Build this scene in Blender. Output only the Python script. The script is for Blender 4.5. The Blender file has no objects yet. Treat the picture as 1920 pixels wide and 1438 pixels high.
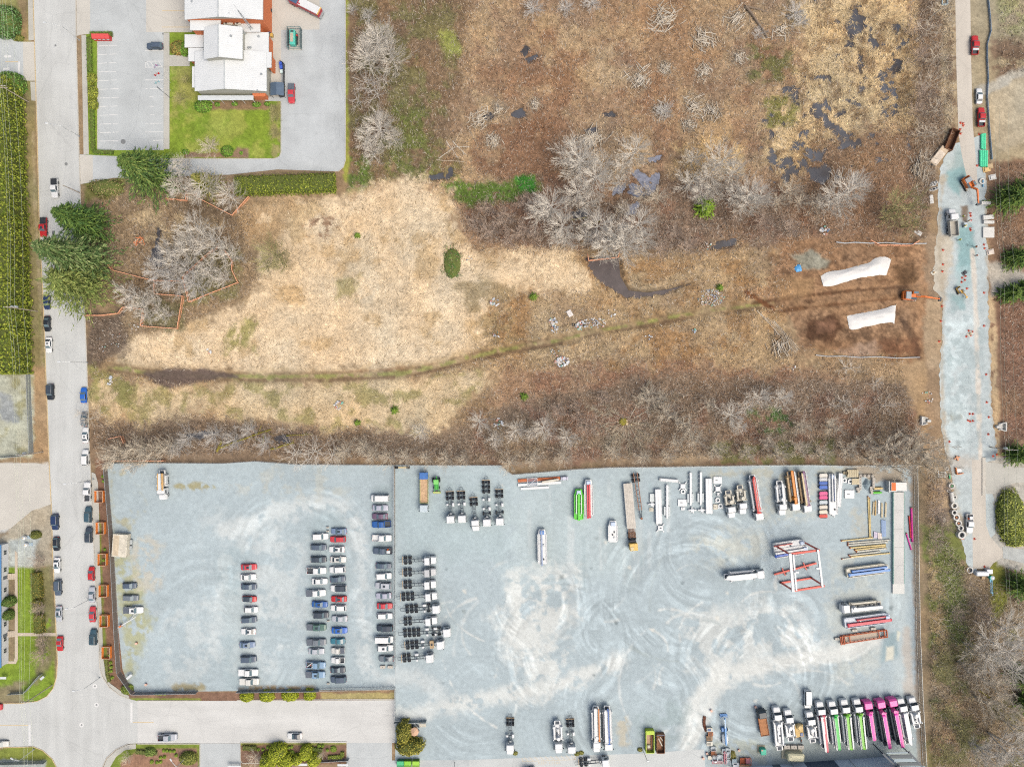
import bpy, math, random
import numpy as np
from mathutils import Vector, Matrix
R = math.radians
rnd = random.Random(7)
nrs = np.random.RandomState(11)
# camera, sky, sun, exposure
H = 207.0          # drone height in metres
S = 6.2            # photograph pixels per metre on the ground
sc = bpy.context.scene
col = sc.collection
cam_d = bpy.data.cameras.new('drone_camera'); cam = bpy.data.objects.new('drone_camera', cam_d); col.objects.link(cam)
cam.location = (0, 0, H); cam.rotation_euler = (0, 0, 0)
cam_d.sensor_fit = 'HORIZONTAL'; cam_d.angle = 2*math.atan((1920/S/2)/H); cam_d.clip_start = 1; cam_d.clip_end = 3000
sc.camera = cam
world = bpy.data.worlds.new('World'); sc.world = world; world.use_nodes = True
wn = world.node_tree.nodes; wl = world.node_tree.links
sky = wn.new('ShaderNodeTexSky'); sky.sky_type = 'NISHITA'; sky.sun_disc = False
SUN_EL, SUN_AZ = 58, 132
sky.sun_elevation = R(SUN_EL); sky.sun_rotation = R(SUN_AZ); sky.altitude = 50; sky.air_density = 1.0; sky.dust_density = 8.0; sky.ozone_density = 0.8
wl.new(sky.outputs[0], wn['Background'].inputs[0]); wn['Background'].inputs[1].default_value = 0.15
sun_d = bpy.data.lights.new('sun', 'SUN'); sun_d.energy = 0.85; sun_d.angle = R(45); sun_d.color = (1, .97, .92)
sun = bpy.data.objects.new('sun', sun_d); col.objects.link(sun)
az = R(SUN_AZ); sv = Vector((math.sin(az)*math.cos(R(SUN_EL)), math.cos(az)*math.cos(R(SUN_EL)), math.sin(R(SUN_EL))))
sun.rotation_euler = sv.to_track_quat('Z', 'Y').to_euler(); sun.location = sv*150
sc.view_settings.view_transform = 'Standard'; sc.view_settings.look = 'None'; sc.view_settings.gamma = 1; sc.view_settings.use_curve_mapping = False
sc.view_settings.exposure = 0.8
sc.cycles.use_denoising = False; sc.cycles.filter_width = 1.15; sc.cycles.max_bounces = 4; sc.cycles.diffuse_bounces = 2; sc.cycles.transparent_max_bounces = 6
LIGHT = (2.14, 2.08, 2.10)      # brightness of a white horizontal surface in this light
# helpers
def P(px, py, z=0.0):
    f = (H - z)/H
    return ((px - 960)/S*f, (719 - py)/S*f, z)
def lin(c):
    c = c/255.0
    return c/12.92 if c <= .04045 else ((c + .055)/1.055)**2.4
def A(rgb):
    return tuple(min(.82, lin(v)/l) for v, l in zip(rgb, LIGHT))
def An(rgb):
    c = np.asarray(rgb, float)/255.0
    l = np.where(c <= .04045, c/12.92, ((c + .055)/1.055)**2.4)
    return np.minimum(.82, l/np.array(LIGHT))
MATS = {}
def mat(rgb, rough=.6, metal=0.0, wear=.12, scale=1.5, key=None, emit=None):
    k = key or (tuple(rgb), rough, metal, wear, scale)
    if k in MATS: return MATS[k]
    m = bpy.data.materials.new('paint_%d_%d_%d' % tuple(rgb)); m.use_nodes = True
    n = m.node_tree.nodes; l = m.node_tree.links; b = n['Principled BSDF']
    a = A(rgb)
    b.inputs['Roughness'].default_value = rough; b.inputs['Metallic'].default_value = metal; b.inputs['Specular IOR Level'].default_value = .3
    if wear > 0:
        tc = n.new('ShaderNodeTexCoord'); nz = n.new('ShaderNodeTexNoise'); nz.inputs['Scale'].default_value = scale
        nz.inputs['Detail'].default_value = 5; nz.inputs['Roughness'].default_value = .65
        l.new(tc.outputs['Object'], nz.inputs['Vector'])
        mr = n.new('ShaderNodeMapRange'); mr.inputs[1].default_value = .3; mr.inputs[2].default_value = .7
        mr.inputs[3].default_value = 1 - wear; mr.inputs[4].default_value = 1 + wear*.6
        l.new(nz.outputs[0], mr.inputs[0])
        mx = n.new('ShaderNodeMixRGB'); mx.blend_type = 'MULTIPLY'; mx.inputs[0].default_value = 1; mx.inputs[1].default_value = a + (1,)
        l.new(mr.outputs[0], mx.inputs[2]); l.new(mx.outputs[0], b.inputs['Base Color'])
    else:
        b.inputs['Base Color'].default_value = a + (1,)
    MATS[k] = m
    return m
def vcol_mat(name, rough=.95, fine=3.0, amt=.22, fine2=.35, amt2=.12, trans=False):
    m = bpy.data.materials.new(name); m.use_nodes = True
    n = m.node_tree.nodes; l = m.node_tree.links; b = n['Principled BSDF']; b.inputs['Roughness'].default_value = rough
    b.inputs['Specular IOR Level'].default_value = .15
    at = n.new('ShaderNodeAttribute'); at.attribute_name = 'Col'
    prev = at.outputs['Color']
    if amt > 0:
        tc = n.new('ShaderNodeTexCoord')
        for s, a in ((fine, amt), (fine2, amt2)):
            nz = n.new('ShaderNodeTexNoise'); nz.inputs['Scale'].default_value = s; nz.inputs['Detail'].default_value = 6; nz.inputs['Roughness'].default_value = .7
            l.new(tc.outputs['Object'], nz.inputs['Vector'])
            mr = n.new('ShaderNodeMapRange'); mr.inputs[1].default_value = .3; mr.inputs[2].default_value = .7; mr.inputs[3].default_value = 1 - a; mr.inputs[4].default_value = 1 + a
            l.new(nz.outputs[0], mr.inputs[0])
            mx = n.new('ShaderNodeMixRGB'); mx.blend_type = 'MULTIPLY'; mx.inputs[0].default_value = 1
            l.new(prev, mx.inputs[1]); l.new(mr.outputs[0], mx.inputs[2]); prev = mx.outputs[0]
    l.new(prev, b.inputs['Base Color'])
    return m
class MB:
    def __init__(s): s.v = []; s.f = []; s.mi = []
    def add(s, vs, fs, mi=0):
        o = len(s.v); s.v += [tuple(v) for v in vs]; s.f += [tuple(i + o for i in f) for f in fs]; s.mi += [mi]*len(fs); return s
    def box(s, x0, x1, y0, y1, z0, z1, top=0.0, mi=0):
        t = top
        return s.add([(x0,y0,z0),(x1,y0,z0),(x1,y1,z0),(x0,y1,z0),(x0+t,y0+t,z1),(x1-t,y0+t,z1),(x1-t,y1-t,z1),(x0+t,y1-t,z1)],
              [(3,2,1,0),(4,5,6,7),(0,1,5,4),(1,2,6,5),(2,3,7,6),(3,0,4,7)], mi)
    def rbox(s, x0, x1, y0, y1, z0, z1, r=.08, mi=0):
        ring = lambda a, z: [(x0+a+r,y0+a,z),(x1-a-r,y0+a,z),(x1-a,y0+a+r,z),(x1-a,y1-a-r,z),(x1-a-r,y1-a,z),(x0+a+r,y1-a,z),(x0+a,y1-a-r,z),(x0+a,y0+a+r,z)]
        vs = ring(0, z0) + ring(0, z1 - r) + ring(r, z1)
        fs = [tuple(range(7, -1, -1)), tuple(range(16, 24))]
        for k in (0, 8):
            for i in range(8): fs.append((k+i, k+(i+1)%8, k+8+(i+1)%8, k+8+i))
        return s.add(vs, fs, mi)
    def tube(s, p0, p1, r0, r1=None, n=6, mi=0, cap=True):
        r1 = r0 if r1 is None else r1
        p0 = Vector(p0); p1 = Vector(p1); d = p1 - p0
        if d.length < 1e-6: return s
        q = d.to_track_quat('Z', 'Y'); vs = []
        for p, r in ((p0, r0), (p1, r1)):
            for i in range(n):
                a = 2*math.pi*i/n; vs.append(p + q @ Vector((math.cos(a)*r, math.sin(a)*r, 0)))
        fs = [(i, (i+1)%n, n+(i+1)%n, n+i) for i in range(n)]
        if cap: fs += [tuple(range(n-1, -1, -1)), tuple(range(n, 2*n))]
        return s.add(vs, fs, mi)
    def bar(s, p0, p1, w, h, mi=0):
        p0 = Vector(p0); p1 = Vector(p1); d = (p1 - p0).normalized()
        up = Vector((0,0,1)) if abs(d.z) < .95 else Vector((1,0,0))
        sd = d.cross(up).normalized(); up = sd.cross(d)
        vs = [p + sd*a*w/2 + up*b*h/2 for p in (p0, p1) for a, b in ((-1,-1),(1,-1),(1,1),(-1,1))]
        return s.add(vs, [(0,1,2,3),(7,6,5,4),(0,4,5,1),(1,5,6,2),(2,6,7,3),(3,7,4,0)], mi)
    def prism(s, poly, z0, z1, mi=0):
        n = len(poly); vs = [(x,y,z0) for x, y in poly] + [(x,y,z1) for x, y in poly]
        a = sum(poly[i][0]*poly[(i+1)%n][1] - poly[(i+1)%n][0]*poly[i][1] for i in range(n))
        fs = [tuple(range(n-1,-1,-1)), tuple(range(n, 2*n))] + [(i,(i+1)%n,n+(i+1)%n,n+i) for i in range(n)]
        if a < 0: fs = [tuple(reversed(f)) for f in fs]
        return s.add(vs, fs, mi)
    def lathe(s, prof, n=10, c=(0,0), mi=0):
        vs = [(c[0]+r*math.cos(2*math.pi*i/n), c[1]+r*math.sin(2*math.pi*i/n), z) for r, z in prof for i in range(n)]
        fs = [(k*n+i, k*n+(i+1)%n, (k+1)*n+(i+1)%n, (k+1)*n+i) for k in range(len(prof)-1) for i in range(n)]
        fs += [tuple(range(n-1,-1,-1)), tuple(range((len(prof)-1)*n, len(prof)*n))]
        return s.add(vs, fs, mi)
    def loft(s, rings, mi=0, cap=True):
        n = len(rings[0]); vs = [p for r in rings for p in r]; fs = []
        for k in range(len(rings)-1):
            for i in range(n): fs.append((k*n+i, k*n+(i+1)%n, (k+1)*n+(i+1)%n, (k+1)*n+i))
        if cap: fs += [tuple(range(n-1,-1,-1)), tuple(range((len(rings)-1)*n, len(rings)*n))]
        return s.add(vs, fs, mi)
    def mesh(s, name):
        m = bpy.data.meshes.new(name); m.from_pydata(s.v, [], s.f)
        if any(s.mi): m.polygons.foreach_set('material_index', s.mi)
        m.update(); return m
    def build(s, name, mats, parent=None, loc=(0,0,0), rz=0.0):
        return place(s.mesh(name), name, mats, parent, loc, rz)
def place(me, name, mats, parent=None, loc=(0,0,0), rz=0.0, scale=None):
    o = bpy.data.objects.new(name, me); col.objects.link(o)
    mats = mats if isinstance(mats, (list, tuple)) else [mats]
    if len(me.materials) == 0:
        for m in mats: me.materials.append(m)
    for i, m in enumerate(mats):
        if me.materials[i] is not m:
            o.material_slots[i].link = 'OBJECT'; o.material_slots[i].material = m
    if parent is not None: o.parent = parent
    o.location = loc; o.rotation_euler = (0, 0, rz)
    if scale: o.scale = scale
    return o
def empty(name, loc, rz=0.0, label=None, cat=None, group=None):
    o = bpy.data.objects.new(name, None); col.objects.link(o); o.empty_display_size = .3
    o.location = loc; o.rotation_euler = (0, 0, rz)
    return tag(o, label, cat, group)
def tag(o, label=None, cat=None, group=None, kind=None):
    if label: o['label'] = label
    if cat: o['category'] = cat
    if group: o['group'] = group
    if kind: o['kind'] = kind
    return o
def copy_tree(o, parent=None):
    c = o.copy(); col.objects.link(c); c.parent = parent
    for ch in list(o.children): copy_tree(ch, c)
    return c
def fast_mesh(name, V, F, C=None):
    me = bpy.data.meshes.new(name); n = len(V); m, k = F.shape
    me.vertices.add(n); me.vertices.foreach_set('co', np.ascontiguousarray(V, np.float32).ravel())
    me.loops.add(m*k); me.loops.foreach_set('vertex_index', np.ascontiguousarray(F, np.int32).ravel())
    me.polygons.add(m); me.polygons.foreach_set('loop_start', np.arange(0, m*k, k, dtype=np.int32)); me.polygons.foreach_set('loop_total', np.full(m, k, np.int32))
    if C is not None:
        ca = me.color_attributes.new('Col', 'FLOAT_COLOR', 'POINT')
        cc = np.ones((n, 4), np.float32); cc[:, :3] = C; ca.data.foreach_set('color', cc.ravel())
    me.update(calc_edges=True); return me
# noise and painting on the ground plan (plan units: photograph pixels at ground level)
def _hash(ix, iy, seed):
    n = (ix.astype(np.int64)*374761393 + iy.astype(np.int64)*668265263 + seed*1442695041) & 0x7fffffff
    n = ((n ^ (n >> 13))*1274126177) & 0x7fffffff
    return ((n ^ (n >> 16)) & 0xffff)/65535.0
def vnoise(x, y, seed=0):
    ix = np.floor(x); iy = np.floor(y); fx = x - ix; fy = y - iy
    ix = ix.astype(np.int64); iy = iy.astype(np.int64)
    fx = fx*fx*(3 - 2*fx); fy = fy*fy*(3 - 2*fy)
    a = _hash(ix, iy, seed); b = _hash(ix+1, iy, seed); c = _hash(ix, iy+1, seed); d = _hash(ix+1, iy+1, seed)
    return (a*(1-fx) + b*fx)*(1-fy) + (c*(1-fx) + d*fx)*fy
def fbm(x, y, scale, seed=0, oct=4, gain=.5):
    t = 0; a = 1; s = 0; f = 1.0/scale
    for o in range(oct):
        t = t + a*vnoise(x*f + 17.3*o, y*f - 9.1*o, seed + o*31); s += a; a *= gain; f *= 2.03
    return t/s
def inpoly(x, y, poly):
    r = np.zeros(x.shape, bool); n = len(poly)
    for i in range(n):
        x0, y0 = poly[i]; x1, y1 = poly[(i+1) % n]
        if y0 == y1: continue
        c = ((y0 > y) != (y1 > y)) & (x < (x1 - x0)*(y - y0)/(y1 - y0) + x0)
        r ^= c
    return r
def pdist(x, y, pts):
    d = np.full(x.shape, 1e9)
    for (x0, y0), (x1, y1) in zip(pts[:-1], pts[1:]):
        dx, dy = x1 - x0, y1 - y0; l = dx*dx + dy*dy + 1e-9
        t = np.clip(((x - x0)*dx + (y - y0)*dy)/l, 0, 1)
        d = np.minimum(d, np.hypot(x - x0 - t*dx, y - y0 - t*dy))
    return d
def sdpoly(x, y, poly):
    d = pdist(x, y, list(poly) + [poly[0]]); return np.where(inpoly(x, y, poly), -d, d)
def smooth(a, b, t):
    t = np.clip((t - a)/(b - a), 0, 1); return t*t*(3 - 2*t)
def rect(x0, y0, x1, y1): return [(x0,y0),(x1,y0),(x1,y1),(x0,y1)]
def smoothline(pts, k=3):
    out = []; n = len(pts)
    for i in range(n-1):
        p0 = pts[max(i-1,0)]; p1 = pts[i]; p2 = pts[i+1]; p3 = pts[min(i+2,n-1)]
        for j in range(k):
            t = j/k
            out.append(tuple(.5*((2*b) + (c-a)*t + (2*a-5*b+4*c-d)*t*t + (-a+3*b-3*c+d)*t**3) for a, b, c, d in zip(p0,p1,p2,p3)))
    return out + [pts[-1]]
# the ground plan: what grows or lies where
TAN = (234,211,177); TAN2 = (212,186,145); BROWN = (170,141,113); RUST = (152,116,90); SCRUB = (146,126,106); OLIVE = (128,124,82)
GREEN = (104,134,58); LAWN = (134,158,58); DIRT = (160,126,96); SOIL = (112,96,84); GRAVEL = (184,198,203); GREYLOT = (186,184,174); CONC = (214,211,203)
TRACK = smoothline([(205,688),(260,697),(330,704),(450,706),(560,706),(660,704),(760,699),(830,684),(900,666),(980,650),(1060,636),(1110,622),(1180,610),(1250,597),(1330,583),(1400,574),(1480,562),(1560,552),(1650,545),(1735,540)], 3)
off = lambda pts, d: [(x, y + d) for x, y in pts]
MEADOW = [(480,382),(560,368),(640,362),(700,352),(755,333),(800,350),(842,372),(855,400),(870,440),(895,470),(960,478),(1075,470),(1100,500),(1115,540),(1010,545),(935,552),(915,590),(905,640),(850,680),(760,698),(640,702),(480,700),(330,692),(230,690),(208,662),(255,628),(330,612),(395,590),(455,562),(500,520),(470,470),(475,420)]
LOWMEADOW = [(165,712),(300,722),(480,714),(640,714),(850,704),(905,690),(930,716),(870,760),(835,800),(760,812),(690,795),(600,800),(500,788),(400,772),(330,776),(250,790),(170,770)]
LAYERS = [
 ('p', rect(640,-80,1730,480), BROWN, 10, 20, 1, 0, 0),
 ('p', rect(640,-80,1730,480), TAN2, 10, 20, .5, 70, .54),
 ('p', rect(850,-80,1500,330), (188,162,128), 10, 20, .6, 24, .56),
 ('p', rect(900,60,1500,300), RUST, 30, 60, .7, 70, .54),
 ('p', [(900,230),(1040,240),(1060,340),(960,350),(890,320)], RUST, 18, 30, .85, 40, .38),
 ('p', [(640,-80),(900,-80),(860,120),(860,200),(850,330),(640,360)], (141,117,92), 14, 40, .95, 0, 0),
 ('p', [(655,-20),(850,20),(840,160),(850,330),(650,360)], OLIVE, 14, 40, .8, 30, .5),
 ('p', [(720,200),(800,190),(820,330),(720,340)], (112,122,64), 16, 30, .8, 16, .46),
 ('p', [(820,60),(850,60),(865,100),(840,110)], (170,175,95), 8, 14, .9, 0, 0),
 ('p', [(645,300),(700,290),(690,360),(645,370)], GREEN, 8, 22, .8, 16, .45),
 ('p', [(1480,20),(1600,-40),(1720,-40),(1725,240),(1690,330),(1500,340),(1440,300),(1450,200),(1500,140)], (224,198,154), 22, 60, .95, 0, 0),
 ('p', [(1480,20),(1600,-40),(1720,-40),(1725,240),(1690,330),(1500,340),(1440,300),(1450,200),(1500,140)], (138,110,82), 22, 60, .7, 16, .58),
 ('p', [(1430,190),(1490,170),(1500,230),(1440,240)], (132,136,66), 8, 20, .8, 14, .4),
 ('p', [(1190,20),(1330,0),(1360,90),(1300,150),(1200,140)], (178,140,104), 20, 40, .6, 0, 0),
 ('p', [(1400,90),(1480,100),(1470,160),(1400,150)], (118,124,74), 12, 26, .8, 20, .45),
 ('p', [(1540,250),(1720,240),(1735,460),(1500,470),(1420,440),(1480,350)], (150,120,96), 20, 40, .9, 0, 0),
 ('p', [(860,360),(1010,330),(1150,360),(1300,330),(1460,350),(1540,440),(1380,480),(1100,480),(960,476),(880,450)], (148,124,104), 14, 34, .95, 0, 0),
 ('p', [(860,360),(1010,330),(1460,350),(1540,440),(1100,480),(880,450)], (150,112,90), 14, 34, .6, 32, .55),
 ('p', [(1260,270),(1400,260),(1400,350),(1280,330)], (212,182,134), 14, 40, .9, 24, .42),
 ('p', [(830,345),(880,335),(950,345),(1000,330),(1010,360),(940,375),(880,385),(845,372)], GREEN, 8, 22, .95, 16, .34),
 ('p', [(970,335),(1000,335),(1000,360),(975,362)], (70,140,55), 5, 12, .9, 0, 0),
 ('p', [(890,470),(1110,470),(1560,470),(1760,440),(1760,870),(160,870),(160,700),(860,690)], (176,150,118), 10, 24, 1, 0, 0),
 ('p', [(890,470),(1560,470),(1560,700),(860,700)], (196,170,132), 20, 40, .7, 60, .48),
 ('p', [(890,470),(1560,470),(1560,720),(860,720)], (168,132,92), 20, 40, .75, 46, .56),
 ('p', [(950,690),(1560,690),(1700,760),(1060,800),(900,760)], (168,136,110), 16, 40, .8, 0, 0),
 ('p', [(1000,700),(1500,690),(1520,800),(1050,800)], (154,118,96), 16, 40, .8, 40, .48),
 ('p', [(160,782),(330,778),(520,790),(700,800),(840,800),(950,760),(1250,700),(1700,720),(1745,872),(160,872)], SCRUB, 10, 28, .92, 0, 0),
 ('p', [(880,770),(1700,740),(1745,872),(900,872)], (154,120,100), 12, 30, .8, 44, .54),
 ('p', [(880,800),(1720,800),(1745,872),(900,872)], (176,158,132), 12, 30, .6, 36, .56),
 ('p', [(1400,770),(1480,765),(1490,800),(1430,815)], (82,124,62), 8, 20, .85, 14, .42),
 ('p', [(1330,830),(1560,830),(1560,872),(1330,872)], (112,120,66), 8, 20, .7, 20, .5),
 ('p', MEADOW, TAN, 14, 40, 1, 0, 0),
 ('p', MEADOW, (206,178,136), 8, 20, .8, 50, .62),
 ('p', [(600,400),(700,400),(720,560),(640,600)], (222,210,186), 30, 30, .5, 30, .5),
 ('p', LOWMEADOW, (222,199,162), 14, 40, 1, 0, 0),
 ('p', LOWMEADOW, (158,150,96), 8, 22, .75, 34, .58),
 ('p', [(560,405),(640,405),(640,440),(570,445)], (136,98,74), 6, 20, .8, 12, .5),
 ('p', [(425,615),(475,600),(480,660),(420,665)], (156,152,92), 10, 24, .85, 14, .42),
 ('p', [(630,525),(670,520),(665,560),(632,560)], (170,160,112), 8, 20, .8, 0, 0),
 ('p', [(860,530),(960,520),(960,640),(905,650)], (168,148,112), 14, 30, .8, 26, .45),
 ('p', [(150,370),(225,330),(320,345),(470,370),(485,470),(460,560),(330,612),(250,630),(205,660),(160,690),(160,500)], (160,138,110), 8, 20, 1, 0, 0),
 ('p', [(230,400),(330,380),(420,420),(330,470),(250,470)], (200,178,142), 10, 30, .85, 26, .42),
 ('p', [(160,590),(230,585),(240,650),(205,680),(160,690)], (118,104,92), 10, 22, .9, 0, 0),
 ('p', [(255,560),(345,560),(345,615),(265,615)], (128,122,88), 8, 18, .85, 16, .4),
 ('p', [(350,470),(450,470),(450,560),(350,570)], (140,136,92), 10, 22, .8, 20, .42),
 ('p', [(320,378),(440,380),(440,420),(330,400)], (124,108,90), 8, 20, .8, 0, 0),
 ('p', [(440,370),(560,372),(520,470),(470,470)], (186,158,122), 10, 24, .8, 24, .4),
 ('p', [(150,335),(230,330),(235,365),(160,378)], (120,122,66), 6, 14, .9, 0, 0),
 ('p', [(162,690),(265,700),(240,760),(165,770)], (150,148,92), 8, 26, .8, 18, .46),
 ('s', TRACK, 12, (168,146,110), 7, 14, .6, 0, 0),
 ('s', TRACK, 3.4, (156,160,88), 3.5, 8, .8, 20, .44),
 ('s', off(TRACK, -6.5), 1.8, (138,112,86), 2.4, 6, .7, 26, .42),
 ('s', off(TRACK, 6.5), 2.4, (132,106,82), 2.6, 6, .85, 34, .36),
 ('p', [(265,698),(330,690),(420,696),(445,706),(380,716),(320,730),(285,716)], (112,98,92), 4, 8, .95, 0, 0),
 ('s', [(640,697),(700,694),(760,690)], 2, (150,116,88), 2, 5, .7, 10, .4),
 ('p', [(1465,455),(1730,452),(1760,480),(1765,640),(1730,672),(1500,662),(1480,590),(1440,570)], DIRT, 10, 26, 1, 0, 0),
 ('p', [(1440,480),(1740,460),(1760,640),(1730,666),(1490,650)], (112,86,66), 12, 30, .6, 13, .56),
 ('p', [(1440,480),(1740,460),(1760,640),(1730,666),(1490,650)], (190,152,118), 12, 30, .7, 9, .57),
 ('s', [(1480,520),(1560,540),(1640,530),(1690,520)], 2, (120,88,64), 2, 7, .8, 8, .4), ('s', [(1500,570),(1600,562),(1720,550)], 2, (104,76,54), 2, 5, .8, 10, .36), ('s', [(1690,600),(1715,640),(1722,670)], 5, (92,72,58), 4, 8, .8, 0, 0),
 ('p', [(1400,545),(1760,520),(1760,580),(1440,590)], (176,140,106), 8, 18, .8, 14, .44),
 ('s', [(1410,570),(1500,556),(1600,545),(1700,538)], 3, (112,80,56), 2.5, 5, .9, 0, 0),
 ('s', [(1440,586),(1560,572),(1680,560)], 2.6, (118,84,58), 2.5, 5, .85, 0, 0),
 ('s', [(1400,550),(1450,580)], 4, (128,84,54), 2.5, 5, .9, 0, 0),
 ('p', [(1505,600),(1570,590),(1585,615),(1560,640),(1510,640)], (92,64,46), 6, 12, .9, 0, 0),
 ('p', [(1528,602),(1568,600),(1565,622),(1530,626)], (150,112,88), 5, 10, .9, 0, 0),
 ('p', [(1675,500),(1712,496),(1720,525),(1690,535)], (112,86,62), 6, 10, .9, 0, 0),
 ('p', [(1445,525),(1490,515),(1530,520),(1520,555),(1460,560)], (172,140,104), 8, 14, .8, 0, 0),
 ('p', [(1480,478),(1520,470),(1555,490),(1548,505),(1500,508)], (160,158,142), 4, 8, .95, 0, 0),
 ('p', [(1640,640),(1720,640),(1720,668),(1660,664)], (128,92,70), 8, 20, .8, 0, 0),
 ('p', [(1560,660),(1640,640),(1650,668),(1590,672)], (188,158,134), 6, 14, .8, 0, 0),
 ('p', [(1725,-60),(1800,-60),(1800,250),(1760,300),(1740,450),(1715,450)], (142,120,98), 8, 20, 1, 0, 0),
 ('p', [(1755,-60),(1800,-60),(1802,250),(1770,260)], (184,166,136), 6, 16, .9, 16, .4),
 ('p', [(1812,-60),(2000,-60),(2000,300),(1850,310),(1825,240)], (174,160,132), 6, 14, 1, 0, 0),
 ('p', [(1860,-40),(2000,-40),(2000,60),(1870,60)], (170,170,118), 12, 24, .7, 20, .45),
 ('p', [(1860,80),(1950,80),(1950,150),(1870,155)], (134,110,92), 8, 22, .85, 20, .36),
 ('p', [(1855,160),(2000,110),(2000,260),(1870,285)], (196,182,156), 8, 20, .85, 0, 0),
 ('s', [(1838,172),(1870,160),(1900,140),(1960,125)], 9, (186,182,170), 4, 8, .9, 0, 0),
 ('p', [(1850,300),(2000,300),(2000,900),(1860,900)], (148,120,98), 6, 16, 1, 0, 0),
 ('p', [(1865,560),(2000,560),(2000,820),(1875,820)], (142,110,92), 10, 26, .8, 50, .4),
 ('s', [(1858,560),(1864,700),(1872,860)], 7, (204,180,144), 4, 8, .9, 12, .34),
 ('p', [(1850,495),(1870,490),(1920,515),(2000,520),(2000,545),(1900,540),(1860,555)], (196,190,178), 5, 10, .95, 0, 0),
 ('p', [(1735,440),(1765,440),(1765,870),(1735,870)], (160,138,114), 6, 14, .9, 0, 0),
 ('p', [(1735,560),(1768,560),(1766,700),(1738,690)], (182,160,132), 5, 10, .9, 0, 0),
 ('p', [(1710,860),(1800,850),(1790,900),(1800,1000),(1835,1060),(1990,1090),(1990,1500),(1725,1500)], (156,138,112), 8, 18, 1, 0, 0),
 ('p', [(1735,870),(1800,860),(1790,960),(1740,990)], (190,164,132), 8, 20, .9, 0, 0),
 ('p', [(1735,985),(1800,990),(1815,1200),(1740,1210)], (122,132,74), 12, 30, .95, 24, .3),
 ('p', [(1735,1060),(1760,1060),(1770,1200),(1745,1200)], (196,170,132), 8, 20, .8, 18, .42),
 ('p', [(1740,1200),(1900,1180),(1920,1438),(1740,1438)], (112,120,70), 10, 26, .7, 34, .56),
 ('p', [(1750,1320),(1800,1300),(1800,1400),(1750,1400)], (196,166,132), 8, 22, .7, 20, .46),
 ('p', [(1855,1040),(1882,1032),(1890,1120),(1860,1180)], (140,144,62), 6, 12, .9, 0, 0),
 ('p', [(1845,860),(2000,840),(2000,1100),(1870,1060),(1850,1000)], (190,186,176), 4, 8, 1, 0, 0),
 ('p', rect(-120,-80,60,170), (150,146,92), 6, 14, 1, 0, 0),
 ('p', [(36,0),(52,0),(54,78),(40,78)], (150,128,98), 4, 8, .9, 0, 0),
 ('p', [(-120,130),(56,130),(80,560),(90,730),(-120,730)], (140,138,86), 6, 10, 1, 0, 0),
 ('p', [(44,170),(62,190),(76,560),(82,730),(58,730)], (150,138,98), 4, 10, .95, 0, 0),
 ('s', [(62,250),(66,400),(76,560),(82,700),(88,830)], 3, (176,160,128), 2, 5, .8, 14, .35),
 ('p', [(50,690),(88,690),(94,860),(62,860)], (178,150,116), 4, 8, .95, 0, 0),
 ('p', rect(-120,702,62,860), (190,192,174), 4, 10, 1, 0, 0),
 ('p', rect(-120,702,62,860), (160,156,116), 6, 20, .8, 34, .55),
 ('p', [(0,740),(30,745),(28,790),(0,788)], (158,164,170), 6, 16, .8, 0, 0),
 ('p', [(-120,868),(90,868),(94,960),(60,960),(30,980),(10,1000),(-120,1010)], CONC, 4, 8, 1, 0, 0),
 ('p', [(-120,1010),(12,998),(60,950),(97,945),(100,1060),(60,1070),(-120,1070)], (188,178,158), 4, 14, 1, 0, 0),
 ('p', [(14,1010),(75,1005),(66,1065),(16,1065)], (188,196,194), 5, 10, .9, 0, 0),
 ('p', [(16,1064),(92,1064),(104,1190),(104,1300),(90,1315),(-120,1315),(-120,1240),(16,1240)], LAWN, 3, 6, 1, 0, 0),
 ('p', [(66,1060),(100,1060),(106,1240),(66,1280)], (136,128,98), 6, 14, .9, 18, .34),
 ('p', [(-20,1285),(45,1280),(40,1320),(-20,1320)], (150,134,112), 6, 12, .85, 0, 0),
 ('p', [(16,1085),(30,1085),(30,1240),(16,1240)], (150,130,112), 2, 4, .9, 0, 0),
 ('p', rect(-120,1400,115,1500), (140,150,72), 4, 10, 1, 0, 0),
 ('p', rect(-120,1426,86,1500), (176,186,184), 3, 6, 1, 0, 0),
 ('p', rect(160,60,540,300), LAWN, 2, 3, 1, 0, 0),
 ('p', [(320,190),(525,190),(525,295),(320,295)], (176,178,92), 8, 30, .6, 40, .52),
 ('p', [(322,125),(365,125),(360,210),(322,215)], (176,170,104), 8, 24, .7, 26, .42),
 ('p', [(395,190),(505,185),(505,206),(395,206)], (150,122,98), 2, 5, .95, 0, 0),
 ('p', [(345,284),(380,288),(436,284),(445,276),(466,280),(466,297),(345,297)], (150,122,104), 2, 6, .95, 0, 0),
 ('p', [(505,190),(527,190),(527,295),(510,295)], (160,150,104), 4, 10, .85, 14, .4),
 ('p', rect(644,-80,652,345), (158,162,76), 3, 8, .95, 0, 0),
 ('p', [(178,860),(205,860),(212,1000),(228,1180),(248,1295),(260,1318),(232,1318),(205,1275),(190,1150),(180,960)], (140,108,88), 2, 4, 1, 0, 0),
 ('p', [(180,960),(186,960),(198,1190),(206,1275),(196,1280),(190,1150)], (126,142,62), 2, 4, .9, 0, 0),
 ('p', [(232,1296),(745,1296),(745,1318),(232,1318)], (142,112,94), 2, 4, 1, 0, 0),
 ('p', [(245,1309),(375,1309),(375,1316),(245,1316)], (140,158,66), 2, 3, .9, 0, 0),
 ('p', [(602,1298),(745,1298),(745,1312),(602,1312)], (182,170,118), 2, 6, .95, 0, 0),
 ('p', [(200,1500),(206,1420),(250,1394),(375,1393),(375,1500)], (128,146,64), 2, 3, 1, 0, 0),
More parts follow.
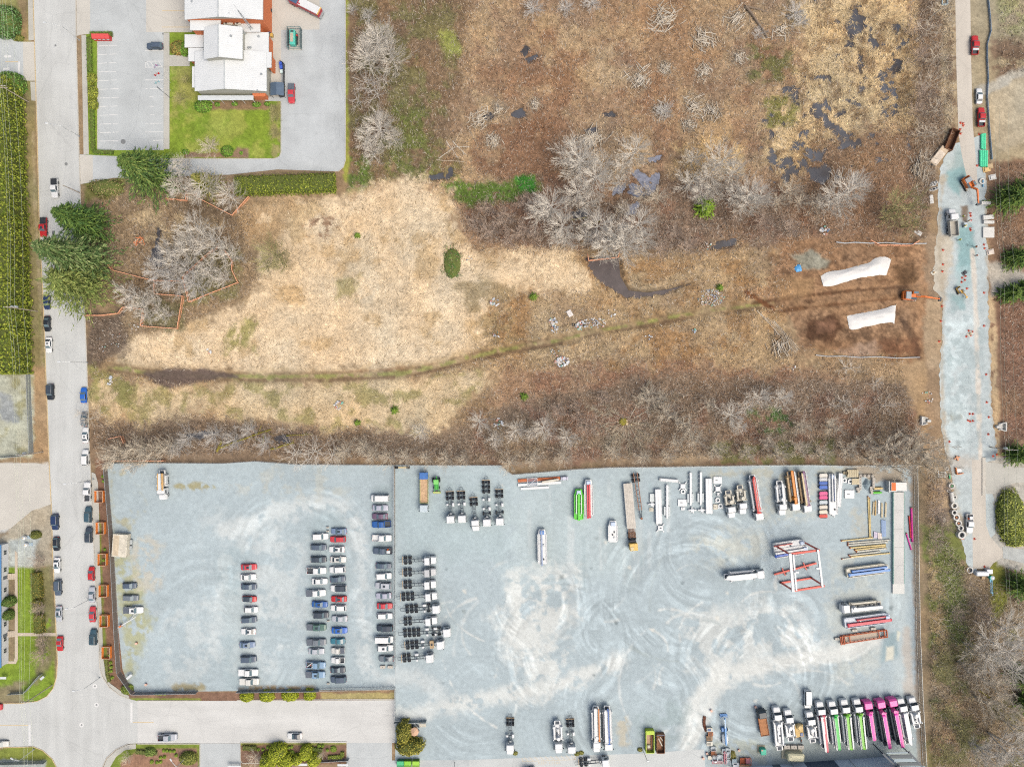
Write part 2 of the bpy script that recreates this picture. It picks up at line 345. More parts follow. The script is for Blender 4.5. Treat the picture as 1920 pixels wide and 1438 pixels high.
 ('p', [(222,1500),(226,1430),(262,1404),(370,1402),(372,1500)], (162,128,108), 2, 4, 1, 0, 0),
 ('p', rect(451,1390,650,1432), (142,112,94), 2, 3, 1, 0, 0),
 ('p', rect(451,1390,650,1396), (150,156,78), 2, 3, .95, 0, 0),
]
def paint(x, y, layers, base, vary=True):
    C = np.tile(An(base), (len(x), 1)).astype(np.float64)
    wx = fbm(x, y, 34, 5, 3) - .5; wx2 = fbm(x, y, 7, 9, 2) - .5
    for i, la in enumerate(layers):
        k, shp = la[0], la[1]; width = 0
        if k == 's': width, rgb, soft, wander, stren, psz, pth = la[2:]
        else: rgb, soft, wander, stren, psz, pth = la[2:]
        xs = [p[0] for p in shp]; ys = [p[1] for p in shp]; pad = width + soft + wander
        idx = np.nonzero((x > min(xs)-pad) & (x < max(xs)+pad) & (y > min(ys)-pad) & (y < max(ys)+pad))[0]
        if len(idx) == 0: continue
        xi, yi = x[idx], y[idx]
        d = (pdist(xi, yi, shp) - width) if k == 's' else sdpoly(xi, yi, shp)
        d = d + wander*(wx[idx]*1.3 + wx2[idx]*.8)
        a = stren*(1 - smooth(-soft, soft, d))
        if psz > 0:
            pn = fbm(xi, yi, psz, 100 + i, 4, .6)
            a = a*smooth(pth - .07, pth + .07, pn)
        C[idx] += (An(rgb) - C[idx])*a[:, None]
    if vary:
        n1 = fbm(x, y, 26, 41, 5, .65); n2 = fbm(x, y, 5, 47, 3, .7)
        g = (1 + (n1 - .5)*.5)*(1 + (n2 - .5)*.62)*(1 + (vnoise(x/1.9, y/1.9, 59) - .5)*.22)
        C *= g[:, None]
        hue = (fbm(x, y, 60, 53, 3) - .5)
        C[:, 0] *= 1 + hue*.16; C[:, 2] *= 1 - hue*.2
    return np.clip(C, .005, .82)
LAY = LAYERS
WILD = [(652,-60),(1795,-60),(1797,250),(1765,300),(1745,450),(1700,690),(1740,870),(1700,868),(1100,868),(960,876),(480,860),(210,862),(168,850),(163,700),(160,590),(215,590),(160,380),(230,340),(330,372),(640,372),(652,330)]
WILD2 = [(1860,300),(1990,300),(1990,480),(1860,480)]
WILD4 = [(1864,-40),(1990,-40),(1990,140),(1864,150)]; WILD5 = [(1866,560),(1990,560),(1990,835),(1874,835)]
WILD3 = [(1728,880),(1770,880),(1780,1000),(1830,1075),(1990,1100),(1990,1500),(1738,1500)]
MARSH = [(1460,20),(1600,-10),(1715,60),(1725,300),(1640,330),(1560,365),(1440,340),(1400,280),(1450,180),(1520,90)]
PONDS = [[(1100,486),(1140,482),(1162,488),(1168,520),(1180,540),(1210,546),(1250,541),(1290,532),(1250,548),(1212,557),(1172,556),(1142,538),(1112,514)],
 [(1150,352),(1172,344),(1168,362),(1150,364)], [(1182,345),(1204,352),(1196,368),(1178,362)], [(1186,326),(1196,318),(1214,330),(1222,350),(1210,352)], [(1222,330),(1236,322),(1234,346),(1222,352)], [(1214,352),(1228,354),(1220,366),(1206,364)], [(1180,385),(1198,380),(1190,400),(1176,402)], [(1216,296),(1240,292),(1230,302),(1214,304)],
 [(1072,400),(1092,390),(1104,398),(1100,410),(1076,410)], [(1332,466),(1346,455),(1378,448),(1382,457),(1352,466)],
 [(280,486),(294,498),(312,496),(308,484),(298,458),(301,430),(296,428),(293,455)],
 [(976,98),(984,84),(990,92),(984,108)], [(985,112),(1006,104),(1004,112),(990,120)], [(902,222),(918,210),(930,216),(916,226)], [(960,212),(978,206),(984,216),(968,222)],
 [(838,328),(845,312),(848,330),(836,338)], [(806,330),(828,326),(832,333),(812,337)], [(1098,245),(1116,240),(1118,248),(1104,252)], [(1132,214),(1150,210),(1156,217),(1140,220)],
 [(350,816),(380,808),(404,812),(372,822)], [(514,820),(540,816),(540,828),(520,830)], [(1520,318),(1545,310),(1556,322),(1548,342),(1524,338)], [(1464,300),(1480,296),(1486,306),(1470,308)]]
def wild(x, y):
    d = np.minimum.reduce([sdpoly(x, y, w_) for w_ in (WILD, WILD2, WILD3, WILD4, WILD5)])
    return 1 - smooth(-14, -2, d)
def relief(x, y):
    w = wild(x, y)
    z = .05 + .5*(fbm(x, y, 40, 71, 3)) + .30*(fbm(x, y, 9, 73, 3) - .4)
    z = np.maximum(z, .03)
    m = 1 - smooth(-20, 16, sdpoly(x, y, MARSH) + 40*(fbm(x, y, 30, 77, 2) - .5))
    zm = (fbm(x, y, 21, 79, 4, .62) - .475)*1.7 + (fbm(x, y, 6, 83, 2) - .5)*.35
    z = z*(1 - m) + (zm + .12)*m
    for i, p in enumerate(PONDS):
        d = sdpoly(x, y, p) + 13*(fbm(x, y, 6, 90 + i, 3, .65) - .5)
        k = 1 - smooth(-1, 5, d)
        z = z*(1 - k) + (-.3)*k
    t = 1 - smooth(6, 13, pdist(x, y, TRACK))
    z = z*(1 - .7*t)
    return z*w - .02*(1 - w)
X0, X1, Y0, Y1, ST = -150.0, 2070.0, -130.0, 1570.0, 2.6
nx = int((X1 - X0)/ST) + 1; ny = int((Y1 - Y0)/ST) + 1
gx, gy = np.meshgrid(np.linspace(X0, X1, nx), np.linspace(Y0, Y1, ny))
gx = gx.ravel(); gy = gy.ravel()
gz = relief(gx, gy)
GC = paint(gx, gy, LAY, (158,136,108))
md = np.minimum(sdpoly(gx, gy, MEADOW), sdpoly(gx, gy, LOWMEADOW)); GC *= (1 - .26*wild(gx, gy)*smooth(-5, 25, md)*smooth(.45, .62, fbm(gx, gy, 4.5, 57, 3)))[:, None]
wet = (1 - smooth(.0, .14, gz))*wild(gx, gy)
GC = GC*(1 - .55*wet[:, None]) + np.array(A((84,74,66)))*(.55*wet[:, None])
V = np.stack([(gx - 960)/S, (719 - gy)/S, gz], 1)
iy, ix = np.meshgrid(np.arange(ny - 1), np.arange(nx - 1), indexing='ij'); b_ = (iy*nx + ix).ravel()
F = np.stack([b_, b_ + nx, b_ + nx + 1, b_ + 1], 1)
me = fast_mesh('ground', V, F, GC)
me.polygons.foreach_set('use_smooth', np.ones(len(F), bool))
M_GROUND = vcol_mat('ground_cover', .95, 2.4, .26, .4, .12)
g_o = place(me, 'ground', M_GROUND); tag(g_o, kind='structure')
mb = MB(); E = 1500
mb.add([(-E,-E,-.6),(E,-E,-.6),(E,E,-.6),(-E,E,-.6)], [(0,1,2,3)])
o = mb.build('far_ground', mat((158,142,112), .95, 0, .3, .05)); tag(o, kind='structure')
def water_mat():
    m = bpy.data.materials.new('pond_water'); m.use_nodes = True
    n = m.node_tree.nodes; l = m.node_tree.links; b = n['Principled BSDF']; b.inputs['Roughness'].default_value = .12
    tc = n.new('ShaderNodeTexCoord'); nz = n.new('ShaderNodeTexNoise'); nz.inputs['Scale'].default_value = .12; nz.inputs['Detail'].default_value = 4
    l.new(tc.outputs['Object'], nz.inputs['Vector']); rp = n.new('ShaderNodeValToRGB')
    rp.color_ramp.elements[0].position = .35; rp.color_ramp.elements[0].color = A((70,64,60)) + (1,)
    rp.color_ramp.elements[1].position = .62; rp.color_ramp.elements[1].color = A((96,98,104)) + (1,)
    l.new(nz.outputs[0], rp.inputs[0]); l.new(rp.outputs[0], b.inputs['Base Color']); return m
M_WATER = water_mat()
def pond(poly, z=0.0, pad=6, m=None):
    cx = sum(p[0] for p in poly)/len(poly); cy = sum(p[1] for p in poly)/len(poly)
    pts = []
    for x, y in poly:
        d = math.hypot(x-cx, y-cy) + 1e-6; pts.append((x + (x-cx)/d*pad, y + (y-cy)/d*pad))
    mb = MB(); mb.add([P(x, y)[:2] + (z,) for x, y in reversed(pts)], [tuple(range(len(pts)))])
    o = mb.build('pond', m or M_WATER); return tag(o, kind='structure')
pond(MARSH, 0.0, 10)
M_PALEWATER = mat((150,154,170), .15, 0, .5, .9); M_MUD = mat((96,86,84), .4, 0, .3, .35)
for i, p in enumerate(PONDS): pond(p, -.06 - .002*i, 5, M_PALEWATER if 0 < i < 8 else (M_MUD if i == 0 else None))
# grass and brambles lying on the ground (real blades)
M_BLADE = vcol_mat('dry_blades', .9, 1, 0, 1, 0)
def blades(name, n, region, length, width, tilt, rise, bright, flow_scale, spread, seed, keep=None, own=None, frac=0.0, curve=.25, lean=0):
    rs = np.random.RandomState(seed)
    x0, y0, x1, y1 = region
    x = rs.uniform(x0, x1, n); y = rs.uniform(y0, y1, n)
    if keep is not None:
        kk = keep(x, y, rs); x = x[kk]; y = y[kk]
    n = len(x)
    ang = (fbm(x, y, flow_scale, seed, 3)*2 - 1)*2.6*math.pi/2 + rs.normal(0, spread, n)
    L = length*rs.uniform(.5, 1.5, n); W = width*rs.uniform(.6, 1.5, n)
    bz = np.maximum(relief(x, y), -.03); X = (x - 960)/S; Y = (719 - y)/S
    dx, dy = np.cos(ang), np.sin(ang); px_, py_ = -dy, dx
    t = rs.uniform(tilt*.3, tilt, n); h = L*t; l = L*np.sqrt(np.maximum(1 - t*t, .02))
    cv = rs.normal(0, curve, n)*l
    b0 = np.stack([X - px_*W/2, Y - py_*W/2, bz - .02], 1); b1 = np.stack([X + px_*W/2, Y + py_*W/2, bz - .02], 1)
    tp = np.stack([X + dx*l - px_*cv*.3, Y + dy*l - py_*cv*.3, bz + h + rise*.2], 1)
    if lean:
        k = 3; V = np.stack([b0, b1, tp], 1).reshape(-1, 3); F = np.arange(n*3).reshape(n, 3)
    else:
        k = 5; mx_, my_ = X + dx*l*.5 + px_*cv*.5, Y + dy*l*.5 + py_*cv*.5
        m0 = np.stack([mx_ - px_*W*.4, my_ - py_*W*.4, bz + h*.75 + rise*.5], 1); m1 = np.stack([mx_ + px_*W*.4, my_ + py_*W*.4, bz + h*.75 + rise*.5], 1)
        V = np.stack([b0, b1, m1, m0, tp], 1).reshape(-1, 3); i = np.arange(n)*5
        F = np.concatenate([np.stack([i, i+1, i+2], 1), np.stack([i, i+2, i+3], 1), np.stack([i+3, i+2, i+4], 1)])
    C = paint(x, y, LAY, (158,136,108))
    C = C*(bright*(rs.uniform(.45, 1.65, n) if own is STEMS else rs.uniform(.76, 1.28, n)))[:, None]
    if own is not None:
        oc = np.array([A(c) for c in own])[rs.randint(0, len(own), n)]*rs.uniform(.7, 1.25, n)[:, None]; C = np.where((rs.rand(n) < frac)[:, None], oc, C)
    me = fast_mesh(name, V, F, np.repeat(np.clip(C, .004, .8), k, 0))
    o = place(me, name, M_BLADE); return tag(o, kind='stuff')
def in_meadow(x, y, rs):
    d = np.minimum(sdpoly(x, y, MEADOW), sdpoly(x, y, LOWMEADOW)); m = sdpoly(x, y, MARSH)
    d = np.minimum(d, m)
    e = d + rs.normal(0, 7, len(x)) + 40*(fbm(x, y, 34, 5, 3) - .5)*1.2
    return (e < 0) & (pdist(x, y, TRACK) > 13) & (relief(x, y) > -.02)
def in_scrub(x, y, rs):
    d = np.minimum(sdpoly(x, y, MEADOW), sdpoly(x, y, LOWMEADOW))
    w = wild(x, y); site = sdpoly(x, y, [(1470,470),(1750,460),(1760,660),(1500,655)])
    return (d > 0) & (w > .6) & (pdist(x, y, TRACK) > 9) & (relief(x, y) > -.02) & (site + 90*(fbm(x, y, 40, 321, 3) - .5) > rs.uniform(-5, 30, len(x))) & (rs.rand(len(x)) < .35 + .9*fbm(x, y, 22, 301, 3))
STEMS = ((222,208,190),(196,176,158),(172,150,132),(110,86,70),(92,74,62),(236,226,212))
o = blades('dry_grass', 330000, (160,0,1730,820), 1.15, .1, .36, .05, 1.2, 80, .6, 501, in_meadow, ((168,140,100),(150,124,84),(246,230,200)), .12, .25, 1)
tag(o, 'long pale dry grass lying flattened over the meadow and marsh', 'grass')
o = blades('brown_scrub', 620000, (160,-20,1920,1440), .95, .095, .8, .12, 1.38, 60, 1.6, 502, in_scrub, STEMS, .34, .25, 1)
tag(o, 'low brown brambles and dead stems covering the field', 'brush')
THICK = [[(170,800),(330,802),(520,812),(700,822),(840,825),(950,795),(1100,745),(1250,712),(1700,722),(1742,868),(200,862)],[(860,380),(1060,365),(1300,398),(1540,388),(1620,420),(1380,472),(1090,474),(890,460)],[(655,60),(745,60),(742,300),(660,310)],[(1745,880),(1770,880),(1775,1000),(1830,1080),(1920,1100),(1920,1438),(1740,1438)],[(1712,0),(1785,0),(1785,200),(1762,270),(1735,440),(1700,440)],[(250,420),(450,420),(455,545),(300,560),(240,560)]]
def in_thick(x, y, rs):
    d = np.minimum.reduce([sdpoly(x, y, t) for t in THICK]) + rs.normal(0, 8, len(x))
    return (d < 0) & (relief(x, y) > -.02) & (wild(x, y) > .7) & (rs.rand(len(x)) < -.1 + 1.5*fbm(x, y, 26, 311, 3))
o = blades('thicket_stems', 420000, (160,-20,1920,1440), 1.9, .075, .85, .1, 1.15, 50, 2, 504, in_thick, STEMS, .62, .3, 1)
tag(o, 'dense fine grey brown stems of the leafless thickets', 'brush')
def in_lawn(x, y, rs):
    l1 = inpoly(x, y, [(321,128),(360,128),(366,195),(505,195),(525,200),(525,293),(321,293)]); l2 = inpoly(x, y, [(34,1066),(66,1066),(70,1184),(34,1184)])
    l3 = inpoly(x, y, [(34,1192),(66,1192),(66,1270),(4,1280),(4,1250),(34,1246)])
    return l1 | l2 | l3
o = blades('lawn_grass', 90000, (0,120,530,1290), .3, .07, .9, .03, 1.15, 50, 2, 503, in_lawn, None, 0, .25, 1)
tag(o, 'short green mown grass of the lawns', 'grass')
# paved surfaces
def pave_mat(rgb, sx=.6, sy=.05, amt=.1, rgb2=None, blotch=.08):
    m = bpy.data.materials.new('pavement_%d_%d_%d' % rgb); m.use_nodes = True
    n = m.node_tree.nodes; l = m.node_tree.links; b = n['Principled BSDF']; b.inputs['Roughness'].default_value = .9; b.inputs['Specular IOR Level'].default_value = .2
    tc = n.new('ShaderNodeTexCoord'); prev = None
    def fac(scale, det, lo, hi, vec=None, p=(.3,.7)):
        nz = n.new('ShaderNodeTexNoise'); nz.inputs['Scale'].default_value = scale; nz.inputs['Detail'].default_value = det; nz.inputs['Roughness'].default_value = .65
        l.new(vec or tc.outputs['Object'], nz.inputs['Vector'])
        mr = n.new('ShaderNodeMapRange'); mr.inputs[1].default_value = p[0]; mr.inputs[2].default_value = p[1]; mr.inputs[3].default_value = lo; mr.inputs[4].default_value = hi
        l.new(nz.outputs[0], mr.inputs[0]); return mr.outputs[0]
    mp = n.new('ShaderNodeMapping'); mp.inputs['Scale'].default_value = (sx, sy, 1); l.new(tc.outputs['Object'], mp.inputs['Vector'])
    vo = n.new('ShaderNodeTexVoronoi'); vo.feature = 'DISTANCE_TO_EDGE'; vo.inputs['Scale'].default_value = .07; nw = n.new('ShaderNodeTexNoise'); nw.inputs['Scale'].default_value = .5; nw.inputs['Detail'].default_value = 5; va = n.new('ShaderNodeMixRGB'); va.blend_type = 'ADD'; va.inputs[0].default_value = .9
    l.new(tc.outputs['Object'], nw.inputs['Vector']); l.new(tc.outputs['Object'], va.inputs[1]); l.new(nw.outputs[1], va.inputs[2]); l.new(va.outputs[0], vo.inputs['Vector'])
    cr = n.new('ShaderNodeMapRange'); cr.inputs[1].default_value = 0; cr.inputs[2].default_value = .012; cr.inputs[3].default_value = .91; cr.inputs[4].default_value = 1; l.new(vo.outputs[0], cr.inputs[0])
    f = [cr.outputs[0], fac(1, 4, 1 - amt, 1 + amt*.5, mp.outputs[0]), fac(.11, 3, 1 - blotch, 1 + blotch*.6), fac(3.2, 6, .92, 1.06), fac(.5, 5, 1 - blotch, 1.0, None, (.28,.42))]
    prev = None
    for s in f:
        mx = n.new('ShaderNodeMixRGB'); mx.blend_type = 'MULTIPLY'; mx.inputs[0].default_value = 1
        if prev is None: mx.inputs[1].default_value = A(rgb) + (1,)
        else: l.new(prev, mx.inputs[1])
        l.new(s, mx.inputs[2]); prev = mx.outputs[0]
    l.new(prev, b.inputs['Base Color']); return m
M_ROAD = pave_mat((214,216,214), .35, .03, .10); M_SIDE = pave_mat((224,224,221), .03, .3, .08)
M_LOT = pave_mat((205,210,211), .2, .2, .06, None, .1); M_DRIVE = pave_mat((206,211,213), .2, .06, .08, None, .12)
M_CONC = pave_mat((217,213,204), .1, .1, .05, None, .08); M_WALK = pave_mat((205,203,194), .3, .3, .06); M_PATH = pave_mat((214,200,182), .3, .3, .05)
M_BEIGE = pave_mat((219,211,199), .4, .04, .08); M_KERB = mat((214,208,196), .85, 0, .15, 1.2); M_YKERB = mat((226,202,158), .85, 0, .2, 1.2)
def sheet(name, poly, z, m, kind='structure'):
    mb = MB(); mb.add([P(x, y)[:2] + (z,) for x, y in poly], [tuple(range(len(poly)))])
    me = mb.mesh(name)
    if me.polygons[0].normal.z < 0: me.flip_normals()
    o = place(me, name, m); return tag(o, kind=kind)
def strip(pts, w, z0, z1, m, name, closed=False, kind='structure', parent=None):
    p = [Vector(P(x, y)[:2]) for x, y in pts]; n = len(p); L_ = []; R_ = []
    for i in range(n):
        a = p[(i-1) % n] if (i > 0 or closed) else p[i]; b = p[(i+1) % n] if (i < n-1 or closed) else p[i]
        d = (b - a).normalized(); q = Vector((-d.y, d.x))*w/2; L_.append(p[i] + q); R_.append(p[i] - q)
    rings = [[(L_[i].x,L_[i].y,z0),(R_[i].x,R_[i].y,z0),(R_[i].x,R_[i].y,z1),(L_[i].x,L_[i].y,z1)] for i in range(n)]
    mb = MB(); mb.loft(rings)
    o = mb.build(name, m, parent)
    return tag(o, kind=kind) if kind else o
LEFT = [(62,-60),(63,20),(66,120),(68,190),(70,250),(74,420),(81,560),(84,640),(87,720),(90,800),(93,880),(97,960),(99,1040),(103,1120),(106,1200),(108,1240),(106,1270),(100,1290),(88,1305),(70,1314),(40,1318),(-60,1319)]
LEFT2 = [(-60,1402),(40,1400),(62,1399),(80,1406),(98,1422),(110,1445),(112,1500)]
RIGHT = [(258,1314),(243,1310),(225,1303),(205,1288),(192,1268),(187,1250),(186,1220),(180,1100),(175,1000),(172,930),(170,880),(168,850),(165,740),(163,680),(160,600),(157,560),(152,400),(148,260),(146,180),(143,60),(142,-60)]
RIGHT2 = [(190,1500),(192,1438),(200,1420),(218,1404),(240,1394),(258,1393)]
sheet('street', LEFT + LEFT2 + RIGHT2 + RIGHT, .004, M_ROAD)
sheet('side_street', [(258,1314),(741,1312),(741,1392),(258,1393)], .004, M_SIDE)
sheet('service_lane', [(375,1393),(451,1393),(452,1500),(375,1500)], .004, M_LOT)
sheet('service_lane', [(650,1392),(735,1392),(735,1500),(650,1500)], .004, M_LOT)
strip(LEFT, .2, -.02, .12, M_YKERB, 'kerb'); strip(LEFT2, .2, -.02, .12, M_YKERB, 'kerb')
strip(RIGHT[1:7], .25, -.02, .12, M_KERB, 'kerb'); strip(RIGHT[7:], .22, -.02, .13, M_KERB, 'kerb'); strip(RIGHT2[:-1], .2, -.02, .12, M_KERB, 'kerb')
strip([(258,1313),(375,1313)], .2, -.02, .12, M_KERB, 'kerb'); strip([(445,1312),(740,1310)], .2, -.02, .12, M_KERB, 'kerb')
strip([(258,1394),(375,1394)], .2, -.02, .12, M_KERB, 'kerb'); strip([(650,1440),(650,1390),(451,1391),(451,1425),(455,1430),(490,1430)], .2, -.02, .13, M_KERB, 'kerb')
strip([(375,1395),(375,1434),(370,1440)], .2, -.02, .13, M_KERB, 'kerb')
WALK = [(172,885),(179,888),(184,905),(186,960),(188,1060),(191,1150),(194,1235),(200,1268),(206,1280),(224,1293),(242,1304),(243,1309),(225,1302),(206,1287),(193,1267),(188,1250),(187,1220),(181,1100),(176,1000),(173,930)]
sheet('pavement', WALK, .09, M_WALK)
sheet('pavement', [(193,1440),(201,1421),(219,1405),(241,1395),(255,1394),(255,1403),(235,1405),(218,1418),(205,1440),(204,1470),(193,1470)], .09, M_WALK)
sheet('pavement', [(52,-60),(61,-60),(62,20),(64,76),(54,77)], .09, M_WALK)
sheet('pavement', [(57,154),(66,154),(68,190),(59,189)], .09, M_WALK)
sheet('driveway', [(43,79),(65,79),(66,152),(44,152)], .006, M_CONC)
sheet('car_park', [(-80,66),(20,66),(26,78),(43,79),(44,152),(34,150),(-80,120)], .002, M_LOT)
sheet('driveway', [(-80,868),(66,868),(92,872),(96,945),(60,957),(20,990),(-80,1010)], .002, M_CONC)
sheet('driveway', [(143,-60),(169,-60),(169,64),(151,66),(144,68)], .006, M_CONC)
sheet('car_park', [(168,-60),(274,-60),(274,60),(307,61),(307,282),(183,282),(183,62),(168,60)], .002, M_LOT)
sheet('driveway', [(274,-60),(360,-60),(360,61),(274,61)], .006, M_CONC)
sheet('pavement', [(153,67),(162,67),(167,290),(157,290)], .09, M_WALK)
sheet('pavement', [(307,62),(318,62),(318,280),(307,280)], .09, M_WALK)
sheet('pavement', [(318,104),(356,104),(356,125),(318,125)], .08, M_WALK)
sheet('driveway', [(497,-60),(648,-60),(648,300),(644,314),(634,322),(520,318),(430,328),(212,334),(150,346),(149,290),(320,298),(515,298),(524,294),(527,286),(527,190),(497,190)], .002, M_DRIVE)
sheet('driveway', [(490,-60),(599,-60),(599,56),(527,57),(527,92),(490,92)], .008, M_CONC)
sheet('driveway', [(500,92.5),(527,92.5),(527,182),(500,182)], .008, M_CONC)
sheet('driveway', [(149,291),(174,292),(174,340),(150,346)], .008, M_CONC)
strip([(648,-60),(648,300),(644,314),(634,322)], .2, -.02, .13, M_KERB, 'kerb')
strip([(320,298),(515,298),(524,294),(527,286),(527,190)], .18, -.02, .13, M_KERB, 'kerb')
strip([(183,75),(183,282),(213,282)], .18, -.02, .13, M_KERB, 'kerb')
sheet('garden_path', [(28,1032),(33,1036),(34,1235),(30,1244),(0,1244),(-40,1244),(-40,1239),(26,1239),(28,1232)], .05, M_PATH)
sheet('garden_path', [(34,1186),(105,1186),(105,1192),(34,1192)], .05, M_PATH)
# painted markings
M_WHITE = mat((238,238,236), .8, 0, .12, 3); M_YEL = mat((230,206,160), .8, 0, .2, 2); M_FADE = mat((226,214,190), .8, 0, .2, 2)
def mark(pts, z=.012, m=None, name='road_marking'): return sheet(name, pts, z, m or M_WHITE)
def line(x0, y0, x1, y1, w=1.1, z=.012, m=None):
    dx, dy = x1-x0, y1-y0; l = math.hypot(dx, dy); a, b = -dy/l*w/2, dx/l*w/2
    return mark([(x0+a,y0+b),(x1+a,y1+b),(x1-a,y1-b),(x0-a,y0-b)], z, m)
line(246.5,1317,246.5,1354, 4); line(249,1353.5,288,1353.5, 1.2, .013, M_YEL)
line(55.5,1358,55.5,1397, 4); line(53,1359,-40,1359, 1.2, .013, M_YEL)
line(35.5,116,35.5,148, 4); line(34,116.5,10,116.5, 1.4, .013, M_YEL)
for y in (106.5, 130): mark([(7,y),(12,y-4),(12,y-2),(21,y-2),(21,y+2),(12,y+2),(12,y+4)]) if y < 120 else mark([(19,y),(14,y-4),(14,y-2),(6,y-2),(6,y+2),(14,y+2),(14,y+4)])
for i in range(11):
    y = 87 + i*16.25; x0 = 184.5 + i*.3
    a = x0 + 18 + rnd.uniform(-3, 5); line(x0, y, a, y - .8, 1.1); line(a + rnd.uniform(1.5, 6), y - .9, x0 + 34 + rnd.uniform(-2, 3), y - 1.4, 1.1)
line(188, 265, 222, 264.5, 1.2); line(287, 264, 306, 263.5, 1.2)
for y, p in ((95.5,0),(150.5,0),(167,1),(182,3),(200,3),(216,3),(232,1),(248,0)):
    if p == 0: line(272, y, 306, y - .4, 1.2)
    elif p == 1: line(273, y, 277, y, 1.1); line(281, y, 305, y-.4, 1.1)
    else: line(284 + rnd.uniform(-4,4), y, 289, y, 1); line(303, y, 306, y, 1)
for a in ((272,116,306,115),(272,127,306,126),(272.5,115,272.5,127),(274,116,280,126),(282,116,288,126),(290,116,296,126),(298,116,304,126)): line(*a, 1.1, .012 if a[1] != a[3] else .013)
line(304, 21, 345, 21, 1.2, .013, M_YEL); line(304, 51.5, 356, 51.5, 1.2, .013, M_YEL)
for x, y in ((178,1286),(181,1321),(153,1358.5)):
    mb = MB(); pr = [(.72,.011),(.72,.013),(.3,.013),(.3,.011)]
    mb.lathe([(.72,.0111),(.72,.0121),(.3,.0121),(.3,.0111)], 18); o = mb.build('road_marking', M_WHITE, None, P(x, y)); tag(o, kind='structure')
    mb = MB(); mb.lathe([(.29,.005),(.29,.016)], 14); o = mb.build('manhole_cover', mat((176,178,178), .7, .3), None, P(x, y)); tag(o, 'round grey manhole cover ringed with white paint in the road junction', 'manhole', 'manholes in the junction')
M_MAN = mat((150,152,152), .7, .2)
for x, y, w, lab in ((104,86,.32,'small round iron cover in the street beside the fire station'),(124,308,.5,'round manhole cover in a patched square of the street'),(231,266,.75,'dark round manhole cover at the closed end of the car park'),(306,64,.35,'small dark drain cover at the corner of the pavement')):
    mb = MB(); mb.lathe([(w,.004),(w,.016)], 14); o = mb.build('manhole_cover', M_MAN, None, P(x, y)); tag(o, lab, 'manhole')
mb = MB(); mb.box(-.35,.35,-.65,.65,.004,.014)
for i in range(6): mb.box(-.3,.3,-.58+i*.2,-.5+i*.2,.013,.024)
o = mb.build('drain_grate', mat((128,132,134), .7, .3), None, P(100,437)); tag(o, 'rectangular iron drain grate in the street by the red pickup', 'drain')
# gravel yards
def edge(pts):
    pts = sorted(pts); xs = [p[0] for p in pts]; ys = [p[1] for p in pts]
    return lambda t: np.interp(t, xs, ys)
def patch(name, top, bottom, left, right, step, layers, base, z, m, kind='structure', rag=0.0, swirl=()):
    xm0, xm1 = min(p[1] for p in left), max(p[1] for p in right); ym0, ym1 = min(p[1] for p in top), max(p[1] for p in bottom)
    nu = int((xm1 - xm0)/step); nv = int((ym1 - ym0)/step)
    u, v = np.meshgrid(np.linspace(0, 1, nu), np.linspace(0, 1, nv))
    T, B = edge(top), edge(bottom); L0, R0 = edge(left), edge(right); L_ = lambda t: L0(t) + rag*(fbm(t, t*0 + 3, 9, 7, 3) - .5); R_ = lambda t: R0(t) + rag*(fbm(t, t*0 + 9, 9, 8, 3) - .5)
    y = ym0 + v*(ym1 - ym0); x = L_(y) + u*(R_(y) - L_(y))
    y = T(x) + v*(B(x) - T(x)); x = L_(y) + u*(R_(y) - L_(y))
    x = x.ravel(); y = y.ravel()
    C = paint(x, y, layers, base, False)
    n1 = fbm(x, y, 60, 141, 5, .6); n2 = fbm(x, y, 6, 147, 3, .7)
    C *= ((1 + (n1 - .5)*.26)*(1 + (n2 - .5)*.2))[:, None]
    for cx, cy, r0, amt in swirl:
        dx, dy = x - cx, y - cy; r = np.hypot(dx, dy) + .1; th = np.arctan2(dy, dx); q = r + 14*(fbm(x, y, 70, int(cx), 2) - .5)
        s_ = fbm(q/1.6, th*r0/16, 4, int(cy), 4, .6); wgt = np.exp(-((r - r0)/(r0*.55))**2)*smooth(.42, .6, fbm(x, y, 60, int(cx + cy), 3))
        amt *= .5; C *= (1 + amt*wgt*smooth(.5, .68, s_) - amt*.45*wgt*smooth(.5, .34, s_))[:, None]
    V = np.stack([(x - 960)/S, (719 - y)/S, np.full(len(x), z)], 1)
    iy, ix = np.meshgrid(np.arange(nv - 1), np.arange(nu - 1), indexing='ij'); b_ = (iy*nu + ix).ravel()
    F = np.stack([b_, b_ + nu, b_ + nu + 1, b_ + 1], 1)
    o = place(fast_mesh(name, V, F, np.clip(C, .01, .8)), name, m); return tag(o, kind=kind)
M_GRAVEL = vcol_mat('crushed_gravel', .95, 5, .2, .9, .1)
DUST = (216,223,223); DUST2 = (228,231,227); DARK = (170,188,192); EARTH = (182,168,136)
def arc(cx, cy, r, a0, a1, k=9, ry=None):
    return [(cx + r*math.cos(R(a0 + (a1-a0)*i/k)), cy + (ry or r)*math.sin(R(a0 + (a1-a0)*i/k))) for i in range(k+1)]
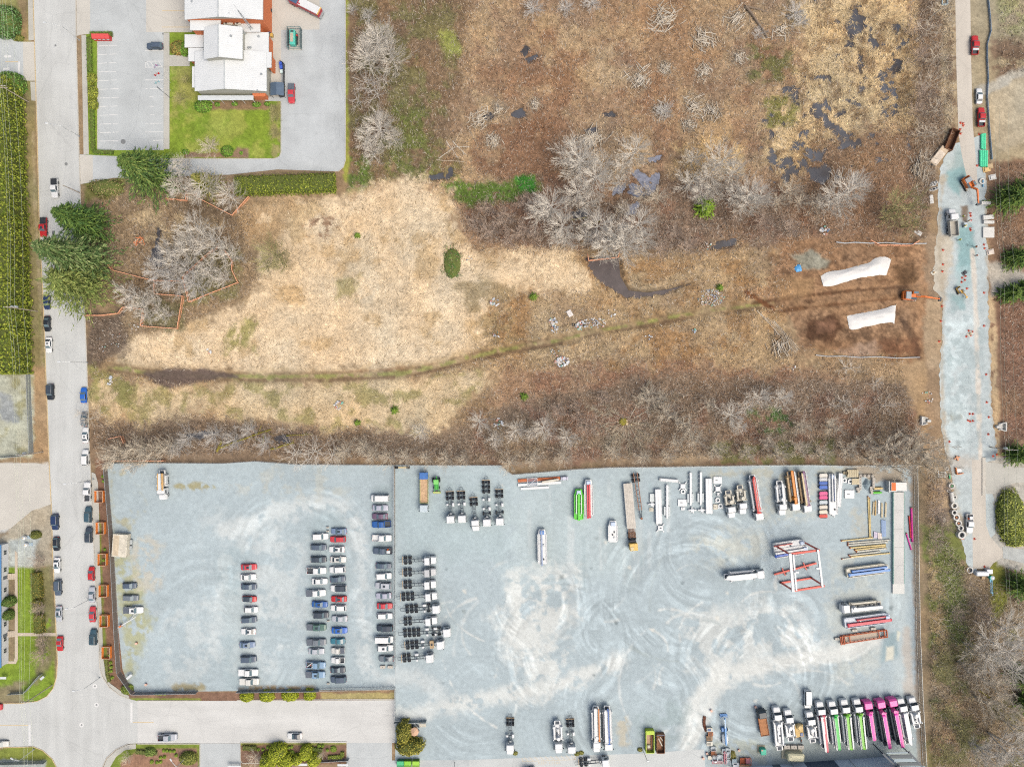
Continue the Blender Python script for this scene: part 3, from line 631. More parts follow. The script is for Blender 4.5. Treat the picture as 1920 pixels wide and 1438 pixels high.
yl = [
 ('s', smoothline([(420,1000),(500,965),(570,948),(625,946),(660,970),(675,1030),(682,1120),(684,1210),(700,1258),(760,1278)], 3), 12, DUST, 14, 20, .8, 14, .38),
 ('p', [(400,990),(560,980),(570,1240),(400,1240)], DUST, 40, 60, .6, 30, .46),
 ('p', [(300,1150),(420,1120),(430,1260),(300,1280)], DUST, 30, 50, .5, 24, .5),
 ('p', [(205,1000),(240,1040),(262,1070),(285,1160),(250,1260),(238,1270),(215,1100)], (180,182,146), 14, 26, .9, 16, .42),
 ('p', [(240,1020),(290,1010),(300,1100),(262,1120)], (204,198,182), 14, 30, .7, 14, .46),
 ('p', [(230,870),(260,960),(240,1010),(206,960)], (186,178,136), 12, 30, .7, 20, .5),
 ('s', [(330,912),(360,912),(400,912)], 4, (170,160,110), 4, 10, .8, 10, .42),
 ('p', [(400,900),(600,880),(640,920),(480,940)], (198,198,186), 20, 40, .5, 20, .56),
 ('s', [(330,1290),(380,1288)], 6, (170,156,112), 4, 8, .8, 10, .36), ('s', [(450,1291),(590,1289)], 4, (178,152,112), 3, 6, .9, 8, .36),
 ('s', [(440,1050),(446,1280)], 26, DARK, 14, 10, .4, 0, 0), ('s', [(616,990),(616,1285)], 34, DARK, 14, 10, .45, 0, 0), ('s', [(716,925),(722,1245)], 20, DARK, 8, 8, .45, 0, 0),
]
patch('gravel_yard', [(195,868),(300,868),(420,869),(480,865),(520,868),(560,871),(740,872)], [(195,1297),(240,1297),(740,1292)], [(860,200),(1000,212),(1180,222),(1255,230),(1300,246)], [(860,739),(1300,741)], 2.3, yl, GRAVEL, .01, M_GRAVEL, 'structure', 0, ((560,1060,110,.35),(400,1200,120,.25),(660,1240,60,.35)))
yr = [
 ('p', [(740,880),(960,900),(960,1060),(740,1050)], (180,197,200), 30, 40, .6, 0, 0),
 ('p', [(960,900),(1180,900),(1180,1080),(960,1090)], (192,206,208), 30, 40, .7, 0, 0),
 ('p', [(960,1080),(1080,1070),(1090,1140),(1040,1200),(960,1240),(930,1180)], DUST2, 26, 44, .85, 26, .42),
 ('p', [(1010,1200),(1080,1190),(1060,1300),(980,1300)], DUST2, 22, 34, .8, 22, .42),
 ('p', [(1300,1010),(1440,990),(1430,1050),(1300,1060)], (212,212,198), 22, 34, .6, 20, .45),
 ('p', [(1280,1150),(1480,1130),(1560,1200),(1400,1260),(1290,1240)], DUST2, 30, 44, .7, 26, .44),
 ('p', [(1560,1040),(1640,1040),(1660,1260),(1560,1280)], (208,212,204), 24, 40, .6, 26, .44),
 ('s', smoothline([(745,1345),(800,1330),(900,1312),(1000,1296),(1080,1270),(1160,1240)], 3), 14, DUST2, 12, 18, .8, 18, .34),
 ('s', smoothline([(742,1262),(790,1275),(820,1300),(800,1330),(750,1350)], 3), 16, DUST, 12, 12, .7, 14, .34),
 ('s', smoothline([(1290,1440),(1290,1380),(1300,1330),(1330,1285),(1390,1255),(1470,1240),(1560,1230),(1640,1200)], 3), 15, DUST2, 12, 14, .9, 24, .26),
 ('s', smoothline([(1345,1250),(1350,1280),(1330,1320),(1306,1380)], 3), 10, DUST2, 8, 10, .8, 0, 0),
 ('s', [(1683,1115),(1690,1180),(1684,1240),(1690,1290)], 14, (200,212,214), 8, 10, .8, 0, 0),
 ('p', [(1655,1190),(1684,1180),(1682,1232),(1650,1244)], (160,182,188), 6, 8, .9, 0, 0), ('p', [(1662,1212),(1676,1210),(1675,1236),(1660,1240)], (232,230,214), 3, 4, .95, 0, 0), ('p', [(1682,1182),(1688,1184),(1686,1202),(1681,1200)], (226,226,210), 2, 3, .95, 0, 0),
 ('s', [(1712,880),(1718,1100),(1724,1440)], 5, (172,158,142), 3, 6, .9, 0, 0), ('s', [(1700,1180),(1705,1300)], 8, (206,196,184), 6, 10, .7, 0, 0),
 ('p', [(1590,876),(1700,876),(1712,915),(1640,900)], (178,160,136), 8, 20, .8, 16, .42),
 ('p', [(1330,880),(1600,880),(1600,900),(1330,896)], (196,194,176), 6, 14, .7, 14, .44),
 ('p', [(1430,890),(1560,900),(1560,960),(1440,990)], (204,206,196), 16, 30, .6, 14, .48),
 ('p', [(1590,960),(1625,955),(1640,1030),(1600,1040)], (196,196,184), 8, 16, .7, 10, .4),
 ('p', [(1160,1340),(1180,1340),(1176,1400),(1160,1405)], (208,198,174), 6, 14, .7, 12, .42), ('p', [(1180,1330),(1290,1320),(1290,1390),(1200,1380)], (166,182,184), 14, 24, .7, 18, .42),
 ('p', [(1330,1390),(1440,1390),(1440,1440),(1330,1440)], (186,192,180), 8, 14, .8, 10, .4),
 ('p', [(1440,1390),(1720,1395),(1725,1440),(1440,1440)], (176,186,182), 10, 16, .8, 0, 0),
]
for i in range(44):       # swept tyre tracks of turning trucks
    cx = rnd.uniform(860, 1600); cy = rnd.uniform(1080, 1330); r = rnd.choice([40,60,90,130,190]); a0 = rnd.uniform(0, 360)
    pts = arc(cx, cy, r, a0, a0 + rnd.uniform(25, 75), 7, r*rnd.uniform(.6, 1))
    pts = [p for p in pts if 760 < p[0] < 1700 and 1030 < p[1] < 1400]
    if len(pts) > 2: yr.append(('s', pts, rnd.uniform(.7, 2.4), rnd.choice([DUST, DUST2, DUST2, (178,190,190)]), 2.2, 4, rnd.uniform(.4, .85), 30, .3))
for i in range(26):       # straight lines left by parked rows
    x = rnd.uniform(960, 1320); y = rnd.uniform(900, 1010); yr.append(('s', [(x, y), (x + rnd.uniform(-2, 2), y + rnd.uniform(40, 120))], rnd.uniform(.8, 4), rnd.choice([DUST, DUST, DARK]), 3, 3, rnd.uniform(.25, .6), 24, .3))
for i in range(34):
    x = rnd.uniform(750, 1700); y = rnd.uniform(900, 1390); yr.append(('p', [(x-3,y-2),(x+3,y-3),(x+2,y+3),(x-2,y+2)], rnd.choice([(130,142,146),(238,236,226),(150,160,160)]), 2, 4, .7, 0, 0))
patch('gravel_yard', [(740,872),(940,873),(952,884),(960,890),(1010,886),(1080,880),(1140,877),(1300,875),(1420,873),(1520,872),(1590,874),(1640,873),(1712,871),(1730,871)], [(740,1470),(1730,1470)], [(860,741),(1480,741)], [(860,1711),(1000,1714),(1180,1717),(1300,1722),(1470,1729)], 2.2, yr, GRAVEL, .006, M_GRAVEL, 'structure', 0, ((1060,1220,90,.5),(1290,1130,120,.5),(1420,1260,110,.5),(1560,1130,120,.35),(900,1300,90,.4),(1200,1330,120,.4),(1000,1130,70,.5),(1330,1040,90,.35),(1480,1180,60,.4),(1160,1180,60,.4)))
sheet('concrete_apron', [(880,1424),(980,1420),(1200,1412),(1320,1404),(1325,1480),(880,1480)], .012, pave_mat((216,220,219), .2, .2, .05))
sheet('concrete_apron', [(735,1425),(880,1424),(880,1480),(735,1480)], .012, M_LOT)
line(979.5,1420,979.5,1428, 1, .018, M_FADE); line(1079,1414,1079,1424, 1, .018, M_FADE); line(980,1427,1079,1423.5, .9, .0185, M_FADE)
for i in range(10): line(983+i*9.8, 1419.2-i*.5, 990+i*9.8, 1426-i*.3, .9, .018, M_FADE)
cu = bpy.data.curves.new('painted_words', 'FONT'); cu.body = 'KEEP  CLEAR'; cu.size = 1.15; cu.align_x = 'CENTER'; cu.space_character = 1.05; cu.extrude = .003
tmp = bpy.data.objects.new('painted_words', cu); col.objects.link(tmp); dg = bpy.context.evaluated_depsgraph_get(); tm = bpy.data.meshes.new_from_object(tmp.evaluated_get(dg)); bpy.data.objects.remove(tmp)
tm.materials.clear(); o = place(tm, 'road_marking', M_FADE, None, P(1030,1432)[:2] + (.018,), R(1)); tag(o, kind='structure')
# road under construction on the right
M_SITE = vcol_mat('site_gravel', .95, 4, .22, .7, .14)
SG = (198,208,209)
site = [
 ('p', [(1766,300),(1830,290),(1830,340),(1780,345)], (196,206,202), 8, 14, .8, 0, 0),
 ('p', [(1796,275),(1818,285),(1815,330),(1800,345),(1785,335)], (168,188,186), 8, 14, .8, 0, 0),
 ('p', [(1774,320),(1812,318),(1815,345),(1800,350),(1800,370),(1778,352)], (150,186,188), 6, 12, .85, 0, 0),
 ('p', [(1795,425),(1822,420),(1830,470),(1826,510),(1795,505)], (148,182,184), 5, 10, .95, 0, 0),
 ('p', [(1792,500),(1824,500),(1820,540),(1795,545)], (176,202,204), 6, 10, .8, 0, 0),
 ('p', [(1783,552),(1808,556),(1808,580),(1786,582)], (156,184,186), 4, 8, .9, 0, 0),
 ('p', [(1800,385),(1815,385),(1814,420),(1803,415)], (132,112,92), 3, 6, .9, 0, 0),
 ('p', [(1778,765),(1808,760),(1810,800),(1785,804)], (170,172,160), 8, 12, .9, 0, 0),
 ('p', [(1755,440),(1785,440),(1785,500),(1762,560),(1740,560),(1740,470)], (206,196,178), 8, 16, .9, 0, 0),
 ('s', [(1823,470),(1829,560),(1833,700),(1838,860)], 4.5, (224,216,204), 2, 3, .95, 0, 0),
 ('p', [(1762,600),(1820,590),(1820,860),(1770,850)], (216,230,232), 12, 20, .8, 26, .42),
 ('p', [(1768,640),(1800,640),(1800,720),(1775,730)], (178,196,198), 6, 14, .6, 10, .5),
 ('s', [(1768,330),(1760,440),(1768,560),(1766,700),(1768,800),(1786,900),(1806,1000)], 4, (192,180,160), 5, 12, .85, 0, 0), ('s', [(1850,330),(1855,560),(1860,760),(1868,840)], 2.5, (190,176,156), 4, 9, .8, 0, 0), ('p', [(1764,560),(1850,560),(1850,850),(1770,850)], (176,190,192), 14, 30, .7, 16, .52),
 ('p', [(1778,855),(1830,850),(1830,880),(1784,890)], (206,200,190), 10, 14, .8, 0, 0),
 ('p', [(1845,845),(1875,835),(1872,868),(1846,862)], (130,142,150), 6, 12, .85, 0, 0),
]
patch('gravel_road', [(1750,282),(1800,268),(1850,250),(1880,250)], [(1750,1075),(1880,1075)], [(260,1796),(300,1768),(330,1760),(440,1758),(480,1752),(545,1750),(560,1768),(640,1765),(700,1762),(800,1764),(850,1772),(880,1784),(940,1788),(1000,1802),(1060,1812),(1080,1814)], [(240,1846),(330,1848),(480,1852),(600,1854),(760,1858),(840,1868),(862,1868),(866,1846),(905,1846),(925,1862),(990,1866),(1005,1862),(1040,1850),(1080,1822)], 2.4, site, SG, .012, M_SITE, 'structure', 9)
sheet('lane', [(1790,-80),(1818,-80),(1821,120),(1824,235),(1830,300),(1833,345),(1822,352),(1812,330),(1803,290),(1797,250),(1793,120)], .016, M_BEIGE)
sheet('lane', [(1822,862),(1842,862),(1847,905),(1848,930),(1849,985),(1856,1005),(1872,1024),(1881,1034),(1879,1045),(1862,1056),(1855,1066),(1824,1066)], .016, M_BEIGE)
sheet('driveway', [(1847,866),(1870,868),(1900,876),(2000,878),(2000,905),(1905,905),(1876,914),(1866,926),(1849,926)], .014, M_WALK)
sheet('driveway', [(1880,1024),(1920,1030),(2000,1030),(2000,1058),(1920,1056),(1881,1046)], .014, mat((196,200,198), .9, 0, .2, .6))
mb = MB(); mb.box(-.6,.6,-5.8,5.8,0,.25,.12); o = mb.build('kerb', M_KERB, None, P(1844,893)); tag(o, kind='structure')
# trees and shrubs
M_LEAF = vcol_mat('foliage', .75, 1, 0, 1, 0); M_LEAF.node_tree.nodes['Principled BSDF'].inputs['Specular IOR Level'].default_value = .25
M_BARK = mat((120,104,88), .9, 0, .25, 2); M_CORE = mat((108,118,58), .95, 0, .3, 1)
def ramp(rs, n, rgbs, dark=.55, light=1.35):
    base = np.array([A(c) for c in rgbs])*1.8
    return base[rs.randint(0, len(rgbs), n)]*(rs.uniform(dark, light, n)[:, None])
def leaf_quads(pts, nrm, size, cols, rs, aspect=.55, jitter=.7, along=None):
    n = len(pts)
    nn = nrm + rs.normal(0, jitter, (n, 3)); nn /= np.linalg.norm(nn, axis=1)[:, None] + 1e-9
    t = np.cross(nn, rs.normal(0, 1, (n, 3))) if along is None else along + rs.normal(0, .3, (n, 3)); t /= np.linalg.norm(t, axis=1)[:, None] + 1e-9
    b = np.cross(nn, t); s = size*rs.uniform(.55, 1.4, n)[:, None]
    V = np.stack([pts - t*s*.5, pts + b*s*aspect*.5, pts + t*s*.5 + nn*s*.12, pts - b*s*aspect*.5], 1).reshape(-1, 3)
    F = np.arange(n*4).reshape(n, 4)
    return V, F, np.repeat(cols, 4, 0)
def leaf_obj(name, V, F, C, parent, loc=(0,0,0)):
    o = place(fast_mesh(name, V, F, np.clip(C, .003, .6)), name, M_LEAF, parent, loc); return o
def grow_bare(seed, h=10.0, rc=5.0, prim=22, sec=9, ter=3, upright=.5, thick=1.0, multi=1):
    rs = random.Random(seed); tr = MB(); cr = MB()
    for st in range(multi):
        lx, ly = rs.uniform(-.08, .08)*h, rs.uniform(-.08, .08)*h
        if multi > 1: lx += math.cos(6.28*st/multi)*rc*.35; ly += math.sin(6.28*st/multi)*rc*.35
        pts = [Vector((0,0,0)), Vector((lx*.3,ly*.3,h*.3)), Vector((lx*.7,ly*.7,h*.65)), Vector((lx,ly,h))]; rad = [.17*thick,.13*thick,.08*thick,.02]
        for i in range(3): tr.tube(pts[i], pts[i+1], rad[i], rad[i+1], 6)
        def on(t):
            k = min(2, int(t*3)); f = t*3 - k; return pts[k].lerp(pts[k+1], f)
        np_ = prim//multi
        for i in range(np_):
            t = .3 + .69*((i + rs.random())/np_); az = i*2.4 + rs.uniform(-.4, .4); L = rc*(1.16 - .62*max(0, (t - .35)/.65))*rs.uniform(.7, 1.12)
            if multi > 1: L *= .75
            el = upright*rs.uniform(.6, 1.3)
            d = Vector((math.cos(az)*math.cos(el), math.sin(az)*math.cos(el), math.sin(el)))
            p0 = on(t); pm = p0 + d*L*.5 + Vector((rs.uniform(-.1,.1),rs.uniform(-.1,.1),0))*L; d2 = (d + Vector((0,0,.25)) + Vector((rs.uniform(-.2,.2),rs.uniform(-.2,.2),0))).normalized(); p1 = pm + d2*L*.5
            cr.tube(p0, pm, .05*thick, .034*thick, 4, 0, False); cr.tube(pm, p1, .034*thick, .016*thick, 3, 0, False)
            for j in range(sec):
                u = .22 + .78*(j + rs.random())/sec; b0 = p0.lerp(pm, u*2) if u < .5 else pm.lerp(p1, u*2 - 1)
                a2 = az + rs.choice([-1,1])*rs.uniform(.2, .68); e2 = el + rs.uniform(-.2, .4); l2 = L*(.48 - .24*u)*rs.uniform(.6, 1.3)
                dd = Vector((math.cos(a2)*math.cos(e2), math.sin(a2)*math.cos(e2), math.sin(e2))); b1 = b0 + dd*l2
                cr.tube(b0, b1, .026*thick, .014*thick, 3, 0, False)
                for k in range(ter):
                    c0 = b0.lerp(b1, rs.uniform(.3, 1)); a3 = a2 + rs.uniform(-.55, .55); e3 = e2 + rs.uniform(-.2, .35); l3 = l2*rs.uniform(.4, .8)
                    cr.tube(c0, c0 + Vector((math.cos(a3)*math.cos(e3), math.sin(a3)*math.cos(e3), math.sin(e3)))*l3, .016*thick, .009*thick, 3, 0, False)
    return tr.mesh('trunk'), cr.mesh('crown')
BARE = {'alder': [grow_bare(s, 10, 5, 28, 11, 5, .45) for s in (1,2,3)], 'bush': [grow_bare(s, 4.2, 3, 30, 10, 4, .55, .6) for s in (4,5)], 'cotton': [grow_bare(s, 13, 5.5, 34, 11, 4, .6) for s in (6,7)], 'clump': [grow_bare(s, 9, 5, 32, 10, 5, .55, .85, 4) for s in (8,9)], 'sparse': [grow_bare(s, 9, 5, 14, 6, 2, .4) for s in (10,11)]}
TWIG = {'pale': mat((242,233,219), .85, 0, .1), 'tan': mat((232,218,196), .85, 0, .1), 'brown': mat((204,182,164), .85, 0, .1), 'olive': mat((186,178,124), .85, 0, .1), 'grey': mat((222,216,208), .85, 0, .1)}
def bare_tree(px, py, r, kind='alder', tone='pale', label='', group=None, name='leafless_tree', h=None):
    tr, cr = rnd.choice(BARE[kind]); base = {'alder': (5,10), 'bush': (3,4.2), 'cotton': (5.5,13), 'clump': (5,9), 'sparse': (5,9)}[kind]
    s = r/S/base[0]; zs = s if h is None else h/base[1]
    zs = min(zs, 15/base[1])
    x, y, _ = P(px, py, base[1]*zs*.6)
    e = empty(name, (x, y, 0), rnd.uniform(0, 6.28), label, 'shrub' if name.endswith('shrub') else 'tree', group)
    a = place(tr, 'trunk', TWIG[tone], e); b = place(cr, 'crown', TWIG[tone], e)
    e.scale = (s, s, zs); return e
def cluster(rows, label, group, kind='alder', tone='pale', name='leafless_tree', h=None):
    for row in rows:
        bare_tree(row[0], row[1], row[2], row[3] if len(row) > 3 else kind, row[4] if len(row) > 4 else tone, label, group, name, h)
cluster([(712,92,46),(690,120,36),(738,112,34,'cotton'),(700,82,30),(722,75,26)], 'tall pale leafless tree in the thicket beside the fire station driveway', 'pale trees in the thicket beside the driveway', 'cotton')
cluster([(690,160,30),(706,175,26),(722,150,24),(672,190,20)], 'thin grey leafless sapling in the dark thicket beside the driveway', 'grey saplings in the thicket beside the driveway', 'sparse', 'grey')
cluster([(712,245,36),(690,262,28),(738,262,22),(700,290,22),(722,228,22)], 'pale leafless tree between the driveway corner and the brambles', 'pale trees by the driveway corner', 'alder')
cluster([(345,312,24),(340,350,28),(388,348,34),(432,372,28),(366,368,18)], 'white leafless tree between the big firs and the clipped hedge', 'white trees between firs and hedge')
cluster([(372,432,40),(402,455,44),(360,470,38),(432,478,36),(330,488,36),(392,505,34),(420,520,26),(345,452,30)], 'pale leafless tree in the grove circled by orange fence', 'pale trees in the fenced grove', 'clump', 'pale')
cluster([(300,506,32),(330,530,30),(372,540,30),(360,510,26),(318,470,24)], 'grey leafless tree at the edge of the grove circled by orange fence', 'grey trees at the grove edge', 'alder', 'grey')
cluster([(240,548,30),(262,566,34),(290,560,26),(310,590,24),(275,590,24)], 'white leafless tree beside the zigzag orange fence near the street', 'white trees by the zigzag fence', 'clump', 'pale')
cluster([(515,478,34),(532,496,24),(500,500,22)], 'olive grey leafless shrub at the edge of the pale meadow', 'olive shrubs at the meadow edge', 'bush', 'olive', 'leafless_shrub')
cluster([(1090,310,46,'cotton'),(1070,298,36),(1112,338,40),(1085,360,32),(1128,318,30),(1098,380,26)], 'big pale leafless tree above the dark pool in the wet field', 'big pale trees above the dark pool', 'alder')
cluster([(1185,292,34),(1168,318,24),(1160,345,20)], 'pale leafless tree beside the milky stream bed', 'pale trees beside the stream bed')
cluster([(1200,368,24,'bush'),(1232,372,26),(1166,396,22,'bush')], 'small straw coloured leafless tree standing in the milky stream bed', 'small trees in the stream bed', 'bush', 'tan')
cluster([(1035,392,40),(1052,425,34),(1020,400,30),(1060,450,24)], 'pale leafless tree beside the mossy fallen trunk', 'pale trees beside the mossy trunk')
cluster([(1150,440,46,'clump'),(1190,428,38),(1120,430,36),(1170,465,38),(1135,470,34),(1100,445,26),(1205,455,28)], 'wide pale leafless tree leaning over the muddy pond', 'wide pale trees over the muddy pond', 'alder')
cluster([(985,380,26),(945,412,30),(915,392,24),(920,436,30),(978,436,28),(890,420,22),(955,450,24),(1005,440,22)], 'brown leafless thicket tree beside the pale meadow', 'brown thicket trees by the meadow', 'clump', 'brown')
cluster([(1352,302,38,'cotton'),(1372,330,32),(1330,330,30)], 'white leafless tree in the tan grass beside the marsh', 'white trees in the tan grass', 'cotton')
cluster([(1300,300,22),(1290,345,28),(1312,368,26),(1335,360,24)], 'white leafless tree around the green cedar in the wet field', 'white trees around the green cedar')
cluster([(1402,362,34),(1425,372,28),(1396,388,26),(1375,372,26)], 'pale leafless tree along the reedy bank of the open pool', 'pale trees along the pool bank')
cluster([(1478,362,26),(1460,380,20),(1500,380,22),(1530,385,24)], 'straw grey leafless shrub on the bank of the open pool', 'grey shrubs on the pool bank', 'bush', 'tan', 'leafless_shrub')
cluster([(1580,362,44),(1600,350,28),(1560,380,28)], 'wide white leafless tree beyond the open pool', 'wide white trees beyond the pool', 'alder')
cluster([(1690,385,46,'clump'),(1668,405,30),(1705,420,28)], 'olive yellow leafless tree beside the road works', 'olive trees beside the road works', 'clump', 'olive')
cluster([(1240,470,24),(1290,465,22),(1265,440,20),(1430,420,22),(1380,410,20),(1480,430,22)], 'low brown leafless shrub in the rusty scrub', 'low shrubs in the rusty scrub', 'bush', 'brown', 'leafless_shrub')
cluster([(1735,60,30),(1750,110,26),(1740,160,30),(1752,205,26),(1760,20,26),(1730,250,24),(1750,250,20),(1738,300,24),(1735,330,20)], 'grey brown leafless tree lining the narrow lane', 'grey brown trees lining the lane', 'sparse', 'tan')
cluster([(1722,110,24),(1728,180,26),(1715,210,22),(1718,60,22)], 'dark brown leafless shrub between the marsh and the lane', 'dark shrubs between marsh and lane', 'bush', 'brown', 'leafless_shrub')
cluster([(793,808,22),(900,789,24)], 'round silvery leafless bush standing alone in the rusty grass', 'round silvery bushes in the rusty grass', 'bush', 'pale', 'leafless_shrub')
cluster([(930,826,17),(966,810,22),(1017,803,25),(1062,820,21),(995,815,14)], 'round silvery leafless tree in the row above the yard fence', 'silvery trees in the row above the fence', 'alder', 'pale')
cluster([(650,842,24),(685,838,22),(640,856,20),(700,852,22),(730,858,22),(763,856,22),(835,862,22),(800,858,18),(870,860,16)], 'grey leafless shrub leaning on the yard fence behind the car rows', 'grey shrubs along the fence behind the cars', 'bush', 'tan', 'leafless_shrub')
cluster([(955,868,24),(1000,862,20),(1058,856,22),(1150,848,20),(1205,858,18),(1250,858,18)], 'straw grey leafless shrub along the fence behind the steel beams', 'straw shrubs along the fence behind the steel beams', 'bush', 'tan', 'leafless_shrub')
cluster([(1050,768,22),(1085,782,22),(1100,800,26),(1078,760,16),(1130,745,18)], 'brown grey leafless tree beside the sawn tree stump', 'brown trees beside the sawn stump', 'clump', 'brown')
cluster([(1215,745,30),(1250,775,30),(1240,745,20),(1285,795,28),(1300,820,26),(1330,760,20),(1270,830,22)], 'straw leafless tree in the reddish scrub beyond the sawn stump', 'straw trees beyond the sawn stump', 'clump', 'tan')
cluster([(1370,778,26),(1396,766,18),(1420,746,24),(1462,746,24),(1385,800,16)], 'pale leafless tree around the bright green bramble patch', 'pale trees around the green brambles', 'alder', 'pale')
cluster([(1580,752,20),(1604,768,22),(1590,690,24),(1560,760,16),(1640,720,18),(1660,760,22)], 'pale leafless tree between the silt fence and the yard', 'pale trees between silt fence and yard', 'sparse', 'pale')
cluster([(1340,845,24),(1400,850,22),(1460,852,24),(1500,840,26),(1540,850,26),(1590,845,28),(1625,830,26),(1560,800,26),(1500,800,22),(1440,830,20)], 'straw brown leafless tree in the belt along the pump truck row', 'straw trees along the pump truck row', 'clump', 'tan')
cluster([(1670,840,44),(1705,855,46),(1745,850,44),(1640,862,34),(1760,880,34),(1720,820,34),(1690,880,30)], 'big straw coloured leafless tree over the corner of the yard fence', 'big straw trees over the fence corner', 'clump', 'tan')
cluster([(225,850,36),(258,842,36),(290,848,34),(205,862,26),(318,838,30),(250,872,24)], 'straw leafless tree leaning over the corner by the street', 'straw trees at the street corner', 'clump', 'tan')
cluster([(555,852,34),(592,846,34),(625,852,30),(575,862,24)], 'pale leafless tree reaching over the fence by the mossy logs', 'pale trees over the fence by the logs', 'sparse', 'pale')
cluster([(355,820,24),(405,815,24),(440,825,24),(470,805,20),(500,830,20),(335,840,22)], 'dark grey leafless shrub along the ditch with mossy logs', 'grey shrubs along the ditch', 'bush', 'grey', 'leafless_shrub')
cluster([(1870,1205,44),(1900,1185,40),(1845,1235,34),(1885,1245,34)], 'pale leafless tree in the wood beyond the lane end', 'pale trees beyond the lane end', 'alder', 'pale')
cluster([(1835,1270,36),(1870,1290,36),(1825,1215,30),(1850,1320,34),(1812,1250,26),(1890,1330,34)], 'straw grey leafless tree in the middle of the lower wood', 'straw trees in the lower wood', 'clump', 'tan')
cluster([(1890,1400,50),(1860,1420,40),(1910,1370,36),(1835,1405,30)], 'wide cream leafless tree at the foot of the wood', 'cream trees at the foot of the wood', 'clump', 'pale')
cluster([(1760,920,22),(1755,960,24),(1770,985,20),(1750,1010,22),(1790,1150,18),(1840,1150,26)], 'brown leafless shrub on the bank between yard fence and lane', 'brown shrubs on the bank', 'bush', 'brown', 'leafless_shrub')
cluster([(1760,1260,24),(1780,1330,22),(1765,1400,22),(1800,1370,24),(1795,1420,22),(1770,1230,18)], 'low olive leafless shrub along the yard side of the wood', 'olive shrubs along the wood', 'bush', 'olive', 'leafless_shrub')
cluster([(395,276,22)], 'round grey leafless shrub in the bed at the lawn edge', 'grey shrub in the lawn bed', 'bush', 'tan', 'leafless_shrub', 2.5)
cluster([(340,185,16),(350,150,12)], 'small grey shrub budding beside the station wall', 'grey shrubs beside the station', 'bush', 'olive', 'leafless_shrub', 2)
cluster([(516,222,14),(514,205,10),(516,250,12)], 'small grey leafless shrub between lawn and driveway', 'grey shrubs between lawn and driveway', 'bush', 'olive', 'leafless_shrub', 2)
cluster([(76,1052,17),(76,1138,16),(80,1225,20),(82,1200,16)], 'grey brown leafless shrub along the lawn beside the street', 'grey shrubs along the street lawn', 'bush', 'brown', 'leafless_shrub', 3)
cluster([(478,1420,17),(240,1420,14),(605,1412,10)], 'grey leafless ornamental shrub in the planted island', 'grey shrubs in the planted islands', 'bush', 'tan', 'leafless_shrub', 2.5)
cluster([(168,785,22),(185,775,18),(150,775,12)], 'sparse straw shrub overhanging the parked grey hatchback', 'straw shrubs at the kerb', 'sparse', 'tan', 'leafless_shrub', 4)
cluster([(660,20,14),(690,30,18),(1000,15,24),(1060,15,20),(1110,8,24),(1490,25,24),(1245,210,22),(1420,65,16),(1500,40,20)], 'low grey thorny shrub in the open field', 'grey shrubs in the open field', 'bush', 'grey', 'leafless_shrub', 2.2)
def grow_fir(seed, h, rb, whorls=26, per=9, q=15, rgbs=((88,108,48),(70,96,42),(108,122,62),(58,82,40)), droop=.35, size=.85, top=1.0, width=.24, power=.8):
    rs = np.random.RandomState(seed); P_, N_ = [], []
    for w in range(whorls):
        t = (w + rs.rand()*.6)/whorls; z = h*(.1 + .9*t); rr = rb*((1 - t)**power*.97 + .03)*rs.uniform(.82, 1.12)
        for k in range(per):
            az = 2.4*w + 6.283*k/per + rs.normal(0, .18); L = rr*rs.uniform(.55, 1.2)
            u = np.linspace(.12, 1, q); d = u*L; zz = z + L*.12*u - droop*L*u*u + rs.normal(0, .1, q)
            sw = rs.normal(0, 1, q)*L*width*(1.05 - u)*.9
            P_.append(np.stack([np.cos(az)*d - np.sin(az)*sw, np.sin(az)*d + np.cos(az)*sw, zz], 1))
            N_.append(np.tile([np.cos(az)*.35, np.sin(az)*.35, .85], (q, 1)))
    P_ = np.concatenate(P_); N_ = np.concatenate(N_); n = len(P_); D_ = N_*np.array([2.4, 2.4, -.25])
    C = ramp(rs, n, rgbs, .6, 1.35)*1.02
    V, F, CC = leaf_quads(P_, N_, size*1.25, C, rs, .26, .35, D_)
    return V, F, CC
def fir(px, py, h, r, label, seed, cat='tree', name='conifer_tree', group=None, **kw):
    x, y, _ = P(px, py); e = empty(name, (x, y, 0), 0, label, cat, group)
    MB().tube((0,0,0), (0,0,h*.96), max(.12, h*.016), .03, 8).build('trunk', M_BARK, e)
    V, F, C = grow_fir(seed, h, r/S, **kw); leaf_obj('crown', V, F, C, e); return e
fir(296,337,20,60,'broad dark green fir standing over the driveway entrance', 21, whorls=30, per=11, q=22, size=.9)
fir(182,426,20,50,'dark green fir with drooping branches beside the street', 22, whorls=30, per=11, q=22, size=.9, rgbs=((74,100,42),(58,84,36),(92,112,50),(48,74,34)))
fir(180,492,27,64,'tallest grey green fir leaning its tip over the street', 23, whorls=34, per=11, q=22, size=.95, rgbs=((92,110,62),(74,98,52),(120,130,84),(64,88,46)))
fir(172,540,17,70,'broad rounded olive green pine over the parked cars', 24, whorls=18, per=16, q=26, size=.8, droop=.1, power=.42, rgbs=((112,122,62),(96,110,52),(128,134,74),(80,96,46)))
fir(396,352,12,36,'small olive cedar between the firs and the clipped hedge', 25, whorls=18, per=9, q=18, size=.7, rgbs=((116,116,58),(98,104,50),(140,132,72)))
fir(1318,392,5,26,'bright green young cedar in the wet field', 26, whorls=14, per=9, q=16, size=.7, power=.5, rgbs=((104,130,36),(86,118,32),(122,142,48)))
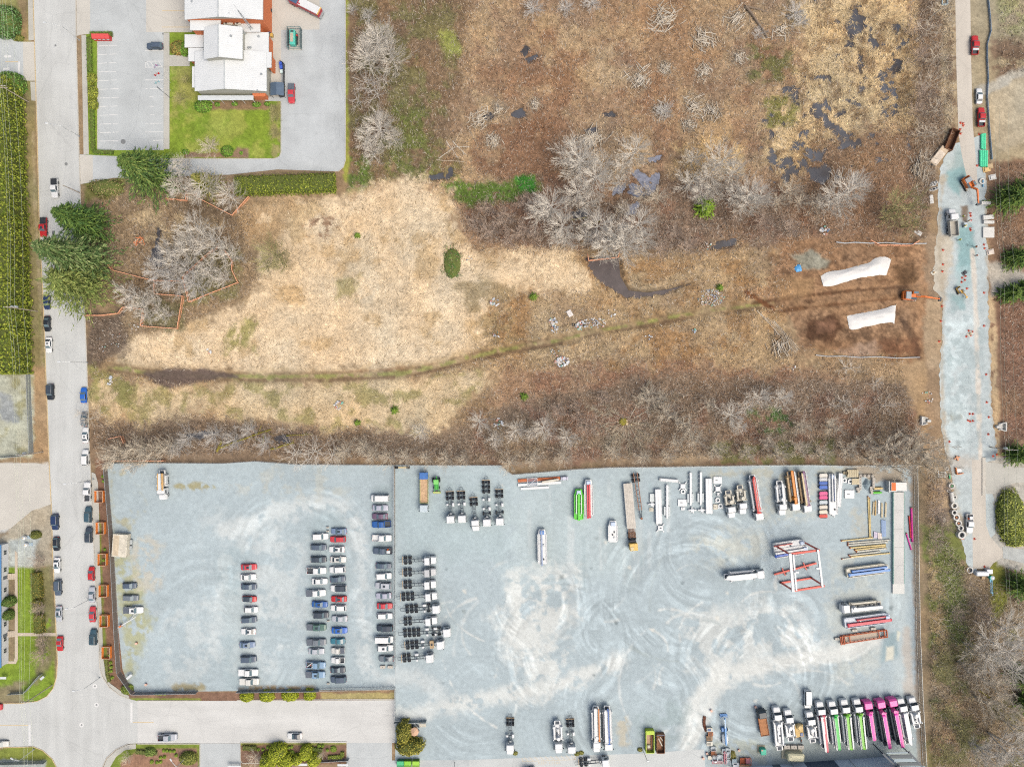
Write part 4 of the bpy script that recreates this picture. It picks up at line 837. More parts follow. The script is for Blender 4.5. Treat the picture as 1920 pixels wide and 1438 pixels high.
for i, (x, y, r, lab) in enumerate(((1000,557,11,'small green young fir beside the scattered rubbish'),(983,743,10,'round green young fir in the rusty grass'),(741,769,10,'bushy olive young fir in the pale lower meadow'),(671,443,6,'tiny round olive shrub in the pale meadow'),(671,792,7,'tiny green shrub at the brown edge of the meadow'),(1348,540,8,'small green shrub beside the white rubble heap'))):
    fir(x, y, 2.2, r, lab, 40 + i, whorls=9, per=8, q=9, size=.5, power=.5, rgbs=((96,120,40),(80,108,36),(118,136,52)), name='young_fir' if 'fir' in lab else 'green_shrub', cat='tree' if 'fir' in lab else 'shrub')
for i, (x, y, h, r, lab) in enumerate(((1880,378,9,36,'dark green cedar beside the stacked concrete slabs'),(1904,366,10,34,'bright green cedar next to the grassy bank'),(1898,486,6,28,'low green conifer above the gravel drive'),(1885,552,6,24,'low dark green conifer below the gravel drive'),(1914,545,6,24,'green conifer hedge end below the gravel drive'),(1896,850,8,26,'olive conifer above the private driveway'),(1900,1092,9,34,'bright dark green conifer beside the lane end'),(1908,1262,14,30,'dark green fir in the wood beyond the lane'),(1915,1310,10,24,'shaded green fir at the side of the wood'))):
    fir(x, y, h, r, lab, 60 + i, whorls=16, per=10, q=18, size=.75, power=.55, rgbs=((84,108,40),(66,92,36),(104,120,52),(54,78,34)))
def blob(name, px, py, rx, ry, h, label, cat='shrub', rgbs=((126,142,44),(108,128,38),(142,154,58)), seed=0, size=.34, group=None, dens=1.0, z0=0.0, bump=.12, rz=0.0):
    rs = np.random.RandomState(seed + 700); a, b = rx/S, ry/S
    x, y, _ = P(px, py, h*.4); e = empty(name, (x, y, 0), rz, label, cat, group)
    n = int(70*dens*(a*b + (a + b)*h*.7)/(size/.34)**2) + 60
    d = rs.normal(0, 1, (n, 3)); d[:, 2] = np.abs(d[:, 2]); d /= np.linalg.norm(d, axis=1)[:, None]
    sq = np.sign(d)*np.abs(d)**.92
    k = 1 + bump*(fbm(d[:, 0]*40 + d[:, 2]*17, d[:, 1]*40, 12, seed, 2) - .5)*2
    p = sq*np.array([a, b, h])*k[:, None]*rs.uniform(.92, 1.02, n)[:, None]; p[:, 2] += z0
    V, F, C = leaf_quads(p, d, size, ramp(rs, n, rgbs, .7, 1.25), rs, .7, .55); leaf_obj('foliage', V, F, C, e)
    m = MB(); rings = []
    for i in range(5):
        t = i/4*math.pi/2*.96; rr = .9*math.cos(t)**.75; zz = .9*h*math.sin(t)**.75 + z0
        rings.append([(a*rr*math.cos(2*math.pi*j/12), b*rr*math.sin(2*math.pi*j/12), zz) for j in range(12)])
    m.loft(rings); m.build('inner_core', M_CORE, e); return e  # solid filler core hidden in the leaves, blocks the view through
def hedge(name, pts, w, h, label, rgbs, seed, size=.4, cat='hedge', lump=2.2, dens=1.0, group=None):
    rs = np.random.RandomState(seed); c = P(*pts[0]); e = empty(name, (c[0], c[1], 0), 0, label, cat, group)
    Pp, Nn = [], []; m = MB()
    for (x0, y0), (x1, y1) in zip(pts[:-1], pts[1:]):
        a = Vector(P(x0, y0)[:2]) - Vector(c[:2]); b = Vector(P(x1, y1)[:2]) - Vector(c[:2]); d = b - a; L = d.length; d.normalize(); q = Vector((-d.y, d.x))
        for side in (-1, 0, 1):
            area = L*(w if side == 0 else h); n = int(area*9*dens*(.4/size)**1.4)
            u = rs.uniform(-.1, L + .1, n)
            lumpn = .5 + .5*np.cos(u*2*math.pi/lump + 1.7*np.sin(u*.7))
            if side == 0:
                v = rs.uniform(-.5, .5, n)*w; zz = h - .16*h*lumpn*(np.abs(v)/w*2)**2 - .1*h*(lumpn) + rs.normal(0, .08, n); off_ = v; nr = np.stack([q.x*v*.6, q.y*v*.6, np.full(n, 1.)], 1)
            else:
                zz = rs.uniform(.03, 1, n)*h*.97; off_ = side*(w/2 - .18*w*lumpn*.5 - .12*w*(zz/h)**2) + rs.normal(0, .06, n); nr = np.tile([q.x*side, q.y*side, .45], (n, 1))
            Pp.append(np.stack([a.x + d.x*u + q.x*off_, a.y + d.y*u + q.y*off_, zz], 1)); Nn.append(nr)
        for i in range(2):
            n = int(w*h*9*dens); v = rs.uniform(-.5, .5, n)*w*.85; zz = rs.uniform(.03, .95, n)*h; uu = np.full(n, -.05 if i == 0 else L + .05) + rs.normal(0, .1, n)
            Pp.append(np.stack([a.x + d.x*uu + q.x*v, a.y + d.y*uu + q.y*v, zz], 1)); Nn.append(np.tile([d.x*(-1 if i == 0 else 1), d.y*(-1 if i == 0 else 1), .5], (n, 1)))
        A2 = lambda t, s_: (a + d*t + q*s_*w*.36)
        cs = [A2(.1,-1), A2(L-.1,-1), A2(L-.1,1), A2(.1,1)]; m.prism([(v_.x, v_.y) for v_ in cs], 0, h*.8)
    p = np.concatenate(Pp); nn = np.concatenate(Nn); V, F, C = leaf_quads(p, nn, size, ramp(rs, len(p), rgbs, .6, 1.35), rs, .6, .5)
    leaf_obj('foliage', V, F, C, e); m.build('inner_core', M_CORE, e); return e  # filler prisms inside the hedge keep it opaque
CEDAR = ((112,122,36),(92,106,30),(134,140,52),(76,92,28)); BOX = ((92,128,40),(78,114,34),(110,140,52)); OLIVEL = ((128,136,48),(108,120,40),(148,150,62))
hedge('cedar_hedge', [(20,166),(30,420),(36,620),(37,700)], 9.5, 9.5, 'tall dense cedar hedge along the street under the power lines', CEDAR, 81, .62, lump=3.1, dens=1.15)
hedge('clipped_hedge', [(446,352),(630,346)], 6.4, 3.2, 'long clipped cedar hedge between driveway and meadow', CEDAR, 82, .4, lump=1.4, dens=1.3)
hedge('low_hedge', [(171,66),(212,66)], 1.6, 1.0, 'low dark green hedge behind the red donation bins', BOX, 83, .22, lump=1)
hedge('low_hedge', [(169,72),(170,136)], 1.7, .9, 'low green hedge along the car park from bins to round shrubs', BOX, 84, .22, lump=1)
hedge('low_hedge', [(174,206),(176,284)], 1.5, .9, 'low green hedge along the car park below the round shrubs', BOX, 85, .22, lump=1)
hedge('low_hedge', [(176,286),(214,287)], 1.5, .9, 'low green hedge closing the end of the car park', BOX, 86, .22, lump=1)
for i, (x, y, rx, ry, lab) in enumerate(((172,147,9,9.5,'round yellow green shrub first in the strip beside the car park'),(173,172,9.5,14,'oblong yellow green shrub between its two round neighbours by the car park'),(174,195,9.5,11,'round yellow green shrub next to the lower hedge by the car park'))):
    blob('round_shrub', x, y, rx, ry, 1.7, lab, 'shrub', OLIVEL, 90 + i, .3)
for i, (x, y, rx, ry, lab) in enumerate(((462,1306,13,10,'round clipped bush under the small white pickup'),(500,1305,14.5,11,'clipped bush second from the gravel entrance'),(543,1304,16,11,'widest clipped bush beside the yard fence'),(580,1302,11.5,11.5,'clipped bush next to the yellow grass strip'))):
    blob('clipped_bush', x, y, rx, ry, 2.0, lab, 'shrub', ((150,158,38),(132,146,34),(164,168,52)), 100 + i, .26, dens=1.4)
for i, (x, y, rx, ry, h, lab) in enumerate(((520,1412,18,18,4.5,'tall round yellow green tree at the kerb of the middle island'),(502,1428,16,16,4,'round yellow green tree beside the grey shrub of the middle island'),(534,1426,16,14,4,'broad yellow green tree at the middle of the island'),(574,1411,12.5,14,3.6,'tall oval yellow green tree beside the sign board'),(588,1424,13,13,3.4,'round yellow green tree near the low fence'),(557,1424,10,10,3,'smallest round yellow green tree of the middle island'))):
    blob('rounded_tree', x, y, rx, ry, h, lab, 'tree', ((152,160,42),(132,146,38),(166,170,58)), 110 + i, .3, dens=1.2)
blob('cedar_shrub', 757, 1372, 14, 22, 5, 'tall olive cedar beside the octagonal table', 'shrub', ((128,124,48),(108,108,42),(146,138,60)), 121, .42, bump=.2)
blob('cedar_shrub', 768, 1399, 27, 17, 4.5, 'broad olive cedar above the green bins', 'shrub', ((128,124,48),(108,108,42),(146,138,60)), 122, .42, bump=.2)
for i, (x, y, rx, ry, h, lab) in enumerate(((380,199,17,12,1.8,'rounded green shrub at the corner of the fire station'),(425,283,12,11,1.3,'bright green shrub in the bed at the lawn edge'),(333,90,15,14,1.5,'mixed green and rusty shrub by the station entrance'),(346,92,8,14,1.6,'dark green shrub against the station entrance roof'),(348,285,7,5,.7,'small dark green shrub at the end of the lawn bed'),(407,196,5,4,.6,'small green plant in the mulch first from the corner shrub'),(440,195,6,4,.6,'small green plant in the middle of the mulch bed'),(481,196,8,5,.8,'green plant in the mulch under the canopy end'),(501,195,6,4,.7,'small green plant at the shed end of the mulch bed'),(452,287,3,3,.5,'tiny green plant alone in the round mulch bed'))):
    blob('green_shrub', x, y, rx, ry, h, lab, 'shrub', ((96,140,46),(80,124,40),(120,150,56)) if i != 2 else ((140,140,66),(120,120,60),(160,120,72)), 130 + i, .26)
blob('garden_hedge', 200, 352, 34, 17, 2.2, 'wide brown green thicket beside the street and driveway', 'shrub', ((128,118,78),(112,114,62),(148,132,96),(96,116,50)), 150, .3, bump=.25)
hedge('olive_hedge', [(72,1072),(76,1118)], 3.2, 2.2, 'olive brown clipped hedge along the street lawn near the gravel', ((112,104,42),(94,90,36),(132,118,56)), 151, .3)
hedge('olive_hedge', [(74,1122),(75,1135)], 3.2, 2.0, 'short olive brown hedge between two grey shrubs', ((112,104,42),(94,90,36),(132,118,56)), 152, .3)
hedge('olive_hedge', [(78,1150),(78,1184)], 3.0, 2.0, 'olive brown clipped hedge next to the garden path', ((112,104,42),(94,90,36),(132,118,56)), 153, .3)
blob('dark_shrub', 66, 1003, 10, 8, 2, 'dark olive shrub beside the white tanks', 'shrub', ((98,104,46),(84,90,42),(116,114,58)), 154, .3)
blob('green_tree', 16, 1128, 11, 10, 3.5, 'dark green tree against the white house wall', 'tree', ((78,106,46),(64,92,40),(96,116,54)), 155, .3)
blob('green_tree', 15, 1153, 9, 10, 3, 'smaller dark green tree against the white house wall', 'tree', ((78,106,46),(64,92,40),(110,124,60)), 156, .3)
blob('garden_hedge', 1897, 965, 26, 50, 4.0, 'big rounded olive hedge around the private garden', 'hedge', ((140,146,66),(120,130,56),(156,158,80)), 157, .5, dens=.8)
blob('garden_hedge', 1905, 1005, 24, 22, 3.6, 'lower end of the rounded olive hedge by the turning place', 'hedge', ((130,138,56),(112,122,48),(148,150,72)), 158, .5, dens=.8)
blob('cedar_shrub', 8, 40, 26, 30, 5, 'dark green cedar under the wires at the car park exit', 'shrub', ((84,118,62),(66,98,50),(104,132,80)), 159, .45)
blob('cedar_shrub', 18, 156, 24, 22, 6, 'green cedar at the end of the tall hedge', 'shrub', ((84,122,48),(66,102,40),(108,134,62)), 160, .45)
blob('round_shrub', 36, 72, 9, 6, 1, 'small olive shrub at the car park exit', 'shrub', ((110,114,48),(96,100,44),(126,124,60)), 161, .26)
blob('oval_shrub', 352, 1422, 17, 13, 2.4, 'olive oval shrub beneath the curved lamp', 'shrub', ((124,130,58),(106,112,50),(142,142,74)), 162, .28)
blob('oval_shrub', 281, 1410, 11, 8, 1.4, 'olive dome shrub in the corner island', 'shrub', ((108,130,58),(92,112,50),(126,142,74)), 163, .26)
hedge('low_hedge', [(256,1408),(296,1410)], 1.4, .8, 'low dark olive hedge curving in the corner island', ((104,112,60),(90,98,54),(120,124,72)), 164, .22, lump=1)
hedge('low_hedge', [(456,1400),(482,1401)], 1.6, .9, 'low olive hedge at the kerb of the middle island', ((112,112,56),(98,98,50),(124,122,66)), 165, .22, lump=1)
hedge('low_hedge', [(586,1402),(605,1405)], 1.3, .9, 'low green hedge beside the tall oval tree', ((112,136,50),(98,120,44),(128,146,60)), 166, .22, lump=1)
hedge('low_hedge', [(616,1418),(642,1417),(643,1408)], 1.2, .8, 'low lime green hedge round the fence corner', ((134,150,48),(120,138,42),(150,160,60)), 167, .22, lump=1)
hedge('low_hedge', [(200,1232),(202,1262),(206,1277)], 1.1, .7, 'low brown hedge along the corner pavement', ((120,116,62),(106,104,56),(132,126,72)), 168, .2, lump=1)
blob('green_shrub', 238, 1292, 12, 10, 1.3, 'green shrub inside the angle of the yard fence', 'shrub', ((112,130,50),(96,116,44),(130,140,60)), 169, .26)
balls = [(x, 1300, 3) for x in (292,297,302,309)] + [(207,1242,3),(208,1250,3),(208,1258,3),(206,1228,3),(210,1270,3)] + [(307,1407,3),(313,1407,3),(319,1408,3),(326,1408,3),(301,1420,3),(308,1419,3),(284,1428,3.5),(294,1429,3),(301,1428,3),(330,1416,3)] + [(484,1405,3),(493,1405,3),(502,1401,3),(532,1404,3),(542,1401,3),(547,1400,3),(598,1398,3.5),(605,1398,3),(614,1406,3),(547,1411,5),(625,1404,6)]
for i, (x, y, r) in enumerate(balls):
    isl = 'yard fence corner bed' if y < 1300.5 and x < 320 else ('corner island' if x < 400 else 'middle island')
    blob('ball_shrub', x, y, r, r, .7, 'small round green ball shrub planted in the ' + isl, 'shrub', ((126,150,52),(110,136,46),(142,160,62)), 180 + i, .2, group='ball shrubs in the ' + isl, dens=1.2)
for i, (x, y) in enumerate(((193,893),(194,902),(196,1030),(194,1050))):
    blob('ball_shrub', x, y, 2.8, 2.8, .6, 'small green ball shrub in the bark bed along the yard fence', 'shrub', ((120,150,50),(104,134,44)), 220 + i, .2, group='ball shrubs in the bark bed')
LOGM = [mat((226,214,196), .85, 0, .2, 3), mat((206,188,164), .85, 0, .25, 3), mat((178,158,134), .85, 0, .25, 3)]
def log_mesh(seed):
    r_ = random.Random(seed); m = MB(); rings = []
    for i in range(5):
        cy, cz = r_.uniform(-.25,.25), r_.uniform(-.1,.1); rr = .5*(1.1 - .11*i)
        rings.append([(-.5 + i/4, cy + rr*math.cos(6.283*j/6), cz + rr*math.sin(6.283*j/6)) for j in range(6)])
    m.loft(rings); return m.mesh('branch')
LOGS = [log_mesh(s) for s in range(4)]
def log_at(parent, x, y, z, L, d, ang, tilt=0.0, m=None, name='branch'):
    o = place(rnd.choice(LOGS), name, m or rnd.choice(LOGM), parent, (x, y, z)); o.scale = (L, d, d); o.rotation_euler = (0, tilt, ang); return o
def brush_pile(px, py, r, label, n=26, big=0, dirs=None, tone=0, ry=None, L=None):
    z0 = float(relief(np.array([float(px)]), np.array([float(py)]))[0]); x, y, _ = P(px, py); e = empty('brush_pile', (x, y, z0), 0, label, 'brush pile')
    rm, rym = r/S, (ry or r)/S; a0 = rnd.uniform(0, 3.14); dirs = dirs or (a0, a0 + rnd.uniform(.4, 1.0), a0 + rnd.uniform(1.2, 2))
    for i in range(int(n*1.8)):
        a = rnd.uniform(0, 6.283); d = min(1.15, abs(rnd.gauss(0, .52)))*rm
        ang = rnd.choice(dirs) + rnd.uniform(-.35, .35) if dirs else rnd.uniform(0, 3.14)
        ll = (L or rm*.85)*rnd.uniform(.35, 1.15)
        log_at(e, d*math.cos(a), d*math.sin(a)*rym/rm, .15 + .8*max(0, 1 - d/rm)*rnd.random(), ll, rnd.uniform(.16, .34), ang, rnd.uniform(-.15, .15), LOGM[min(2, rnd.choice([0,0,1,tone]))])
    m = MB()
    for i in range(240):
        a = rnd.uniform(0, 6.283); d = rm*math.sqrt(rnd.random()); ang = rnd.uniform(0, 6.283); ll = rnd.uniform(.5, 1.6); z = .05 + .7*(1 - d/rm)*rnd.random(); t = rnd.uniform(-.1, .5)
        p = Vector((d*math.cos(a), d*math.sin(a)*rym/rm, z)); m.tube(p, p + Vector((math.cos(ang)*ll, math.sin(ang)*ll, t*ll)), .045, .02, 3, 0, False)
    o = m.build('twigs', LOGM[1 if tone < 2 else 2], e); o['kind'] = 'stuff'; return e
for a in ((1243,40,30,'largest brush pile of cut branches at the top of the field',40), (1198,150,24,'brush pile with long straight logs beside a gnarled root pile',34,0,(.8,2.2)), (1247,130,15,'dark gnarled root pile beside the straight log pile',18), (1003,196,14,'small dark heap of twigs in the open field',18), (1318,74,26,'rounded grey brush pile with upright sticks',30), (1318,135,20,'compact pile of white split logs',24,0,(1.0,2.4)), (1300,200,24,'brush pile of long pale branches above its twin',30,0,(.5,2.6)), (1335,210,20,'brush pile of pale branches joined to the long branch pile',22,0,(1.2,2.0)), (1383,110,17,'pile of bleached roots in the middle of the field',20), (1380,35,24,'brush pile under the fallen trunk',30), (1240,212,18,'tangled grey thorn heap near the pale logs',14), (1465,60,24,'wide low heap of grey brambles beyond the fallen trunk',16), (1108,262,34,'wide brush pile above the big pale trees',44,0,None,0,18), (924,266,17,'star shaped heap of pale sticks in the rusty field',22), (900,225,20,'heap of bleached branches beside the boggy pool',28), (935,205,16,'grey twig heap at the boggy pool',14), (1290,235,15,'low pale stick heap below the twin piles',16)):
    brush_pile(a[0], a[1], a[2], a[3], a[4], 0, a[6] if len(a) > 6 else None, 0, a[8] if len(a) > 8 else None)
brush_pile(1722,318,26,'heap of orange brown cut branches beside the road works', 34, 0, (1.3,1.7), 2, 34)
brush_pile(1462,650,26,'heap of brown branches under the long poles', 26, 0, (.9,1.9), 2, 32)
brush_pile(1765,972,10,'small heap of cut pale branches on the green bank', 14)
def lone_log(px, py, L, d, ang, label, m, name='fallen_log', z=.35, cat='log'):
    x, y, _ = P(px, py); z0 = float(relief(np.array([float(px)]), np.array([float(py)]))[0])
    e = empty(name, (x, y, max(z0, 0) + d*.5), R(ang), label, cat)
    o = place(rnd.choice(LOGS), 'trunk', m, e); o.scale = (L, d, d)
    for k in range(3):
        u = rnd.uniform(.1, .48)*L; s = rnd.choice([-1, 1]); o = place(rnd.choice(LOGS), 'branch_stub', m, e, (u, s*L*.06, d*.2)); o.scale = (L*.16, d*.3, d*.3); o.rotation_euler = (0, -.1, s*.8)
    return e
MOSS = mat((158,146,58), .9, 0, .35, 2); BARKL = mat((150,132,114), .9, 0, .3, 3)
lone_log(1418,44,11.5,.75,-55,'thick grey fallen trunk with torn end in the upper field', BARKL)
lone_log(1420,20,6.5,.55,-15,'shorter fallen trunk crossing above the thick grey one', BARKL)
lone_log(1088,410,6.5,.4,8,'mossy yellow green trunk lying by the dark pool', MOSS)
lone_log(1110,420,6,.28,14,'thinner mossy trunk beside the dark pool', MOSS)
lone_log(460,822,17,.6,20,'long mossy fallen trunk in the ditch behind the yard', MOSS); lone_log(530,836,7.5,.55,16,'short mossy fallen trunk nearer the fence', MOSS)
lone_log(563,815,8,.35,3,'thin mossy trunk at the end of the ditch', MOSS); lone_log(413,836,3.6,.6,65,'stubby sawn mossy log beside the long trunk', MOSS); lone_log(495,822,3.4,.4,80,'small upright leaning mossy log between the fallen trunks', MOSS); lone_log(362,805,4,.3,-45,'thin pale log over the ditch water', BARKL)
lone_log(1855,1325,9,.45,-42,'dark wet fallen trunk in the lower wood', mat((128,120,96), .8, 0, .3, 2)); lone_log(1845,1300,5,.45,-35,'mossy fallen trunk crossing in the lower wood', MOSS)
lone_log(855,264,9,.22,62,'long thin pale pole leaning over the cut branches', LOGM[1]); lone_log(886,256,7,.2,-62,'thin straight pale pole in the rusty scrub', LOGM[1]); lone_log(848,282,6.5,.28,-55,'pale split pole across the stick heap', LOGM[0]); lone_log(862,280,6,.26,-45,'bent pale pole beside the split pole', LOGM[0]); lone_log(838,288,6,.26,35,'pale pole at the edge of the stick heap', LOGM[0]); lone_log(866,277,4.6,.24,2,'short pale pole lying level by the stick heap', LOGM[0]); lone_log(845,303,8.5,.3,-4,'yellowish pole under the stick heap', LOGM[1])
for i in range(9):
    lone_log(1454 + i*3.0, 622 + i*1.2 + rnd.uniform(-3,3), 17 - i*.9, .22, -48 + rnd.uniform(-3,3), 'long thin straight pole laid across the brown brush heap', LOGM[rnd.choice([0,1,1])], 'long_pole', cat='pole')['group'] = 'long poles on the brush heap'
x, y, _ = P(1168, 790); e = empty('tree_stump', (x, y, .3), 0, 'mossy stump with fresh pale cuts amid felled limbs', 'stump')
MB().lathe([(1.5,-.3),(1.2,.3),(.9,.7)], 12).build('bole', MOSS, e)
for dx, dy, r_ in ((.9,.2,.4),(1.1,-.7,.35),(2.4,-.9,.22)): MB().lathe([(r_*1.1,-.2),(r_,.62)], 10, (dx, dy)).build('sawn_face', mat((226,204,162), .8), e)
lm_ = mat((196,184,160), .85, 0, .2, 2)
for k, (a, L) in enumerate(((160,12),(142,8),(200,9),(230,11),(250,9),(275,9),(300,12),(320,10),(28,16),(60,13),(-10,9),(185,14))):
    xx, yy = P(1176 + math.cos(R(a))*L*3.6, 790 - math.sin(R(a))*L*3.6)[:2]
    g = empty('felled_limb', (xx, yy, .4), R(a), 'grey felled limb with fine twigs around the sawn stump', 'branch', 'felled limbs around the sawn stump')
    o = place(LOGS[k % 4], 'limb', lm_, g); o.scale = (L, .26, .26)
    m = MB()
    for i in range(46):
        u = rnd.uniform(-.2, .5)*L; aa = rnd.choice([-1,1])*rnd.uniform(.3, .9); ll = (1.1 - u/L)*L*rnd.uniform(.08, .24); p = Vector((u, 0, .1)); q = p + Vector((math.cos(aa)*ll, math.sin(aa)*ll, rnd.uniform(0, .5)*ll)); m.tube(p, q, .05, .025, 3, 0, False)
    m.build('twigs', lm_, g)['kind'] = 'stuff'
blob('bramble_patch', 848, 493, 19, 33, 1.1, 'dark green bramble patch in the pale meadow', 'shrub', ((82,120,58),(66,100,48),(112,130,72),(120,104,84)), 171, .3, bump=.6)
# cars, vans and pickups (x forward, y left, z up)
GLASS = mat((112,134,144), .08, 0, .06, 1); DARKG = mat((62,74,84), .1, 0, .05, 1); TYRE = mat((48,50,54), .9, 0, .15, 4); RIM = mat((170,174,178), .35, .6, .1, 4)  # GLASS has the sky reflection put into its base colour
LAMPW = mat((232,236,238), .15, 0, 0); LAMPR = mat((196,38,44), .25, 0, 0); BLACK = mat((52,56,62), .6, 0, .15, 2); TRIM = mat((78,84,90), .5, 0, .1, 2); STEEL = mat((186,192,196), .4, .3, .15, 2)
PAINT = {'white': (244,245,245), 'offwhite': (232,230,224), 'silver': (196,200,208), 'lilac': (188,190,206), 'grey': (128,136,144), 'slate': (92,106,124), 'charcoal': (70,80,92), 'black': (46,52,60), 'navy': (48,66,104), 'red': (206,52,56), 'crimson': (216,74,82), 'blue': (52,104,176), 'brightblue': (52,112,206), 'skyblue': (142,174,204), 'bluegrey': (132,152,182), 'teal': (70,132,150), 'darkteal': (70,98,112), 'plum': (122,98,122), 'green': (88,122,112)}
def paint_mat(c): return mat(PAINT[c], .28, 0, .05, .8, ('carpaint', c))
SPEC = {  # L, W, belt z, roof z, cowl, glass top, roof end, rear glass foot
 'sedan': (4.7,1.82,.92,1.43,.98,.22,-1.05,-1.72), 'coupe': (4.5,1.84,.86,1.32,.75,.02,-.95,-1.75), 'hatch': (4.25,1.78,.94,1.48,1.0,.3,-1.5,-1.95), 'wagon': (4.75,1.82,.96,1.5,1.0,.3,-1.85,-2.2),
 'suv': (4.8,1.92,1.06,1.75,1.05,.5,-1.95,-2.3), 'van': (5.5,2.02,1.2,2.05,1.95,1.35,-2.6,-2.68), 'minivan': (5.0,1.96,1.05,1.75,1.55,.75,-2.2,-2.42), 'pickup': (5.8,2.0,1.1,1.85,1.2,.62,-.72,-.9), 'jeep': (4.1,1.8,1.08,1.75,.7,.45,-.5,-.62)}
CARM = {}
def ring(x, w, zt, zb, wt=.86):
    return [(x, w*.9, zb), (x, w, zb + (zt-zb)*.35), (x, w*.985, zt - .13), (x, w*wt, zt), (x, w*.4, zt + .035), (x, -w*.4, zt + .035), (x, -w*wt, zt), (x, -w*.985, zt - .13), (x, -w, zb + (zt-zb)*.35), (x, -w*.9, zb)]
def car_meshes(kind):
    if kind in CARM: return CARM[kind]
    L, W, zb, zr, cw, gt, re, rg = SPEC[kind]; w = W/2; h = L/2; d = {}
    m = MB()
    if kind in ('pickup', 'jeep'):
        xb = rg - .12                                          # front wall of the bed
        st = [(h,.72,zb-.42),(h-.12,.88,zb-.24),(h-.5,.96,zb-.1),(cw+.3,1,zb-.02),(cw,1,zb),(0,1,zb),(xb,1,zb)]
        m.loft([ring(x, w*k, z, .32) for x, k, z in st])
        t = .09                                                # bed walls around an open floor
        m.box(-h+.02, xb, -w*.97, -w*.97+t, .45, zb+.02); m.box(-h+.02, xb, w*.97-t, w*.97, .45, zb+.02); m.box(-h, -h+t, -w*.9, w*.9, .45, zb+.0)
        d['body'] = m.mesh('body')
        f = MB(); f.box(-h+t, xb-.005, -w*.97+t, w*.97-t, .45, .62)
        for i in range(6): f.box(-h+t+.02, xb-.02, -w*.75+i*w*.3-.03, -w*.75+i*w*.3+.03, .61, .635)
        d['bed_floor'] = f.mesh('bed_floor'); c = MB(); c.rbox(-h+.01, xb-.01, -w*.95, w*.95, zb-.04, zb+.09, .05); d['bed_cover'] = c.mesh('bed_cover')
    else:
        nose = .78 if kind != 'van' else .9
        st = [(h,.74,zb-.4),(h-.1,.86,zb-.25),(h-.45,.95,zb-.12),(cw+.35,.99,zb-.03),(cw,1,zb),(0,1,zb),(rg,1,zb),((rg-h)/2 if rg-.2 > -h else rg-.03,.98,zb-.03),(-h+.1,.93,zb-.1),(-h,.86,zb-.3)]
        st = sorted(set(st), key=lambda s: -s[0]); m.loft([ring(x, w*k, z, .26) for x, k, z in st]); d['body'] = m.mesh('body')
    wr = .80 if kind in ('sedan','coupe','hatch','wagon') else .86
    def gr(x, wb, z): return [(x, w*.93, zb-.03), (x, wb, z-.09), (x, wb*.82, z), (x, -wb*.82, z), (x, -wb, z-.09), (x, -w*.93, zb-.03)]
    g = MB(); g.loft([gr(cw, w*.9, zb+.04), gr(gt, w*wr, zr-.04), gr((gt+re)/2, w*wr, zr), gr(re, w*wr, zr-.05), gr(rg, w*.9, zb+.05)]); d['roof'] = g.mesh('roof')
    def quad(a, b, c_, d_, o=.02):
        a, b, c_, d_ = map(Vector, (a, b, c_, d_)); n = (b-a).cross(d_-a).normalized()*o; q = MB()
        q.add([a+n, b+n, c_+n, d_+n, a-n, b-n, c_-n, d_-n], [(0,1,2,3),(7,6,5,4),(0,4,5,1),(1,5,6,2),(2,6,7,3),(3,7,4,0)]); return q
    e = .06
    d['windscreen'] = quad((cw-.04,-w*.84,zb+.06),(cw-.04,w*.84,zb+.06),(gt+e,w*wr*.8,zr-.045),(gt+e,-w*wr*.8,zr-.045), -.02).mesh('windscreen')
    d['rear_window'] = quad((rg+.05,w*.8,zb+.1),(rg+.05,-w*.8,zb+.1),(re-e*.5,-w*wr*.78,zr-.07),(re-e*.5,w*wr*.78,zr-.07), -.02).mesh('rear_window')
    for s, nm in ((1,'l'),(-1,'r')):
        d['side_'+nm] = quad((cw-.28,s*w*.925,zb+.03),(rg+.32,s*w*.925,zb+.03),(re+.12,s*w*(wr+.004),zr-.13),(gt-.1,s*w*(wr+.004),zr-.13), .022*s).mesh('side_window')
    k = MB(); r = .33 if zb < 1.04 else .39; k.tube((0,-.11,0),(0,.11,0), r, r, 14); k.tube((0,.105,0),(0,.125,0), r*.62, r*.58, 10, 1); k.tube((0,-.125,0),(0,-.105,0), r*.58, r*.62, 10, 1); d['wheel'] = k.mesh('wheel'); d['wr'] = r
    k = MB(); k.rbox(-.09,.09,-.1,.1,-.05,.05,.03); d['mirror'] = k.mesh('mirror')
    k = MB(); k.rbox(-.09,.05,-.2,.2,-.08,.08,.03); d['lamp'] = k.mesh('lamp')
    k = MB(); k.rbox(-.38,.38,-.34,.34,0,.03,.02); d['sunroof'] = k.mesh('sunroof')
    k = MB()
    for s in (-1,1): k.bar((re+.15,s*w*wr*.8,zr+.05),(gt-.15,s*w*wr*.8,zr+.05),.05,.06)
    d['rack'] = k.mesh('roof_rack'); CARM[kind] = d; return d
